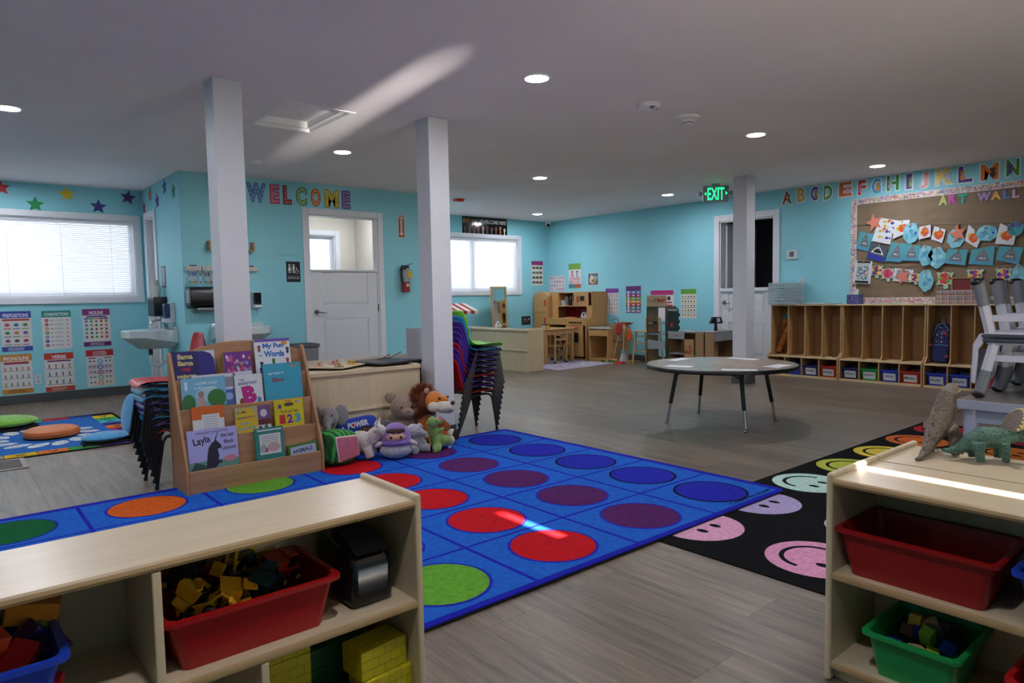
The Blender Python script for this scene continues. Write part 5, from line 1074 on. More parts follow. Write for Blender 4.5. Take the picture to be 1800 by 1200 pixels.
# toy trucks in the red bin
def wheels(t, pts, r, w, ax='y', hub='#c89a2c'):
    for p in pts:
        o = B(C('#0d0d0f', .6)).lathe([(.001, -w), (r * .8, -w), (r, -w * .6), (r, w * .6), (r * .8, w), (.001, w)], p, 16, ax).o('wheel', t); B(C(hub, .4)).lathe([(.001, -w * 1.15), (r * .45, -w * 1.1), (r * .45, w * 1.1), (.001, w * 1.15)], p, 12, ax).o('hub', o)
def loader(label, loc, rot, col='#d09a14', bucket=True):
    t = thing('toy_truck', label, 'toy truck', loc, 0, 'toy trucks in the red bin', rot=rot); M = C(col, .35)
    b = B(M).box(-.05, .03, -.018, .018, .012, .034); b.box(-.05, -.02, -.016, .016, .034, .044); b.o('chassis', t, bev=.003, smooth=False)
    B(C('#15161a', .2)).prism([(-.018, .034), (.018, .034), (.012, .066), (-.014, .066)], -.015, .015).o('cab', t, bev=.002, smooth=False); B(M).box(-.017, .015, -.017, .017, .066, .071).o('cab_roof', t, bev=.001, smooth=False)
    wheels(t, [(-.032, -.024, .014), (-.032, .024, .014), (.018, -.024, .014), (.018, .024, .014)], .015, .007)
    if bucket:
        b = B(M)
        for s in (-1, 1): b.tube([(.02, s * .012, .03), (.05, s * .012, .045), (.068, s * .012, .022)], .004, 6)
        b.o('lift_arm', t); B(M).prism([(.064, .0), (.1, 0), (.1, .004), (.072, .006), (.07, .03), (.064, .032)], -.03, .03).o('bucket', t, smooth=False)
    else: B(M).hexa([(-.052, -.022, .036), (-.018, -.022, .036), (-.018, .022, .036), (-.052, .022, .036), (-.066, -.026, .066), (-.018, -.026, .066), (-.018, .026, .066), (-.066, .026, .066)]).o('dump_bed', t, smooth=False)
loader('yellow toy front loader at the front of the red bin', (.42, 1.585, .4), (.2, -.15, -.5)); loader('yellow toy dump truck lying at the left of the red bin', (.385, 1.62, .405), (.6, .3, .9), '#c8930f', False)
loader('yellow toy loader tipped up at the back of the red bin', (.52, 1.69, .43), (.3, -1.0, .3)); loader('black toy truck at the left back of the red bin', (.4, 1.7, .425), (.3, .2, 2.4), '#17181c', False); loader('dark toy loader in the middle of the red bin', (.48, 1.64, .405), (.3, .4, 1.9), '#1c1d21')
loader('orange toy car at the right of the red bin', (.63, 1.66, .4), (.3, .1, .3), '#8c2c10', False); loader('dark teal toy car at the right front of the red bin', (.575, 1.61, .4), (.2, -.2, .7), '#12343a', False)
loader('yellow and black toy digger at the front middle of the red bin', (.5, 1.58, .385), (.3, .3, -.2), '#c08a10', False); loader('yellow toy truck low in the back middle of the red bin', (.57, 1.69, .4), (.2, .2, 2.8), '#8a6a14', False)
# black appliance toy
t = thing('toy_appliance', 'glossy black toy appliance with a rounded top beside the red bin', 'toy', (.815, 1.65, .3105))
B(C('#08080a', .18)).prismx([(-.11, 0), (.1, 0), (.105, .05), (.1, .13), (.07, .165), (.02, .172), (-.05, .16), (-.09, .135), (-.115, .1)], -.06, .06).o('shell', t, bev=.018, seg=4); B(C('#2c3036', .25)).add([(-.045, -.112, .138), (.045, -.112, .138), (.045, -.05, .168), (-.045, -.05, .168), (-.045, .02, .176), (.045, .02, .176)], [(0, 1, 2, 3), (3, 2, 5, 4)]).o('top_cover', t)
# cardboard brick blocks
def brick_block(x, y, z, rz, label, col='#b8a812', w=.15, d=.1, h=.075):
    t = thing('cardboard_brick', label, 'block', (x, y, z), rz, 'cardboard brick blocks'); line = '#8a7d0c' if col != '#0c4a24' else '#07301a'
    B(C(col, .5)).box(-w / 2, w / 2, -d / 2, d / 2, 0, h).o('carton', t, bev=.003, smooth=False); b = B(C(line, .6))
    def lines(f, W, Hh):
        for i in range(1, 3): f(0, W, Hh * i / 3 - .0008, Hh * i / 3 + .0008)
        for i in range(3):
            for k in range(1, 4): xx = W * (k / 4 + (.125 if i % 2 else 0)); (f(xx - .0008, xx + .0008, Hh * i / 3, Hh * (i + 1) / 3) if xx < W else None)
    e = .0006
    lines(lambda a, c, p, q: b.add([(a - w / 2, -d / 2 - e, p), (c - w / 2, -d / 2 - e, p), (c - w / 2, -d / 2 - e, q), (a - w / 2, -d / 2 - e, q)], [(0, 1, 2, 3)]), w, h)
    lines(lambda a, c, p, q: b.add([(a - w / 2, p - d / 2, h + e), (c - w / 2, p - d / 2, h + e), (c - w / 2, q - d / 2, h + e), (a - w / 2, q - d / 2, h + e)], [(0, 1, 2, 3)]), w, d)
    lines(lambda a, c, p, q: b.add([(-w / 2 - e, a - d / 2, p), (-w / 2 - e, c - d / 2, p), (-w / 2 - e, c - d / 2, q), (-w / 2 - e, a - d / 2, q)], [(0, 1, 2, 3)]), d, h)
    o = b.o('printed_mortar_lines', t, smooth=False); o['kind'] = 'stuff'
brick_block(.6, 1.665, .0555, 0, 'yellow cardboard brick at the back left of the shelf bottom'); brick_block(.6, 1.665, .131, 0, 'yellow cardboard brick stacked second at the back left'); brick_block(.6, 1.665, .2065, .02, 'yellow cardboard brick on top of the back left stack', h=.06)
brick_block(.76, 1.7, .0555, 0, 'green cardboard brick between the yellow stacks', '#0c4a24'); brick_block(.76, 1.7, .131, 0, 'green cardboard brick on top of another green one', '#0c4a24', h=.055)
brick_block(.84, 1.56, .0555, .03, 'yellow cardboard brick at the front right, bottom of its stack', w=.14, d=.09); brick_block(.83, 1.57, .131, .1, 'yellow cardboard brick on top of the front right stack', w=.14, d=.09); brick_block(.66, 1.545, .0555, -.05, 'yellow cardboard brick lying flat at the front middle', h=.06); brick_block(.83, 1.72, .187, 0, 'yellow cardboard brick high at the back right', w=.1, d=.08, h=.08)
# ================================================================ STACKED CHAIRS
def chair_mesh_shell():
    prof = [(-.205, .300, .135), (-.195, .322, .15), (-.17, .334, .155), (-.1, .334, .16), (-.02, .328, .16), (.05, .326, .158), (.1, .334, .155), (.135, .36, .152), (.155, .41, .15), (.168, .47, .15), (.178, .53, .146), (.186, .585, .13), (.189, .61, .09)]
    vs = []; fs = []; m = 9
    for (y, z, hw_) in prof:
        for j in range(m):
            u = -1 + 2 * j / (m - 1); back = z > .36; k = .018 * u * u
            vs.append((u * hw_, y - (k if back else 0), z + (0 if back else k * .7)))
    for i in range(len(prof) - 1):
        for j in range(m - 1): fs.append((i * m + j, i * m + j + 1, (i + 1) * m + j + 1, (i + 1) * m + j))
    return vs, fs
_shell = None; _frame = {}
def stack_chair(loc, rz, col, label, group, wx=.14):
    global _shell
    t = thing('stacking_chair', label, 'chair', loc, rz, group)
    vs, fs = chair_mesh_shell(); o = B(C(col, .38)).add(vs, fs).o('seat_shell', t)
    s = o.modifiers.new('solid', 'SOLIDIFY'); s.thickness = .007; s.offset = -1
    s = o.modifiers.new('sub', 'SUBSURF'); s.levels = 1; s.render_levels = 1
    K = C('#0c0c0f', .4)
    if 'leg' not in _frame:
        for s_ in (-1, 1):
            pts = [(s_ * wx, -.2, .005), (s_ * wx, -.168, .2), (s_ * (wx - .004), -.155, .275), (s_ * (wx - .008), -.135, .302), (s_ * (wx - .01), -.1, .31), (s_ * (wx - .01), 0, .309), (s_ * (wx - .01), .04, .3), (s_ * (wx - .006), .07, .27), (s_ * wx, .12, .16), (s_ * (wx + .004), .2, .005)]
            _frame['leg', s_] = B(K).tube(pts, .0095, 8).o('leg_frame', t).data
        _frame['bar'] = B(K).tube([(-wx + .01, -.08, .309), (wx - .01, -.08, .309)], .008, 8).tube([(-wx + .01, .02, .307), (wx - .01, .02, .307)], .008, 8).o('cross_bars', t).data
        b = B(C('#08080a', .6))
        _frame['cap'] = B(C('#08080a', .6)).cyl((0, 0, 0), (0, 0, .018), .012, n=10).o('foot_cap', t, loc=(-wx, -.2, 0)).data
        for x, y in ((wx, -.2), (-wx - .004, .2), (wx + .004, .2)):
            o = bpy.data.objects.new('foot_cap', _frame['cap']); COL.objects.link(o); o.parent = t; o.location = (x, y, 0)
        _frame['leg'] = 1
    else:
        for nm, me in (('leg_frame', _frame['leg', -1]), ('leg_frame', _frame['leg', 1]), ('cross_bars', _frame['bar'])):
            o = bpy.data.objects.new(nm, me); COL.objects.link(o); o.parent = t
        for x, y in ((-wx, -.2), (wx, -.2), (-wx - .004, .2), (wx + .004, .2)):
            o = bpy.data.objects.new('foot_cap', _frame['cap']); COL.objects.link(o); o.parent = t; o.location = (x, y, 0)
RED, PUR, BLU, GRN = '#a8101c', '#43208a', '#1585b8', '#6fc21c'
ords = ['bottom', 'second', 'third', 'fourth', 'fifth', 'sixth', 'seventh', 'eighth', 'ninth', 'top']
for i, (c, n) in enumerate(((RED, 'red'), (PUR, 'purple'), (PUR, 'purple'), (RED, 'red'), (PUR, 'purple'), (PUR, 'purple'), (PUR, 'purple'), (PUR, 'purple'), (BLU, 'blue'), (GRN, 'green'))):
    stack_chair((3.27 + .0085 * i, 4.478, .042 * i), pi / 2, c, '%s plastic chair, %s in the stack beside the second column' % (n, ords[i] if i in (0, 9) else ords[i] + ' from the floor'), 'chairs stacked beside the second column')
for i, (c, n) in enumerate(((RED, 'red'), (PUR, 'purple'), ('#2f90c0', 'blue'), (PUR, 'purple'), (PUR, 'purple'), ('#2f90c0', 'blue'), ('#2f90c0', 'blue'), ('#b01c28', 'red'))):
    stack_chair((1.13 - .0095 * i, 4.5, .042 * i), -pi / 2, c, '%s plastic chair, %s in the stack behind the book display' % (n, 'bottom' if i == 0 else 'top' if i == 7 else ords[i] + ' from the floor'), 'chairs stacked behind the book display')

# ================================================================ BOOK DISPLAY
PINE, PINEZ = C('#b58660', .5, kind='pine'), C('#ab7e58', .5, kind='woodz')
t = thing('book_display', 'pine tiered book display standing before the first column', 'bookshelf', (1.42, 4.337, 0)); BD = t
yk = [-.292, -.228, -.164, -.1]; zk = [.142, .31, .476, .64]
for s in (-1, 1): B(PINEZ).prismx([(0, 0), (-.3, 0), (-.3, .155), (-.27, .24), (-.045, .79), (-.03, .8), (-.012, .8), (0, .79)], s * .4 - .009, s * .4 + .009).o('side_panel', t, bev=.005, smooth=False, seg=3)
B(PINE).prism([(-.391, .02), (.391, .02), (.391, .77)] + [(.391 - .782 * k / 16, .775 + .075 * sin(pi * k / 16)) for k in range(1, 16)] + [(-.391, .77)], -.014, -.002).o('back_panel', t, smooth=False)
for k in range(4):
    B(PINE).box(-.391, .391, yk[k], yk[k] + .012, 0.0 if k == 0 else zk[k] - .2, zk[k]).o('tier_front', t, bev=.003, smooth=False)
    B(PINE).box(-.391, .391, yk[k] + .012, (yk + [-.014])[k + 1], zk[k] - .1, zk[k] - .09).o('tier_base', t, smooth=False)
def book(k, x0, x1, ztop, cover, label, paint, th=.012, name='picture_book', roll_=0, spine=None, hidden_=.075):
    """k: tier; stands on the tier base and leans back on the next tier front"""
    zb = zk[k] - .0895; h = (ztop - zb) / cos(.13); w = x1 - x0
    t = thing(name, label, 'book', ((x0 + x1) / 2, 4.337 + yk[k] + .0135 + .5 * th, zb + .001), 0, 'books in the display', rot=(-.125 if k < 3 else -.15, roll_, 0))
    B(C(cover, .35)).box(-w / 2, w / 2, -th / 2 - .001, -th / 2 + .001, 0, h).o('front_cover', t, smooth=False); B(C(cover, .4)).box(-w / 2, w / 2, th / 2 - .001, th / 2 + .001, 0, h).o('back_cover', t, smooth=False)
    B(C('#cfc8b8', .7)).box(-w / 2 + .004, w / 2 - .004, -th / 2 + .001, th / 2 - .001, .003, h - .003).o('pages', t, smooth=False)
    B(C(spine or cover, .4)).box(-w / 2 - .001, -w / 2 + .001, -th / 2 - .001, th / 2 + .001, 0, h).o('spine', t, smooth=False)
    b = B(); paint(b, w, h, hidden_ / h); o = b.o('cover_print', t, smooth=False, loc=(0, -th / 2 - .0012, 0)); o['kind'] = 'stuff'
def R_(b, c, w, h, x0, x1, z0, z1, y=0): b.c(c).rect(-w / 2 + x0 * w, -w / 2 + x1 * w, z0 * h, z1 * h, y)
def T_(b, c, s, w, h, x0, z0, ww, hh, bold=.02, ang=0, y=-.0004): b.c(c).word(s, -w / 2 + x0 * w, z0 * h, ww * w, hh * h, y, bold, ang=ang)
def D_(b, c, w, h, x, z, r, rz, y=-.0002, n=14): b.c(c).disc(-w / 2 + x * w, z * h, r * w, y, rz * h, n)
def P_(b, c, w, h, pts, y=-.0002): b.c(c).poly([(-w / 2 + x * w, z * h) for x, z in pts], y)
def c_layla(b, w, h, q):
    R_(b, '#a8a4d8', w, h, 0, 1, .0, 1); R_(b, '#5f8a80', w, h, 0, 1, 0, .42, -.0001); P_(b, '#2c4a48', w, h, [(0, .25), (.12, .42), (.3, .36), (.42, .25)], -.00015)
    P_(b, '#241c34', w, h, [(.33, .28), (.36, .5), (.4, .66), (.47, .74), (.56, .78), (.62, .72), (.66, .68), (.65, .62), (.58, .62), (.6, .5), (.58, .4), (.64, .42), (.66, .34), (.6, .36), (.52, .28)], -.0003); P_(b, '#241c34', w, h, [(.52, .76), (.555, .77), (.62, .98)], -.0003)
    D_(b, '#c77a8c', w, h, .82, .42, .13, .06); T_(b, '#1c1a2c', 'Layla', w, h, .12, .68, .34, .17, .02, .15); T_(b, '#1c1a2c', 'the Last', w, h, .66, .82, .27, .07, .02, .04); T_(b, '#1c1a2c', 'Black', w, h, .72, .7, .2, .07, .02, .04); T_(b, '#1c1a2c', 'Unicorn', w, h, .68, .58, .28, .07, .02, .04); T_(b, '#6a4a88', 'TIFFANY HADDISH', w, h, .16, .91, .66, .045, .01, .03)
def c_teal(b, w, h, q):
    R_(b, '#d0ccc8', w, h, .14, .88, .42, .86, -.0001); D_(b, '#9aa0a4', w, h, .26, .55, .12, .1, -.0003); D_(b, '#b8989c', w, h, .62, .56, .24, .1, -.0003); R_(b, '#a8506c', w, h, .33, .42, .46, .56, -.0004)
    for k in range(4): R_(b, '#8a8c90', w, h, .2, .8, .8 - k * .045, .815 - k * .045, -.0003)
    R_(b, '#c6ccca', w, h, .08, .94, .93, .96, -.0002)
def c_anim(b, w, h, q): R_(b, '#a8b4cc', w, h, .06, .94, .4, .9); T_(b, '#283c6c', 'ANIMALS', w, h, .12, .62, .7, .17, .03, .05); D_(b, '#241c1a', w, h, .2, .45, .07, .09); D_(b, '#241c1a', w, h, .65, .45, .07, .09)
def c_orange(b, w, h, q):
    R_(b, '#c85f1c', w, h, 0, 1, .72, 1); R_(b, '#c9ccd0', w, h, 0, 1, 0, .72); R_(b, '#cdd0d4', w, h, .3, .86, .2, .82, -.0001)
    for k in range(8): R_(b, '#9a9ca4', w, h, .34, .8, .76 - k * .05, .775 - k * .05, -.0003)
def c_neigh(b, w, h, q): D_(b, '#c9a820', w, h, .3, .62, .32, .36); T_(b, '#3c2468', 'In My', w, h, .07, .82, .25, .08, .02, .06); T_(b, '#3c2468', 'Neighborhood', w, h, .05, .68, .5, .08, .02, .06); T_(b, '#2f9ac0', 'En mi', w, h, .14, .55, .25, .08, .02, .05); T_(b, '#2f9ac0', 'vecindario', w, h, .06, .42, .48, .08, .02, .05); R_(b, '#6a4a78', w, h, .63, 1, .62, 1); R_(b, '#5c1f24', w, h, .63, 1, .5, .64, -.0001); R_(b, '#c0c4c8', w, h, .55, 1, .3, .5, -.0001); D_(b, '#c9c0cc', w, h, .8, .8, .1, .1); D_(b, '#35302c', w, h, .68, .42, .05, .06); D_(b, '#4a5a34', w, h, .85, .44, .05, .06)
def c_trace(b, w, h, q):
    D_(b, '#54402c', w, h, .5, .88, .18, .05); P_(b, '#5c2470', w, h, [(.18 + .1 * cos(pi / 2 + i * pi / 5) * (1 if i % 2 == 0 else .45), .84 + .085 * sin(pi / 2 + i * pi / 5) * (1 if i % 2 == 0 else .45)) for i in range(10)]); T_(b, '#5c2028', 'Touch and Trace', w, h, .18, .68, .64, .07, .02)
    for s, c, x in (('1', '#b8242c', .14), ('2', '#6a2c84', .4), ('3', '#2f9ac0', .68)): T_(b, c, s, w, h, x, .42, .2, .22, .05)
    R_(b, '#c8642c', w, h, .35, .62, .955, .985); D_(b, '#c8702c', w, h, .76, .93, .05, .03); D_(b, '#4fa8cc', w, h, .86, .92, .05, .03)
def c_sky(b, w, h, q): R_(b, '#6fa8c4', w, h, 0, 1, .35, 1); D_(b, '#9cc0cc', w, h, .6, .62, .3, .15); D_(b, '#2f6a34', w, h, .14, .45, .15, .2, -.0003); D_(b, '#35702f', w, h, .78, .52, .22, .2, -.0003); R_(b, '#4a7a3c', w, h, 0, 1, 0, .36, -.0002); T_(b, '#dfe6e8', 'I LOVE YOU', w, h, .3, .84, .5, .055, .01); T_(b, '#dfe6e8', 'to the mountains', w, h, .28, .75, .5, .045, .005); D_(b, '#a8968c', w, h, .42, .45, .1, .16, -.0004); D_(b, '#8a7a74', w, h, .42, .63, .07, .07, -.0005); R_(b, '#d0d4d8', w, h, .07, .13, .74, .92, -.0004)
def c_white(b, w, h, q): R_(b, '#3f5f9c', w, h, .72, 1, .3, .66); D_(b, '#8fa8d0', w, h, .87, .5, .1, .08); R_(b, '#8a8694', w, h, .78, 1, .7, .92); T_(b, '#c9d4e8', 'CO', w, h, .76, .64, .2, .06)
def c_bear(b, w, h, q): T_(b, '#4a3a88', 'THE', w, h, .14, .85, .2, .05); T_(b, '#3a3480', "BERENSTAINS'", w, h, .12, .75, .68, .07, .02, .06); T_(b, '#b0207c', 'B', w, h, .28, .3, .5, .42, .07, .12); D_(b, '#7a4a2c', w, h, .2, .36, .08, .1); D_(b, '#3f86b0', w, h, .84, .36, .08, .1)
def c_myname(b, w, h, q): T_(b, '#d8e0e4', 'My Name Is', w, h, .12, .76, .4, .06, .01, .06); T_(b, '#9c1c30', 'Elmo', w, h, .22, .62, .3, .09, .03, .08); R_(b, '#c98a34', w, h, .7, .9, .92, .95)
def c_llama(b, w, h, q):
    R_(b, '#241f5c', w, h, 0, .6, .0, 1); P_(b, '#2b2478', w, h, [(.6, .1), (1, .1), (1, .8), (.9, .93), (.6, .98)], -.0001); P_(b, '#c6c9cc', w, h, [(.45, 1), (1, 1), (1, .55), (.985, .8), (.9, .93), (.75, .985)], -.0003)
    for s, z, c, x, ww in (('llama', .82, '#c9b87c', .12, .36), ('llama', .67, '#c9b87c', .12, .36), ('red', .54, '#a81c44', .2, .2), ('pajama', .36, '#c9b87c', .08, .46)): T_(b, c, s, w, h, x, z, ww, .12, .035)
    R_(b, '#5f6fb8', w, h, .02, .6, .2, .3, -.0001)
def c_purple(b, w, h, q):
    R_(b, '#6f2c80', w, h, 0, 1, .0, 1)
    for k in range(40): D_(b, rnd.choice(['#c86a8c', '#8f5fb0', '#5fa0c0', '#d0a4c4', '#c8784c', '#b8486c', '#e0c8d8']), w, h, rnd.uniform(.08, .92), rnd.uniform(.3, .88), .05, .05, -.0002 - k * 2e-6, 7)
    R_(b, '#c0c4d4', w, h, .35, .95, .38, .48, -.0006)
def c_words(b, w, h, q):
    R_(b, '#6a4aa0', w, h, 0, 1, .94, 1); T_(b, '#2f6ab0', 'My Fun', w, h, .22, .78, .6, .13, .05); T_(b, '#2f6ab0', 'Words', w, h, .24, .62, .58, .13, .05); T_(b, '#2f6ab0', 'with', w, h, .1, .64, .1, .05, .01); D_(b, '#c8922c', w, h, .84, .9, .09, .05)
    for x, z, c in ((.12, .84, '#8a4a34'), (.92, .78, '#3c3c44'), (.16, .5, '#2c2c34'), (.9, .55, '#a03c34'), (.5, .55, '#3a6a34'), (.14, .38, '#26305c')): D_(b, c, w, h, x, z, .05, .035); D_(b, c, w, h, x, z - .06, .04, .05)
book(0, 1.04, 1.312, .362, '#a8a4d8', 'lavender picture book with a black unicorn in the lowest tier', c_layla, .014); book(0, 1.415, 1.588, .325, '#2f7a74', 'teal book showing its back cover in the lowest tier', c_teal); book(0, 1.62, 1.805, .2, '#4a7a34', 'small board book about animals low at the right of the lowest tier', c_anim, .02, 'board_book', -.06)
book(1, 1.085, 1.26, .487, '#c85f1c', 'orange and white book in the second tier', c_orange); book(1, 1.325, 1.535, .455, '#a8a474', 'yellow circle neighbourhood book in the second tier', c_neigh); book(1, 1.563, 1.745, .472, '#c9b81c', 'bright yellow number tracing book in the second tier', c_trace, .016, 'board_book')
book(2, 1.052, 1.297, .65, '#7fb0c8', 'sky blue picture book with green bushes in the third tier', c_sky, .008); book(2, 1.115, 1.347, .662, '#c6c0c4', 'pale grey book tucked behind the sky blue one', c_white, .006, hidden_=.07); book(2, 1.353, 1.517, .644, '#d0d2d6', 'white book with a big magenta letter in the third tier', c_bear, .012); book(2, 1.53, 1.77, .697, '#3a9ab4', 'turquoise book with a red title at the right of the third tier', c_myname, .014)
book(3, 1.028, 1.262, .803, '#241f5c', 'navy book with yellow title words in the top tier', c_llama, .01); book(3, 1.312, 1.484, .783, '#6f2c80', 'purple glittery book in the middle of the top tier', c_purple, .01, spine='#a8a03c'); book(3, 1.505, 1.73, .85, '#d3d5da', 'tall white word book with a violet stripe in the top tier', c_words, .012)
for o in [o for o in bpy.data.objects if o.get('label') == 'pale grey book tucked behind the sky blue one']: o.location.y += .0085

# ================================================================ TABLE BEHIND THE MAPLE SHELF, PUZZLE, TRAY
BROWN = C('#8a7462', .28, kind='wood')
t = thing('activity_table', 'brown laminate table with a black edge behind the maple shelf', 'table', (2.72, 5.05, 0))
B(BROWN).box(-.85, .72, -.31, .31, .575, .592).o('table_top', t, smooth=False); B(C('#0e0e10', .5)).box(-.855, .725, -.315, .315, .568, .5895).o('edge_band', t, bev=.003, smooth=False)
for x in (-.75, .62):
    for y in (-.24, .24): l = B(C('#101013', .4)).cyl((x, y, .2), (x, y, .568), .017, n=12).o('leg', t); B(CHROME).cyl((x, y, .0), (x, y, .2), .012, n=12).o('leg_insert', l)
t = thing('peg_puzzle', 'wooden peg puzzle with round knobs on the shelf by the book display', 'puzzle', (2.28, 4.735, .5955), rz=radians(33))
B(C('#c3b196', .5, kind='wood')).box(-.2, .2, -.15, .15, 0, .009).o('board', t, bev=.003, smooth=False)
for i, (x, y, c) in enumerate(((-.14, -.09, '#7a7a3c'), (-.05, -.03, '#c08a8a'), (.04, -.1, '#c9a83c'), (.03, .06, '#b05a64'), (.12, -.03, '#c9905c'), (.13, .09, '#8a9cb0'), (-.12, .09, '#c87a6a'))):
    o = B(C(c, .5)).prismz(circle(.038, 14, x, y), .009, .013).o('puzzle_piece', t, smooth=False); B(C('#c08a6a' if i % 2 else '#b8a05a', .4)).lathe([(.006, .013), (.008, .022), (.015, .03), (.014, .036), (.001, .039)], (x, y, 0), 12).o('knob', o)
t = thing('black_tray', 'flat black board with thin cords lying on the maple shelf', 'tray', (2.655, 4.715, .5955), rz=radians(14))
B(C('#141416', .35)).box(-.19, .19, -.2, .2, 0, .016).o('board', t, bev=.003, smooth=False); b = B(C('#08080a', .5)); b.tube([(.02, .1, .017), (.0, .03, .025), (.04, -.02, .06), (.07, .02, .03), (.09, .06, .018)], .003, 6).tube([(.03, .1, .018), (.06, .0, .03), (.13, -.06, .075)], .003, 6); b.o('cord_loop', t)
t = thing('sign_sheet', 'white sheet in a stand on the brown table beside the second column', 'sign', (3.06, 4.84, .5925), rz=radians(-8))
B(C('#c8c8d0', .6)).box(-.115, .115, -.002, .002, .004, .25).o('sheet', t, smooth=False); B(C('#d4d8dc', .2, kind='clear')).box(-.12, .12, -.03, .03, 0, .004).o('stand', t, smooth=False)

# ================================================================ ROUND TABLE
t = thing('round_table', 'low round brown table with a black edge in the middle of the room', 'table', (4.98, 3.225, 0))
B(C('#96806e', .24, kind='wood')).prismz(circle(.597, 64), .485, .502).o('table_top', t, smooth=False)
b = B(C('#0c0c0e', .4)); b.lathe([(.597, .502), (.606, .501), (.611, .492), (.611, .478), (.604, .47), (.59, .47), (.59, .484)], n=64, cap=False); b.o('edge_band', t)
B(C('#1a1816', .7)).prismz(circle(.59, 48), .474, .485).o('under_panel', t, smooth=False)
for (x, y) in ((-.33, .3), (.27, .4), (-.23, -.375), (.36, -.295)):
    k = .8; tx, ty = x * k, y * k; l = B(C('#0e0e10', .35)).cyl((tx, ty, .474), (x * .93, y * .93, .17), .0165, n=14).o('leg', t)
    B(CHROME).cyl((x * .93, y * .93, .18), (x * .985, y * .985, .03), .011, n=12).o('leg_insert', l); B(CHROME).ell((x, y, .014), (.018, .018, .014), 12, 8).o('foot_glide', l)
    m_ = Vector((x, y, 0)).normalized(); pz = Vector((-m_.y, m_.x, 0))
    for s in (-1, 1): B(C('#0e0e10', .35)).cyl((tx * 1.06, ty * 1.06, .39), tuple(Vector((tx, ty, .474)) * .0 + Vector((tx * .85, ty * .85, .474)) + pz * s * .07), .005, n=8).o('brace', l)
for i, (x, y, rz, w, h, l) in enumerate(((5.04, 3.69, .05, .26, .1, 'white paper strip on the far left of the round table'), (4.57, 3.34, 1.85, .22, .12, 'white paper strip on the left of the round table'), (5.44, 3.3, 1.6, .28, .1, 'white paper strip on the far right of the round table'), (4.64, 2.84, 2.15, .26, .1, 'white paper strip at the near edge of the round table'), (5.08, 2.77, .03, .26, .13, 'white paper strip on the right of the round table'))):
    prop(B(C('#cfd2d8', .5)).box(-w / 2, w / 2, -h / 2, h / 2, 0, .0012).o('paper_strip', smooth=False, loc=(x, y, .5022), rot=(0, 0, rz)), l, 'paper')
# ================================================================ PLUSH TOYS
def blob(name, par, mat, shapes, vox=.007, it=4):
    """soft toy body: overlapping swollen shapes fused into one skin"""
    b = B(mat)
    for s in shapes:
        if s[0] == 'e': b.ell(s[1], s[2], 16, 10, s[3] if len(s) > 3 else None)
        else: b.tube(s[1], s[2], 10)
    o = b.o(name, par); r = o.modifiers.new('fuse', 'REMESH'); r.mode = 'VOXEL'; r.voxel_size = vox; r.use_smooth_shade = True
    r = o.modifiers.new('soft', 'SMOOTH'); r.iterations = it; r.factor = .5
    return o
def rotq(ax, a): return Matrix.Rotation(a, 3, ax).to_quaternion()
GP = 'plush toys on the blue rug'
Z0 = .0165
def eye(t, *ps, r=.006, c='#0c0a0a'):
    for p in ps: B(C(c, .15)).ell(p, r, 10, 8).o('eye', t)
# watermelon cushion (plain, faceless stand-in)
t = thing('melon_cushion', 'green striped watermelon cushion with a pink front panel', 'cushion', (1.955, 4.14, Z0), radians(16), GP); t.scale = (1.1, 1.1, 1.08)
def superq(c, r, e, n=28, m=18, tl=None):
    vs = []; fs = []; f = lambda v: math.copysign(abs(v) ** e, v)
    for i in range(m + 1):
        a = -pi / 2 + pi * i / m
        for j in range(n): q = 2 * pi * j / n; vs.append((c[0] + r[0] * f(cos(a)) * f(cos(q)), c[1] + r[1] * f(cos(a)) * f(sin(q)), c[2] + r[2] * f(sin(a))))
    for i in range(m):
        for j in range(n): fs.append((i * n + j, i * n + (j + 1) % n, (i + 1) * n + (j + 1) % n, (i + 1) * n + j))
    return vs, fs
B(C('#2f8a3c', .9, kind='melon')).add(*superq((0, 0, .105), (.115, .1, .105), .55)).o('rind_body', t, rot=(0, .12, 0), loc=(-.012, 0, 0))
b = B(C('#d8c8c0', .8)); P = [(-.085, .185), (.075, .17), (.09, .05), (-.06, .035)]
B(C('#d3c4bc', .9)).prism([(x * 1.07 , .115 + (z - .115) * 1.07) for x, z in P], -.104, -.088).o('panel_edge', t, bev=.012, seg=3); B(C('#c86a84', .9, kind='plush', scale=.6)).prism(P, -.108, -.09).o('pink_panel', t, bev=.012, seg=3)
# left elephant
t = thing('plush_elephant', 'grey plush elephant sitting behind the book display', 'plush toy', (2.0, 4.335, Z0), radians(-30), GP)
GE = C('#8a8488', kind='plush'); blob('body', t, GE, [('e', (0, 0, .11), (.075, .065, .1)), ('e', (0, -.02, .28), (.07, .065, .075)), ('t', [(0, -.07, .27), (0, -.11, .23), (0, -.12, .17), (.01, -.13, .13)], [.034, .028, .022, .018]), ('t', [(-.05, -.02, .05), (-.07, -.1, .03)], [.035, .034]), ('t', [(.05, -.02, .05), (.08, -.1, .03)], [.035, .034]), ('t', [(-.06, -.01, .17), (-.09, -.06, .1)], [.026, .024]), ('t', [(.06, -.01, .17), (.09, -.06, .1)], [.026, .024])])
for s in (-1, 1): blob('ear', t, GE, [('e', (s * .085, 0, .29), (.055, .018, .075), rotq('Z', s * .5))])
B(C('#c0bcb8', kind='plush')).ell((.085, -.125, .032), (.03, .012, .03), 12, 8).o('foot_pad', t); B(C('#b0242c', .7)).disc(.085, .032, .012, -.138).o('heart_mark', t, smooth=False); eye(t, (-.03, -.078, .3), (.03, -.078, .3))
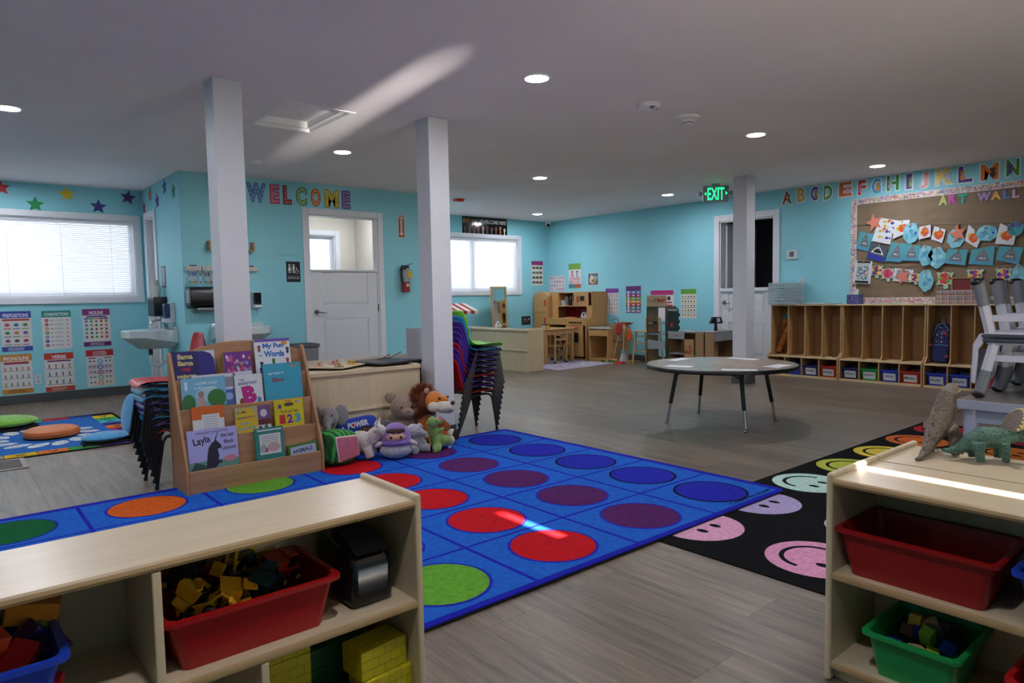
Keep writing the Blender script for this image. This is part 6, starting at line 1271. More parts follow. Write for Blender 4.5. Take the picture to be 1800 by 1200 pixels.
# POWER pillow
t = thing('printed_pillow', 'blue rectangular pillow with white lettering behind the plush toys', 'pillow', (2.245, 4.345, Z0 + .02), 0, GP, rot=(-.2, -.12, radians(-10)))
B(C('#2440a8', .85)).add(*superq((0, 0, .115), (.15, .045, .11), .45)).o('pillow_body', t)
b = B(C('#d8dce4', .8)).word('POWER', -.075, .155, .15, .042, 0, .05); b.c('#b02c3c').disc(-.035, .176, .011, -.0006, n=12); b.c('#d8dce4').word('NOW', -.07, .07, .04, .018, 0, .02)
for x, z, c in ((.0, .11, '#5c3a2c'), (.04, .125, '#6f4a34'), (.075, .115, '#84543c')): b.c('#241a18').disc(x, z + .012, .022, -.0004, n=10).c(c).disc(x, z, .016, -.0008, n=10)
b.xf(Matrix.Translation((0, -.0465, 0))); b.o('lettering', t, smooth=False)
# white animal seen from behind
t = thing('plush_horned_animal', 'cream white plush animal with small horns, seen from behind', 'plush toy', (2.135, 4.125, Z0), radians(46), GP); t.scale = (1.0, 1.0, 1.05)
WM = C('#c6bcb4', kind='plush', scale=.7); blob('body', t, WM, [('e', (0, 0, .115), (.06, .09, .07), rotq('X', .25)), ('t', [(0, -.06, .13), (0, -.1, .17)], [.05, .045]), ('e', (0, -.12, .185), (.045, .05, .042)), ('t', [(-.04, .05, .08), (-.05, .07, .02)], [.034, .028]), ('t', [(.04, .05, .08), (.05, .07, .02)], [.034, .028]), ('t', [(-.04, -.05, .08), (-.045, -.07, .02)], [.032, .027]), ('t', [(.04, -.05, .08), (.045, -.07, .02)], [.032, .027])])
for s in (-1, 1): B(C('#cfc9c0', .7)).tube([(s * .03, -.11, .215), (s * .045, -.11, .24), (s * .04, -.12, .262)], [.012, .009, .003], 8).o('horn', t); blob('ear', t, WM, [('e', (s * .06, -.11, .2), (.03, .012, .016))], .005)
B(C('#d0cac0', .8)).tube([(0, .08, .15), (0, .12, .17), (.005, .13, .21)], [.009, .008, .005], 8).o('tail', t)
# purple hooded doll
t = thing('plush_doll', 'round purple hooded plush doll with a peach face', 'plush toy', (2.325, 4.005, Z0), radians(-28), GP); t.scale = (1.05, 1.05, 1.05)
blob('hood', t, C('#8a68b0', kind='plush', scale=.6), [('e', (0, 0, .12), (.1, .085, .1)), ('e', (0, 0, .17), (.075, .07, .06))]); B(C('#b4b0b8', kind='plush', scale=.5)).ell((0, -.003, .058), (.104, .09, .058), 28, 12).o('fluffy_base', t)
b = B(C('#c79a80', .8)); b.ell((0, -.035, .145), (.072, .055, .038), 20, 10); b.o('face', t); B(C('#7d5aa6', kind='plush', scale=.6)).ell((0, -.032, .108), (.09, .064, .027), 20, 10).o('collar', t)
b = B(C('#3a1c20', .8)); b.ell((0, -.035, .182), (.062, .048, .022), 18, 8); b.o('fringe', t); eye(t, (-.032, -.087, .148), (.03, -.088, .148), r=.008)
b = B(C('#d8d4d0', .6))
for x in (-.035, 0, .035): b.cyl((x, -.083, .176), (x, -.087, .16), .006, .001, 6)
b.o('felt_teeth', t)
for s in (-1, 1): B(C('#c3b8c4', kind='plush', scale=.6)).ell((s * .108, -.03, .1), (.03, .02, .016), 10, 8, rotq('Y', s * .5)).o('arm', t)
# bear
t = thing('plush_bear', 'light brown teddy bear with a big round head', 'plush toy', (2.585, 4.3, Z0), radians(-24), GP); t.scale = (1.1, 1.05, 1.07)
BM = C('#97806e', kind='plush'); blob('body', t, BM, [('e', (0, .0, .1), (.1, .075, .1)), ('e', (0, -.02, .265), (.105, .085, .088)), ('e', (0, -.095, .24), (.045, .035, .033)), ('t', [(-.08, -.02, .16), (-.14, -.06, .09)], [.036, .034]), ('t', [(.08, -.02, .16), (.13, -.06, .09)], [.036, .034]), ('t', [(-.06, -.05, .05), (-.09, -.12, .035)], [.042, .04]), ('t', [(.06, -.05, .05), (.09, -.12, .035)], [.042, .04])])
for s in (-1, 1): blob('ear', t, BM, [('e', (s * .095, .0, .335), (.04, .02, .04))], .006)
eye(t, (-.035, -.1, .275), (.03, -.102, .275), r=.007); B(C('#8a5a54', .7)).ell((0, -.128, .252), (.012, .006, .008), 10, 6).o('nose', t)
# lion
t = thing('plush_lion', 'plush lion with a shaggy brown mane leaning on the second column', 'plush toy', (2.71, 4.185, Z0), radians(14), GP); t.scale = (1.13, 1.13, 1.1)
OR = C('#c8721c', kind='plush', scale=.7); blob('body', t, C('#b05a20', kind='plush'), [('e', (0, .02, .1), (.085, .07, .105)), ('t', [(-.05, -.02, .06), (-.09, -.1, .04)], [.04, .036]), ('t', [(.05, -.02, .06), (.1, -.09, .045)], [.04, .036]), ('t', [(.06, -.02, .16), (.11, -.07, .1)], [.032, .03])])
blob('head', t, OR, [('e', (.02, -.03, .29), (.07, .065, .07)), ('e', (.045, -.085, .305), (.035, .04, .03))])
blob('muzzle', t, C('#cbbfae', kind='plush', scale=.7), [('e', (.03, -.1, .26), (.06, .055, .042)), ('e', (-.03, -.07, .265), (.04, .035, .035)), ('e', (.06, -.115, .248), (.045, .042, .037))])
B(C('#2e1410', .4)).ell((.07, -.148, .285), (.018, .012, .014), 12, 8).o('nose', t); B(C('#1a0f0c', .6)).tube([(.03, -.15, .24), (.05, -.153, .23), (.08, -.15, .236)], .002, 5).o('mouth', t); eye(t, (.0, -.098, .318), (.062, -.112, .322), r=.009)
b = B(C('#6f2f10', .9)); 
for i in range(1500):
    a = rnd.uniform(0, 2 * pi); q = rnd.uniform(-.35, 1) ; R0 = Vector((cos(a), .9 * q + .25, sin(a))).normalized()
    base_ = Vector((.0, .02, .285)) + Vector((R0.x * .075, R0.y * .06, R0.z * .08)); L_ = rnd.uniform(.045, .075); d = (R0 + Vector((rnd.uniform(-.35, .35), rnd.uniform(-.2, .35), rnd.uniform(-.35, .35)))).normalized(); tip = base_ + d * L_
    s = d.orthogonal().normalized() * .0032; s2 = d.cross(s).normalized() * .0032; b.add([base_ + s, base_ - s * .5 + s2, base_ - s * .5 - s2, tip], [(0, 1, 3), (1, 2, 3), (2, 0, 3)])
b.c('#5c2810', .9).ell((0, .03, .285), (.085, .06, .09), 16, 10); o = b.o('mane', t); o['kind'] = 'stuff'
B(C('#b08a72', .8)).ell((-.035, -.02, .37), (.02, .01, .02), 10, 6, rotq('Y', -.6)).o('ear', t)
for x, y, z in ((.115, -.125, .06),): B(C('#2c1410', .9)).ell((x, y, z), (.03, .016, .038), 14, 8, rotq('Y', .3)).o('paw_pad', t)
blob('paw', t, C('#c9c0b0', kind='plush', scale=.7), [('e', (.105, -.1, .06), (.036, .03, .042))], .006)
# small elephant
t = thing('plush_elephant', 'small light grey plush elephant between the doll and the dinosaur', 'plush toy', (2.505, 4.065, Z0), radians(-5), GP)
LG = C('#a9a9ae', kind='plush'); blob('body', t, LG, [('e', (0, 0, .065), (.05, .045, .065)), ('e', (-.01, -.015, .155), (.052, .048, .048)), ('t', [(.02, -.05, .15), (.05, -.075, .14), (.06, -.08, .11)], [.024, .018, .014]), ('t', [(-.03, -.02, .03), (-.03, -.09, .025)], [.028, .028]), ('t', [(.03, -.02, .03), (.085, -.07, .03)], [.028, .03]), ('t', [(.04, -.01, .1), (.07, -.04, .06)], [.018, .018])], .006)
for s in (-1, 1): blob('ear', t, LG, [('e', (s * .058 - .015, 0, .155), (.042, .014, .045), rotq('Z', s * .4))], .006)
eye(t, (.01, -.062, .165), r=.004)
# green dinosaur
t = thing('plush_dinosaur', 'green plush dinosaur with an open pink mouth in front of the lion', 'plush toy', (2.66, 4.02, Z0), radians(20), GP)
DG = C('#7a9a4c', kind='plush', scale=.7); blob('body', t, DG, [('e', (0, 0, .075), (.055, .05, .065)), ('e', (-.03, 0, .13), (.036, .034, .05)), ('e', (-.05, -.01, .205), (.042, .036, .042)), ('e', (.0, -.03, .205), (.03, .026, .02)), ('t', [(-.02, -.02, .03), (-.07, -.06, .02), (-.11, -.06, .018)], [.036, .026, .015]), ('t', [(.02, -.02, .06), (.07, -.04, .06), (.1, -.04, .05)], [.044, .036, .03]), ('t', [(-.01, -.03, .14), (.03, -.05, .15)], [.018, .014])], .006)
B(C('#c9b49a', kind='plush', scale=.7)).ell((.115, -.045, .048), (.034, .03, .034), 14, 8, rotq('Y', .4)).o('foot', t); B(C('#c86a7a', .8)).ell((-.0, -.034, .222), (.022, .018, .007), 12, 6).o('mouth', t); eye(t, (-.052, -.046, .215), r=.005)
b = B(C('#c08a4a', .8))
for i in range(6): b.ell((-.088 + .006 * i, .01, .2 - .03 * i), (.012, .006, .014), 8, 5)
b.o('back_spikes', t); B(C('#c9ccd4', .7)).box(.07, .11, -.055, -.053, -.0, .014).o('care_tag', t, smooth=False)
t = thing('plush_toy', 'dark grey shaggy plush toy squeezed behind the purple doll', 'plush toy', (2.41, 4.33, Z0), 0, GP)
blob('body', t, C('#55525a', kind='plush', scale=.7), [('e', (0, 0, .08), (.07, .06, .085)), ('e', (.02, -.02, .16), (.05, .045, .045)), ('e', (-.03, 0, .195), (.02, .012, .02)), ('e', (.06, 0, .195), (.02, .012, .02))])
# ================================================================ PLAY KITCHEN CORNER
KW = '#b98b55'; KX, KZ, KY = C(KW, .42, kind='wood'), C(KW, .42, kind='woodz'), C(KW, .42, kind='woody'); KD = C('#a5783f', .45, kind='woodz'); RED_ = C('#8c1018', .5); RH = C('#c03a34', .4); DARK = C('#0e0c0b', .3)
def pull(par, x, z0, z1, y, mat=RH, hor=False):
    if hor: pts = [(z0, y, x), (z0, y - .025, x), (z1, y - .025, x), (z1, y, x)]
    else: pts = [(x, y, z0), (x, y - .025, z0), (x, y - .025, z1), (x, y, z1)]
    return B(mat).tube(pts, .012, 8).o('handle', par)
# fridge (right wall; local x runs along -y world, front -y local = -x world)
t = thing('toy_fridge', 'wooden toy fridge with an arched top in the far corner', 'toy fridge', (XR - .01, 9.025, 0), RW)
w, d = .365, .45
B(KZ).box(-w / 2, w / 2, -d + .018, 0, 0, 1.08).o('cabinet', t, bev=.003, smooth=False)
arch = [(-w / 2, 1.06)] + [(w / 2 * cos(pi - pi * k / 14), 1.06 + .1 * sin(pi * k / 14)) for k in range(15)]
B(KZ).prism([(-w / 2, 1.06)] + arch[1:] , -d + .018, -.2).o('arched_top', t, smooth=False)
o = B(KZ).prism([(-w / 2 + .002, .8), (w / 2 - .002, .8)] + [(x * .985, z) for x, z in arch[::-1]], -d, -d + .018).o('upper_door', t, bev=.003, smooth=False); pull(o, w / 2 - .05, .92, 1.0, -d)
o = B(KZ).box(-w / 2 + .002, w / 2 - .002, -d, -d + .018, .06, .794).o('lower_door', t, bev=.003, smooth=False); pull(o, w / 2 - .05, .6, .7, -d)
# stove and hutch
t = thing('toy_kitchen', 'wooden toy kitchen hutch with stove, microwave and red back panel', 'toy kitchen', (XR - .01, 8.335, 0), RW)
w = .97; D1, D2 = .515, .36; a = w / 2
for s in (-1, 1): B(KZ).prismx([(0, 0), (-D1, 0), (-D1, .69), (-D2, .7), (-D2, 1.145), (0, 1.145)], s * (a - .009) - .009, s * (a - .009) + .009).o('side_panel', t, bev=.004, smooth=False)
i_ = a - .018
B(KX).box(-i_, i_, -D1, -.01, .675, .695).o('counter_top', t, bev=.003, smooth=False); B(KX).box(-i_, i_, -D2, -.01, 1.127, 1.145).o('top_board', t, bev=.003, smooth=False); B(KD).box(-i_, i_, -.012, -.002, 0, 1.127).o('back_panel', t, smooth=False)
B(RED_).box(-i_, i_, -.017, -.012, .7, 1.125).o('red_back_panel', t, smooth=False)
B(KX).box(-.33, i_, -D2, -.017, .895, .91).o('hutch_shelf', t, bev=.002, smooth=False); B(KX).prism([(-i_, .695), (-.33, .695), (-.33, 1.127), (-i_, 1.127)], -D2, -D2 + .014).o('left_cupboard_front', t, smooth=False); B(KZ).box(-.33, -.316, -D2 + .014, -.017, .91, 1.127).o('cupboard_side', t, smooth=False)
B(KZ).prism([(i_ - .1, .695), (i_, .695), (i_, .895), (i_ - .12, .895), (i_ - .105, .87)], -D2, -D2 + .014).o('arch_bracket', t, smooth=False)
o = B(KZ).box(.14, .40, -D2 - .002, -D2 + .014, .912, 1.125).o('microwave_door', t, bev=.002, smooth=False); pull(o, .165, .98, 1.06, -D2); B(DARK).box(.21, .31, -D2 - .004, -D2 - .002, .99, 1.075).o('window', o, smooth=False)
o = B(KZ).box(.06, .136, -D2 - .002, -D2 + .014, .912, 1.125).o('keypad_panel', t, bev=.002, smooth=False)
for k in range(8): B(C('#7a5c34', .5)).box(.075 + .034 * (k % 2), .093 + .034 * (k % 2), -D2 - .004, -D2 - .002, .94 + .045 * (k // 2), .955 + .045 * (k // 2)).o('key', o, smooth=False)
B(KX).box(-i_, i_, -D1, -D1 + .016, .585, .675).o('control_board', t, bev=.002, smooth=False)
for k in range(5): B(DARK).lathe([(.001, -.022), (.014, -.022), (.016, -.002), (.016, 0), (.001, 0)], (.12 + k * .062, -D1, .63), 14, 'y').o('stove_knob', t)
o = B(KZ).box(.03, i_ - .05, -D1, -D1 + .016, .06, .58).o('oven_door', t, bev=.003, smooth=False); pull(o, .54, .17, .29, -D1, hor=True); q = B(DARK).box(.12, .31, -D1 - .002, -D1, .295, .46).o('oven_window', o, smooth=False); B(C('#57493a', .5)).box(.12, .31, -D1 - .003, -D1 - .002, .363, .37).o('oven_rack', q, smooth=False)
B(KZ).box(.012, .03, -D1, -.012, .02, .675).o('divider', t, smooth=False)
for z in (.03, .22, .39): B(KX).box(-i_, .012, -D1 + .01, -.012, z, z + .016).o('open_shelf', t, bev=.002, smooth=False)
B(KX).box(-i_, i_, -D1 + .03, -D1 + .045, 0, .03).o('toe_board', t, smooth=False)
# things on the kitchen
def kp(u, v, z): return (XR - .01 + v, 8.335 - u, z)          # local (x, y) -> world for rz = RW
t = thing('toy_scale', 'white toy kitchen scale on the toy kitchen counter', 'toy scale', kp(.24, -.25, .6955), RW)
B(C('#c9c6c6', .4)).prism([(-.075, 0), (.075, 0), (.07, .06), (.04, .105), (-.04, .105), (-.07, .06)], -.06, .06).o('body', t, bev=.015, seg=3); B(C('#4a4a58', .4)).lathe([(.001, .118), (.02, .118), (.095, .125), (.1, .135), (.001, .13)], n=20).o('weighing_pan', t); B(C('#8d8d94', .4)).cyl((0, 0, .1), (0, 0, .12), .015, n=10).o('stem', t); B(C('#22222a', .4)).disc(0, .06, .022, -.061).o('dial', t, smooth=False)
t = thing('toy_burner', 'small wooden burner board with red discs on the counter', 'toy', kp(-.05, -.3, .6955), RW); B(KX).box(-.13, .13, -.07, .07, 0, .014).o('board', t, bev=.003, smooth=False)
for s in (-1, 1): B(RH).lathe([(.001, .02), (.03, .02), (.032, .014), (.001, .014)], (s * .06, 0, 0), 16).o('burner_disc', t)
for i, (u, z, col, l, r, h) in enumerate(((-.27, .911, '#a8b4bc', 'light grey toy canister on the hutch shelf', .03, .16), (-.17, .911, '#30222c', 'dark toy bottle on the hutch shelf', .022, .17), (-.12, .911, '#8a6a70', 'tall mauve toy bottle on the hutch shelf', .018, .19), (-.08, .911, '#c8848c', 'pink toy cup on the hutch shelf', .028, .07), (.03, .911, '#b0b8a8', 'pale toy cup on the hutch shelf', .024, .05), (-.02, .911, '#4f8a70', 'green toy bowl on the hutch shelf', .05, .04), (.015, .911, '#8a4a3c', 'red toy tin standing at the back of the hutch shelf', .03, .14))):
    v = -.2 if 'back' not in l else -.1
    t = thing('toy_container', l, 'toy food', kp(u, v, z), RW, 'toy groceries in the hutch'); B(C(col, .4)).lathe([(.001, 0), (r, 0), (r, h * .85), (r * .8, h * .93), (.001, h * .93)], n=16).o('body', t); B(C('#d0ccc8', .4)).lathe([(.001, h * .93), (r * .55, h * .93), (r * .55, h), (.001, h)], n=12).o('lid', t)
t = thing('egg_carton', 'grey block of black round holes on the hutch shelf', 'toy', kp(-.25, -.27, .911), RW)
B(C('#b8bcc0', .5)).box(-.05, .05, -.04, .04, 0, .09).o('block', t, bev=.003, smooth=False)
for k in range(6): B(DARK).disc(-.03 + .03 * (k % 3), .025 + .04 * (k // 3), .011, -.0405).o('hole', t, smooth=False)
for i, (u, z, col, l, kind) in enumerate(((-.2, .4065, '#2f7a78', 'teal toy pot in the upper open shelf', 'pot'), (-.3, .2365, '#3a3430', 'dark toy pan in the middle open shelf', 'pot'), (-.1, .2365, '#b85a24', 'orange toy plate standing in the middle open shelf', 'plate'), (-.33, .0465, '#c9a25c', 'yellow toy tin on the lowest open shelf', 'pot'))):
    t = thing('toy_cookware', l, 'toy dish', kp(u, -.4, z), RW)
    if kind == 'pot': B(C(col, .35)).lathe([(.001, 0), (.055, 0), (.062, .06), (.066, .062), (.058, .064), (.05, .006), (.001, .006)], n=20).o('pot', t); B(C(col, .35)).tube([(.06, 0, .05), (.12, 0, .055)], .007, 8).o('handle', t)
    else: B(C(col, .35)).lathe([(.001, -.006), (.05, -.004), (.062, .004), (.05, .004), (.001, 0)], (0, 0, .062), 22, 'y').o('plate', t)
tub('toy_bin', 'white plastic tub on the lowest shelf of the toy kitchen', kp(-.12, -.37, .0465), (0, 0, RW), .2, .24, .12, '#b9bcc0', .85, group=GB)
# sink unit
t = thing('toy_sink_unit', 'wooden toy sink unit beside the toy kitchen', 'toy sink', (XR - .01, 7.58, 0), RW)
w = .42; D = .515; a = w / 2
for s in (-1, 1): B(KZ).box(s * (a - .009) - .009, s * (a - .009) + .009, -D, 0, 0, .54).o('side_panel', t, bev=.003, smooth=False)
B(KX).box(-a + .018, a - .018, -D, -D + .016, .42, .51).o('front_apron', t, bev=.003, smooth=False); B(KX).box(-a + .018, a - .018, -D, -.01, .03, .05).o('bottom_board', t, bev=.002, smooth=False); B(KX).box(-a + .018, a - .018, -D, -D + .014, 0, .03).o('toe_board', t, smooth=False); B(KD).box(-a + .018, a - .018, -.012, -.002, 0, .54).o('back_panel', t, smooth=False)
b = B(C('#c3c6c4', .3)); b.box(-a, a, -D - .005, -.42, .54, .556).box(-a, a, -.1, 0, .54, .556).box(-a, -.15, -.42, -.1, .54, .556).box(.15, a, -.42, -.1, .54, .556).box(-.15, .15, -.42, -.1, .47, .475); b.o('sink_top', t, smooth=False)
B(KX).prism([(-a, .556), (a, .556), (a, .61)] + [(.1 + .07 * cos(k * pi / 8), .61 + .03 * sin(k * pi / 8)) for k in range(9)] + [(-a, .6)], -.03, -.012).o('back_splash', t, smooth=False)
for x in (-.06, .1): B(DARK if x < 0 else RH).lathe([(.001, -.02), (.018, -.02), (.02, 0), (.001, 0)], (x, -.03, .6), 14, 'y').o('tap_knob', t)
# mirror, market stall
t = thing('floor_mirror', 'tall wood framed play mirror standing under the far window', 'mirror', (7.33, 8.98, 0), 0, rot=(-.06, 0, radians(2)))
b = B(C('#b79a6e', .5, kind='woodz'))
for (x0, x1, z0, z1) in ((-.17, -.135, 0, 1.26), (.135, .17, 0, 1.26), (-.135, .135, 1.225, 1.26), (-.135, .135, .03, .07)): b.box(x0, x1, -.02, .02, z0, z1)
b.o('frame', t, bev=.003, smooth=False); B(C('#d8dcdc', .02, 1)).box(-.135, .135, -.006, 0, .07, 1.225).o('mirror_glass', t, smooth=False); B(C('#9c7d50', .6)).box(-.135, .135, 0, .008, .07, 1.225).o('backing', t, smooth=False)
for s in (-1, 1): B(KY).box(s * .15 - .02, s * .15 + .02, -.15, .2, 0, .03).o('foot', t, smooth=False)
t = thing('market_stall', 'wooden play market stall with a red and white striped awning', 'play stall', (6.33, 8.97, 0))
for x in (-.33, .33):
    for y in (-.16, .16): B(C('#b08a58', .5, kind='woodz')).box(x - .015, x + .015, y - .015, y + .015, 0, .98 if y > 0 else .6).o('post', t, bev=.002, smooth=False)
    B(C('#b08a58', .5, kind='woody')).tube([(x, .16, .97), (x, -.2, .86)], .011, 6).o('awning_arm', t)
n = 9
for k in range(n):
    x0, x1 = -.34 + .68 * k / n, -.34 + .68 * (k + 1) / n; b = B(C('#8f1a24' if k % 2 else '#c9bdb4', .8)); b.add([(x0, .15, .99), (x1, .15, .99), (x1, -.21, .87), (x0, -.21, .87), (x0, -.215, .82), (x1, -.215, .82), (x0, .15, .985), (x1, .15, .985), (x0, -.205, .865), (x1, -.205, .865)], [(0, 3, 2, 1), (3, 4, 5, 2), (6, 7, 9, 8)]); b.o('awning_stripe', t, smooth=False)
B(C('#b9c4c8', .5)).box(-.34, .34, -.2, .2, .6, .615).o('counter', t, bev=.002, smooth=False)
for z in (.15, .38): B(C('#a8b4b8', .5)).box(-.31, .31, -.17, .17, z, z + .012).o('tray_shelf', t, smooth=False)
t = thing('toy_headset', 'white toy headset standing on the far maple shelf', 'toy', (6.56, 8.12, .6155), radians(20))
B(C('#c9c8c4', .4)).tube([(.055 * cos(pi * k / 10), 0, .03 + .062 * sin(pi * k / 10)) for k in range(11)], .009, 8).o('head_band', t)
for s in (-1, 1): B(C('#c9c8c4', .4)).lathe([(.001, -.014), (.024, -.014), (.028, 0), (.024, .014), (.001, .014)], (s * .055, 0, .028), 14, 'x').o('ear_cup', t)
# play table and chairs on a pale rug
t = thing('play_rug', 'pale grey lilac play rug under the small wooden table', 'rug', (0, 0, .0002))
B(C('#a39aa8', kind='pile')).prismz([(6.86, 7.12), (8.16, 7.2), (8.13, 8.5), (6.9, 8.4)], 0, .006).o('pile_field', t, smooth=False); b = B()
for k in range(60): b.c(rnd.choice(['#8a7f98', '#b8b0bc', '#c0bcc4', '#7c7690']), kind='pile'); b.prismz(circle(rnd.uniform(.02, .06), 9, rnd.uniform(6.98, 8.05), rnd.uniform(7.3, 8.3)), .006, .0064 + k * 1e-6)
o = b.o('woven_spots', t, smooth=False); o['kind'] = 'stuff'
TW = C('#b48a58', .45, kind='wood'); TWZ = C('#b48a58', .45, kind='woodz')
t = thing('wooden_table', 'small square wooden play table in front of the toy kitchen', 'table', (7.68, 8.2, .0065))
B(TW).box(-.33, .33, -.28, .28, .525, .547).o('table_top', t, bev=.004, smooth=False); b = B(TW)
for (x0, x1, y0, y1) in ((-.28, .28, -.26, -.245), (-.28, .28, .245, .26), (-.31, -.295, -.24, .24), (.295, .31, -.24, .24)): b.box(x0, x1, y0, y1, .455, .525)
b.o('apron', t, smooth=False)
for x in (-.295, .295):
    for y in (-.245, .245): B(TWZ).box(x - .024, x + .024, y - .024, y + .024, 0, .525).o('leg', t, bev=.004, smooth=False)
def wood_chair(loc, rz, label):
    t = thing('wooden_chair', label, 'chair', loc, rz, 'small wooden play chairs')
    B(TW).box(-.14, .14, -.14, .14, .26, .275).o('seat', t, bev=.004, smooth=False)
    for x in (-.125, .125):
        l = B(TWZ).box(x - .013, x + .013, -.135, -.11, 0, .26).o('leg', t, bev=.003, smooth=False); B(C('#2a201c', .7)).box(x - .015, x + .015, -.138, -.107, 0, .03).o('foot_sock', l, smooth=False)
        l = B(TWZ).hexa([(x - .013, .12, 0), (x + .013, .12, 0), (x + .013, .145, 0), (x - .013, .145, 0), (x - .013, .135, .52), (x + .013, .135, .52), (x + .013, .158, .52), (x - .013, .158, .52)]).o('leg', t, bev=.003, smooth=False); B(C('#2a201c', .7)).box(x - .015, x + .015, .117, .148, 0, .03).o('foot_sock', l, smooth=False)
    for z in (.36, .46): B(TW).box(-.115, .115, .134, .15, z, z + .04).o('back_slat', t, bev=.003, smooth=False)
    for x in (-.125, .125): B(TW).box(x - .008, x + .008, -.11, .12, .12, .14).o('side_stretcher', t, smooth=False)
wood_chair((7.62, 7.99, .0065), pi, 'small wooden chair pushed under the near side of the play table'); wood_chair((7.99, 8.2, .0065), -pi / 2 + .2, 'small wooden chair at the kitchen side of the play table')
for k, (x, y, c, c2, l) in enumerate(((7.45, 8.06, '#b8b09c', '#1c1814', 'glass toy jar with a black lid on the play table'), (7.52, 8.04, '#c09a3c', '#241c14', 'yellow toy jar with a dark lid on the play table'))):
    t = thing('toy_jar', l, 'jar', (x, y, .554), 0); B(C(c, .3)).lathe([(.001, 0), (.027, 0), (.03, .01), (.03, .055), (.024, .062), (.001, .062)], n=16).o('jar', t); B(C(c2, .4)).lathe([(.001, .062), (.028, .062), (.028, .078), (.001, .078)], n=16).o('lid', t)
# ================================================================ CLEANING TOYS, STOOL, TOY MARKET
t = thing('cleaning_stand', 'wooden stand of hanging toy cleaning tools by the right wall', 'toy stand', (8.45, 7.18, 0), RW)
B(TW).box(-.17, .17, -.13, .13, 0, .025).o('base', t, bev=.003, smooth=False); B(TWZ).box(-.015, .015, -.015, .015, .025, .62).o('post', t, bev=.002, smooth=False); B(C('#9c1c24', .5)).box(-.05, .05, -.05, .05, .6, .64).o('top_hub', t, bev=.008, smooth=False)
for k in range(4): a = k * pi / 2 + .5; B(C('#1c1416', .5)).tube([(0, 0, .62), (.09 * cos(a), .09 * sin(a), .625), (.1 * cos(a), .1 * sin(a), .64)], .006, 6).o('hook', t)
t = thing('tote_bag', 'tan cloth tote bag hanging from the cleaning stand', 'bag', (8.36, 7.33, .34), RW + .2)
B(C('#8c7254', .85)).prism([(-.12, 0), (.13, -.02), (.15, .04), (.1, .28), (-.1, .28), (-.14, .05)], -.035, .035).o('bag_body', t, bev=.02, seg=3); B(C('#241c18', .7)).tube([(-.06, -.03, .28), (-.03, -.03, .36), (.05, -.03, .36), (.07, -.03, .28)], .006, 6).o('handles', t)
for k, (y, c, z, l) in enumerate(((7.24, '#a8241c', .44, 'red cloth hanging in front of the tote bag'), (7.06, '#c8541c', .34, 'orange cloth hanging on the cleaning stand'))):
    t = thing('dust_cloth', l, 'cloth', (8.31 if k == 0 else 8.36, y, z), RW); B(C(c, .9)).prism([(-.03, .0), (.035, .02), (.06, .1), (.03, .19), (.0, .21), (-.025, .18), (-.055, .08)], -.014, .014).o('cloth', t, bev=.008, seg=2); B(C('#3a1410', .6)).tube([(0, 0, .2), (0, .01, .235)], .004, 6).o('loop', t)
t = thing('toy_mop', 'toy mop with white strings and a blue collar', 'mop', (8.3, 7.13, .026), RW)
B(C('#c09a6c', .5)).cyl((0, 0, .14), (.0, .02, .6), .009, n=10).o('handle', t); B(C('#2f8aa8', .4)).lathe([(.001, .135), (.035, .13), (.03, .17), (.012, .18), (.001, .18)], n=14).o('collar', t); b = B(C('#b9b9bd', .9))
for k in range(26): a = k * 2.4; r = .02 + .02 * (k % 3) / 2; b.tube([(r * .5 * cos(a), r * .5 * sin(a), .14), (r * 1.1 * cos(a), r * 1.1 * sin(a), .07), (r * 1.7 * cos(a), r * 1.7 * sin(a), .002)], .006, 5)
o = b.o('mop_strings', t); o['kind'] = 'stuff'
for k, (x, y, rz_, c, l) in enumerate(((8.22, 7.42, .2, '#1f7a3c', 'dark green toy broom lying on the floor by the sink unit'), (8.24, 7.28, -.1, '#4f8a24', 'light green toy broom by the cleaning stand'))):
    t = thing('toy_broom', l, 'broom', (x, y, 0), RW + rz_); B(C('#b98a5c', .5)).box(-.09, .09, -.02, .02, .04, .06).o('block', t, bev=.003, smooth=False); B(C('#b98a5c', .5)).cyl((0, .0, .06), (.02, .1, .5), .008, n=8).o('handle', t); b = B(C(c, .9))
    for i in range(18): b.hexa([(-.09 + i * .01, -.02, 0), (-.083 + i * .01, -.02, 0), (-.083 + i * .01, .022, 0), (-.09 + i * .01, .022, 0), (-.088 + i * .01, -.012, .04), (-.083 + i * .01, -.012, .04), (-.083 + i * .01, .012, .04), (-.088 + i * .01, .012, .04)])
    o = b.o('bristles', t, smooth=False); o['kind'] = 'stuff'
prop(B(C('#9c1a28', .45)).add([(-.09, -.06, 0), (.09, -.06, 0), (.08, .07, 0), (-.08, .07, 0), (-.085, -.05, .004), (.085, -.05, .004), (.075, .065, .035), (-.075, .065, .035)], [(3, 2, 1, 0), (0, 1, 5, 4), (1, 2, 6, 5), (2, 3, 7, 6), (3, 0, 4, 7), (4, 5, 6, 7)]).o('dust_pan', smooth=False, loc=(8.16, 7.12, 0), rot=(0, 0, RW)), 'red toy dust pan on the floor under the mop', 'dust pan')
t = thing('tall_stool', 'wooden step stool chair behind the toy market rack', 'stool', (8.4, 6.72, 0), RW)
for x in (-.17, .17):
    for s in (-1, 1): B(TWZ).tube([(x, s * .17, 0), (x * .82, s * .11, .5)], .014, 8).o('leg', t)
B(TW).box(-.17, .17, -.15, .14, .5, .52).o('seat', t, bev=.005, smooth=False)
for z in (.2, .34, .43): B(TW).box(-.155, .155, -.155 + z * .1, -.135 + z * .1, z, z + .018).o('rung', t, smooth=False)
for x in (-.13, .13): B(TWZ).box(x - .013, x + .013, .12, .142, .52, .72).o('back_post', t, smooth=False)
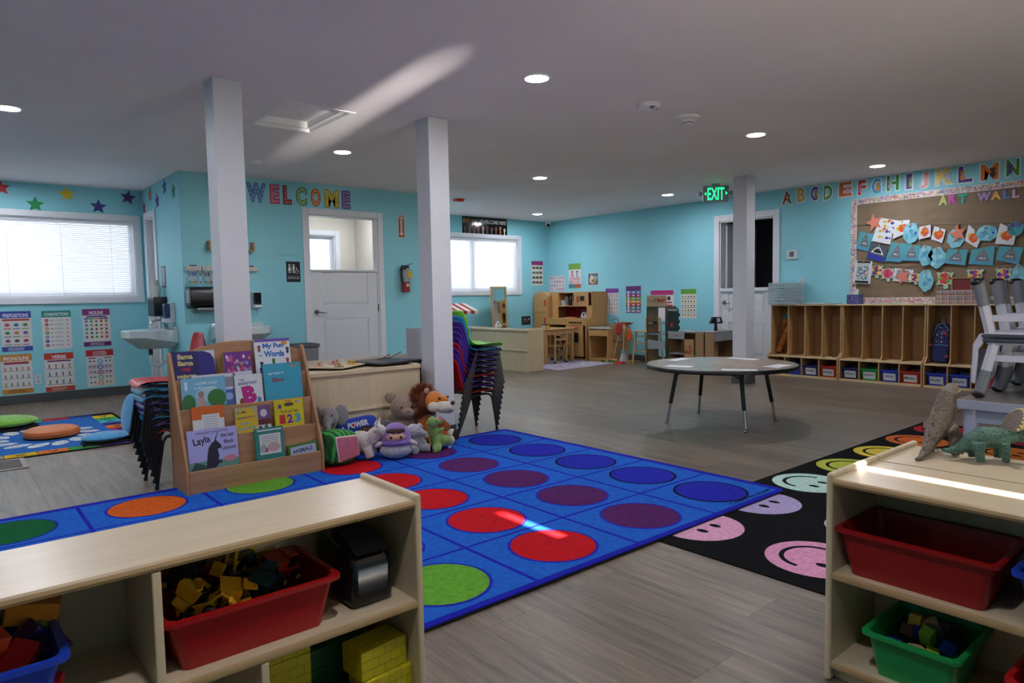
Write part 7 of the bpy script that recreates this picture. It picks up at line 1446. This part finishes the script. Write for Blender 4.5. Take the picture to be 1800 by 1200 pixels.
for z in (.6, .68): B(TW).box(-.13, .13, .122, .14, z, z + .03).o('back_slat', t, smooth=False)
GM = C('#8f9296', .5); MW = C('#a07c56', .5, kind='woodz'); GN = C('#1c2c2c', .5)
t = thing('toy_market_rack', 'tall toy market rack with a shop sign on top', 'toy market', (7.88, 6.145, 0), RW)
for s in (-1, 1):
    B(MW).box(s * .165 - .008, s * .165 + .008, 0, .24, 0, .89).o('side_panel', t, smooth=False); B(GN).box(s * .165 - .009, s * .165 + .009, -.008, 0, 0, .905).o('front_edge', t, smooth=False)
B(GN).box(-.157, .157, -.005, .24, .89, .905).o('top_board', t, smooth=False)
for z in (.06, .3, .5, .66): B(GM).box(-.157, .157, 0, .225, z, z + .014).o('shelf', t, smooth=False)
B(GM).prism([(-.157, .29), (.157, .31), (.157, .42), (.06, .41), (-.05, .425), (-.157, .43)], -.01, -.004).o('shelf_front', t, smooth=False); B(DARK).box(-.06, .02, -.012, -.004, .66, .69).o('price_clip', t, smooth=False)
o = B(C('#a88f6e', .6, kind='wood')).box(-.172, .172, -.006, .006, .905, 1.065).o('sign_board', t, smooth=False)
b = B(C('#5f5a4c', .6)).word('Fresh', -.155, .965, .13, .05, -.0066, .0, ang=.02); b.c('#9c1c1c').word('MART', .02, .965, .14, .055, -.0066, .05).disc(-.005, .99, .028, -.0068, .034); b.c('#c9bca4').disc(-.002, .985, .012, -.0072, .02); b.o('sign_lettering', o, smooth=False)
t = thing('market_board', 'dark green market board panel beside the toy rack', 'toy market', (7.9, 5.875, .56), RW)
B(GN).prism([(-.09, 0), (.09, 0), (.09, .3), (.075, .325), (-.075, .325), (-.09, .3)], -.008, .008).o('board', t, bev=.003, smooth=False); B(C('#94989c', .5)).rect(-.08, .08, .285, .31, -.0086).o('title_strip', t, smooth=False); B(C('#a8202c', .5)).disc(-.02, .09, .026, -.0088, .036).o('red_mark', t, smooth=False)
for k in range(3): B(C('#16231f', .6)).ell((.09, 0, .05 + .09 * k), (.022, .02, .03), 10, 6).o('hanging_toy', t)
t = thing('market_counter', 'low grey and wood toy market counter with shelves', 'toy market', (7.9, 5.66, 0), RW)
for s in (-1, 1): B(MW).box(s * .3 - .008, s * .3 + .008, 0, .3, 0, .545).o('side_panel', t, smooth=False); B(GN).box(s * .3 - .009, s * .3 + .009, -.008, 0, 0, .56).o('front_edge', t, smooth=False)
B(GM).box(-.308, .308, -.01, .31, .545, .56).o('counter_top', t, smooth=False); B(GM).box(-.292, -.02, -.012, -.004, .455, .545).o('grey_front', t, smooth=False); B(C('#a02c2c', .5)).disc(-.15, .5, .028, -.0126, .01).o('oval_mark', t, smooth=False)
for z in (.1, .24): B(GM).box(-.292, .292, .0, .28, z, z + .012).o('shelf', t, smooth=False)
B(MW).box(-.292, .292, .285, .295, .02, .545).o('back_panel', t, smooth=False); o = B(C('#b08c5c', .55, kind='woodz')).box(-.02, .13, -.012, -.004, .02, .455).o('sign_front', t, smooth=False)
b = B(C('#9c1f1c', .6)).word('MART', -.01, .25, .13, .06, -.0126, .05); b.c('#5f5a4c').word('Fresh', -.01, .33, .07, .035, -.0126).c('#9c1f1c').disc(.085, .345, .028, -.0126, .035).c('#b08c5c').disc(.094, .345, .016, -.0128, .022); b.o('sign_lettering', o, smooth=False)
t = thing('market_checkout', 'grey toy checkout counter running to the right door', 'toy market', (8.1, 5.22, 0), 0)
for x in (-.2, .4): B(MW).box(x - .008, x + .008, -.005, .28, 0, .555).o('side_panel', t, smooth=False)
B(GM).box(-.192, .392, -.008, .0, .44, .555).o('grey_front', t, smooth=False); B(GM).box(-.21, .41, -.012, .29, .555, .57).o('counter_top', t, smooth=False); B(MW).box(-.192, .392, .268, .278, .02, .555).o('back_panel', t, smooth=False); B(GM).box(-.192, .392, .0, .268, .18, .192).o('shelf', t, smooth=False)
t = thing('toy_register', 'black toy cash register screen on the checkout counter', 'toy register', (8.13, 5.34, .5705), radians(-35))
B(C('#08090b', .35)).cyl((0, 0, 0), (0, 0, .1), .028, .02, 12).o('stand', t); B(C('#08090b', .35)).prism([(-.09, .1), (.09, .1), (.06, .19), (-.05, .19)], -.04, .03).o('screen_body', t, bev=.004, smooth=False); B(C('#b8c0c8', .3)).poly([(0, .12), (.05, .12), (.04, .175), (.0, .175)], -.0405).o('keypad', t, smooth=False)
# ================================================================ GREY TABLE WITH CHAIRS, DINOSAURS
t = thing('grey_table', 'grey school table with a speckled top at the right edge', 'table', (4.87, .68, .005))
B(C('#8d8680', .22, kind='marble')).box(-.685, .685, -.57, .57, .475, .493).o('table_top', t, smooth=False); B(C('#8f93a4', .45)).box(-.69, .69, -.575, .575, .44, .4905).o('edge_band', t, bev=.004, smooth=False); b = B(C('#8a8ea2', .5))
for (x0, x1, y0, y1) in ((-.66, .66, -.55, -.53), (-.66, .66, .53, .55), (-.66, -.64, -.53, .53), (.64, .66, -.53, .53)): b.box(x0, x1, y0, y1, .37, .44)
b.o('apron', t, smooth=False)
for x in (-.635, .635):
    for y in (-.52, .52): l = B(C('#9498ae', .45)).cyl((x, y, .035), (x, y, .44), .033, .036, 18).o('leg', t); B(C('#101114', .5)).lathe([(.001, 0), (.034, 0), (.037, .03), (.033, .04), (.001, .04)], (x, y, 0), 16).o('foot_cap', l)
CW, CG = C('#b9b9c6', .4), C('#6d7078', .45)
def grey_chair(loc, rot, label):
    t = thing('school_chair', label, 'chair', loc, 0, 'white and grey chairs on the grey table', rot=rot)
    B(CW).box(-.16, .16, -.16, .15, .29, .312).o('seat', t, bev=.01, smooth=False, seg=3); B(C('#55585e', .3, .6)).tube([(-.165, -.165, .312), (.165, -.165, .312), (.165, .15, .312), (-.165, .15, .312)], .011, 8, True).o('seat_rail', t)
    for x in (-1, 1):
        for y in (-1, 1):
            p = Vector((x * .135, y * .125, .3)); q = Vector((x * .165, y * .185, 0)); m1 = p.lerp(q, .52); l = B(CW).tube([p, m1], [.027, .028], 6).o('leg', t)
            B(CG).cyl(tuple(p.lerp(q, .5)), tuple(p.lerp(q, .93)), .029, .031, 16).o('leg_sleeve', l); B(C('#0a0a0c', .35)).ell(tuple(q + Vector((0, 0, .024))), (.034, .034, .0238), 16, 10).o('foot_cap', l)
            for k in (.25, .4): B(C('#9a9caa', .4)).ell(tuple(p.lerp(q, k) + Vector((0, -.0215, 0))), (.006, .003, .006), 8, 5).o('rivet', l)
        B(CW).box(x * .14 - .008, x * .14 + .008, -.14, .14, .2, .235).o('side_stretcher', t, bev=.003, smooth=False)
        B(CW).prismx([(.1, .3), (.17, .3), (.2, .36), (.205, .56), (.195, .575), (.18, .57), (.178, .39), (.15, .345), (.11, .33)], x * .15 - .013, x * .15 + .013).o('back_post', t, bev=.005, smooth=False)
    B(CW).box(-.14, .14, -.15, -.134, .2, .235).o('front_stretcher', t, bev=.003, smooth=False)
    B(CG).prismx([(.185, .4), (.2, .4), (.203, .55), (.19, .56), (.184, .5)], -.137, .137).o('back_rest', t, bev=.004, smooth=False)
zt = .4985
for k, x in enumerate((4.455, 4.83, 5.2)):
    w_ = ('nearest the table corner', 'second from the table corner', 'third from the table corner')[k]
    grey_chair((x, 1.0, zt), (0, 0, pi), 'upright white school chair on the grey table, ' + w_); grey_chair((x, 1.02, zt + .648), (pi, 0, pi), 'upside-down white school chair on the grey table, ' + w_)
# dinosaurs
ZS = .5755
def dino(name, label, loc, rz, mat, shapes, vox=.0035): 
    t = thing(name, label, 'toy dinosaur', loc, rz); return t, blob('body', t, mat, shapes, vox, 3)
DB = C('#5f5248', .45, kind='skin'); DGn = C('#3a5c50', .45, kind='skin')
t, o = dino('toy_dinosaur', 'brown toy dinosaur standing upright on its hind legs', (2.385, .755, ZS), radians(84), DB, [
    ('t', [(0, .16, .006), (.0, .13, .008), (0, .1, .022), (0, .07, .05), (0, .04, .075), (0, .012, .1), (0, -.008, .135), (0, -.018, .165), (0, -.028, .188), (0, -.05, .2)], [.005, .009, .014, .021, .029, .035, .032, .025, .021, .018]),
    ('e', (0, -.062, .203), (.018, .03, .017)), ('e', (0, -.085, .198), (.013, .02, .009)), ('e', (0, -.074, .186), (.011, .022, .005)),
    ('t', [(.026, .01, .09), (.036, -.012, .06), (.036, .012, .03), (.036, .0, .008), (.036, -.03, .006)], [.024, .02, .011, .009, .008]), ('t', [(-.026, .01, .09), (-.036, -.012, .06), (-.036, .012, .03), (-.036, .0, .008), (-.036, -.03, .006)], [.024, .02, .011, .009, .008]),
    ('t', [(.024, -.02, .148), (.03, -.042, .135), (.026, -.058, .138)], [.009, .006, .004]), ('t', [(-.024, -.02, .148), (-.03, -.042, .135), (-.026, -.058, .138)], [.009, .006, .004])])
b = B(C('#a08c78', .5))
for k in range(22):
    f = k / 21; y = .12 - .15 * f + .03 * sin(f * pi); z = .03 + .19 * f
    b.ell((0, [.1, .07, .05, .046, .032, .022, .008, -.002, -.012][min(8, int(f * 9))] + .012, [.036, .075, .105, .13, .15, .17, .19, .205, .22][min(8, int(f * 9))] - .004), (.003, .005, .006), 6, 4)
o = b.o('back_ridge', t); o['kind'] = 'stuff'
B(C('#8c1c28', .4)).ell((0, -.088, .1915), (.009, .014, .003), 10, 6).o('mouth', t); eye(t, (.0165, -.066, .21), (-.0165, -.066, .21), r=.003); b = B(C('#d0c8b0', .4))
for s in (-1, 1):
    for k in range(5): b.cyl((s * .009, -.075 - k * .006, .194), (s * .009, -.076 - k * .006, .188), .0016, .0003, 5)
b.o('teeth', t)
for s in (-1, 1):
    for k in (-1, 0, 1): B(C('#2a2420', .4)).cyl((s * .036 + k * .007, -.036, .005), (s * .036 + k * .009, -.046, .001), .003, .0008, 6).o('claw', t)
t, o = dino('toy_dinosaur', 'green horned toy dinosaur on four legs with a neck frill', (2.375, .632, ZS), radians(35), DGn, [
    ('t', [(0, .12, .03), (0, .1, .028), (0, .075, .034), (0, .045, .055), (0, .01, .072), (0, -.025, .074), (0, -.05, .076), (0, -.07, .08)], [.004, .009, .015, .026, .034, .032, .025, .02]), ('e', (0, -.088, .08), (.02, .028, .02)), ('e', (0, -.112, .068), (.011, .018, .012)),
    ('t', [(.026, .03, .06), (.032, .03, .03), (.03, .024, .006)], [.02, .014, .012]), ('t', [(-.026, .03, .06), (-.032, .03, .03), (-.03, .024, .006)], [.02, .014, .012]), ('t', [(.024, -.035, .06), (.03, -.04, .03), (.028, -.04, .006)], [.017, .012, .011]), ('t', [(-.024, -.035, .06), (-.03, -.04, .03), (-.028, -.04, .006)], [.017, .012, .011])])
fr = [(.052 * cos(a), .052 * sin(a)) for a in [(-.35 + 3.84 * k / 16) for k in range(17)]]
B(C('#5a4a3a', .5, kind='skin')).prism(fr, -.003, .003).o('frill', t, loc=(0, -.062, .112), rot=(.5, 0, 0)); b = B(C('#cdbb7a', .5))
for x, z in fr[1:-1]: b.ell((x, 0, z), (.005, .004, .005), 6, 4)
b.o('frill_studs', t, loc=(0, -.062, .112), rot=(.5, 0, 0))
for s in (-1, 1): B(C('#c9a868', .4)).tube([(s * .012, -.09, .098), (s * .017, -.102, .125), (s * .018, -.112, .145)], [.006, .004, .001], 8).o('brow_horn', t)
B(C('#c9a868', .4)).cyl((0, -.112, .078), (0, -.12, .096), .004, .001, 8).o('nose_horn', t); eye(t, (.0185, -.094, .088), (-.0185, -.094, .088), r=.003)
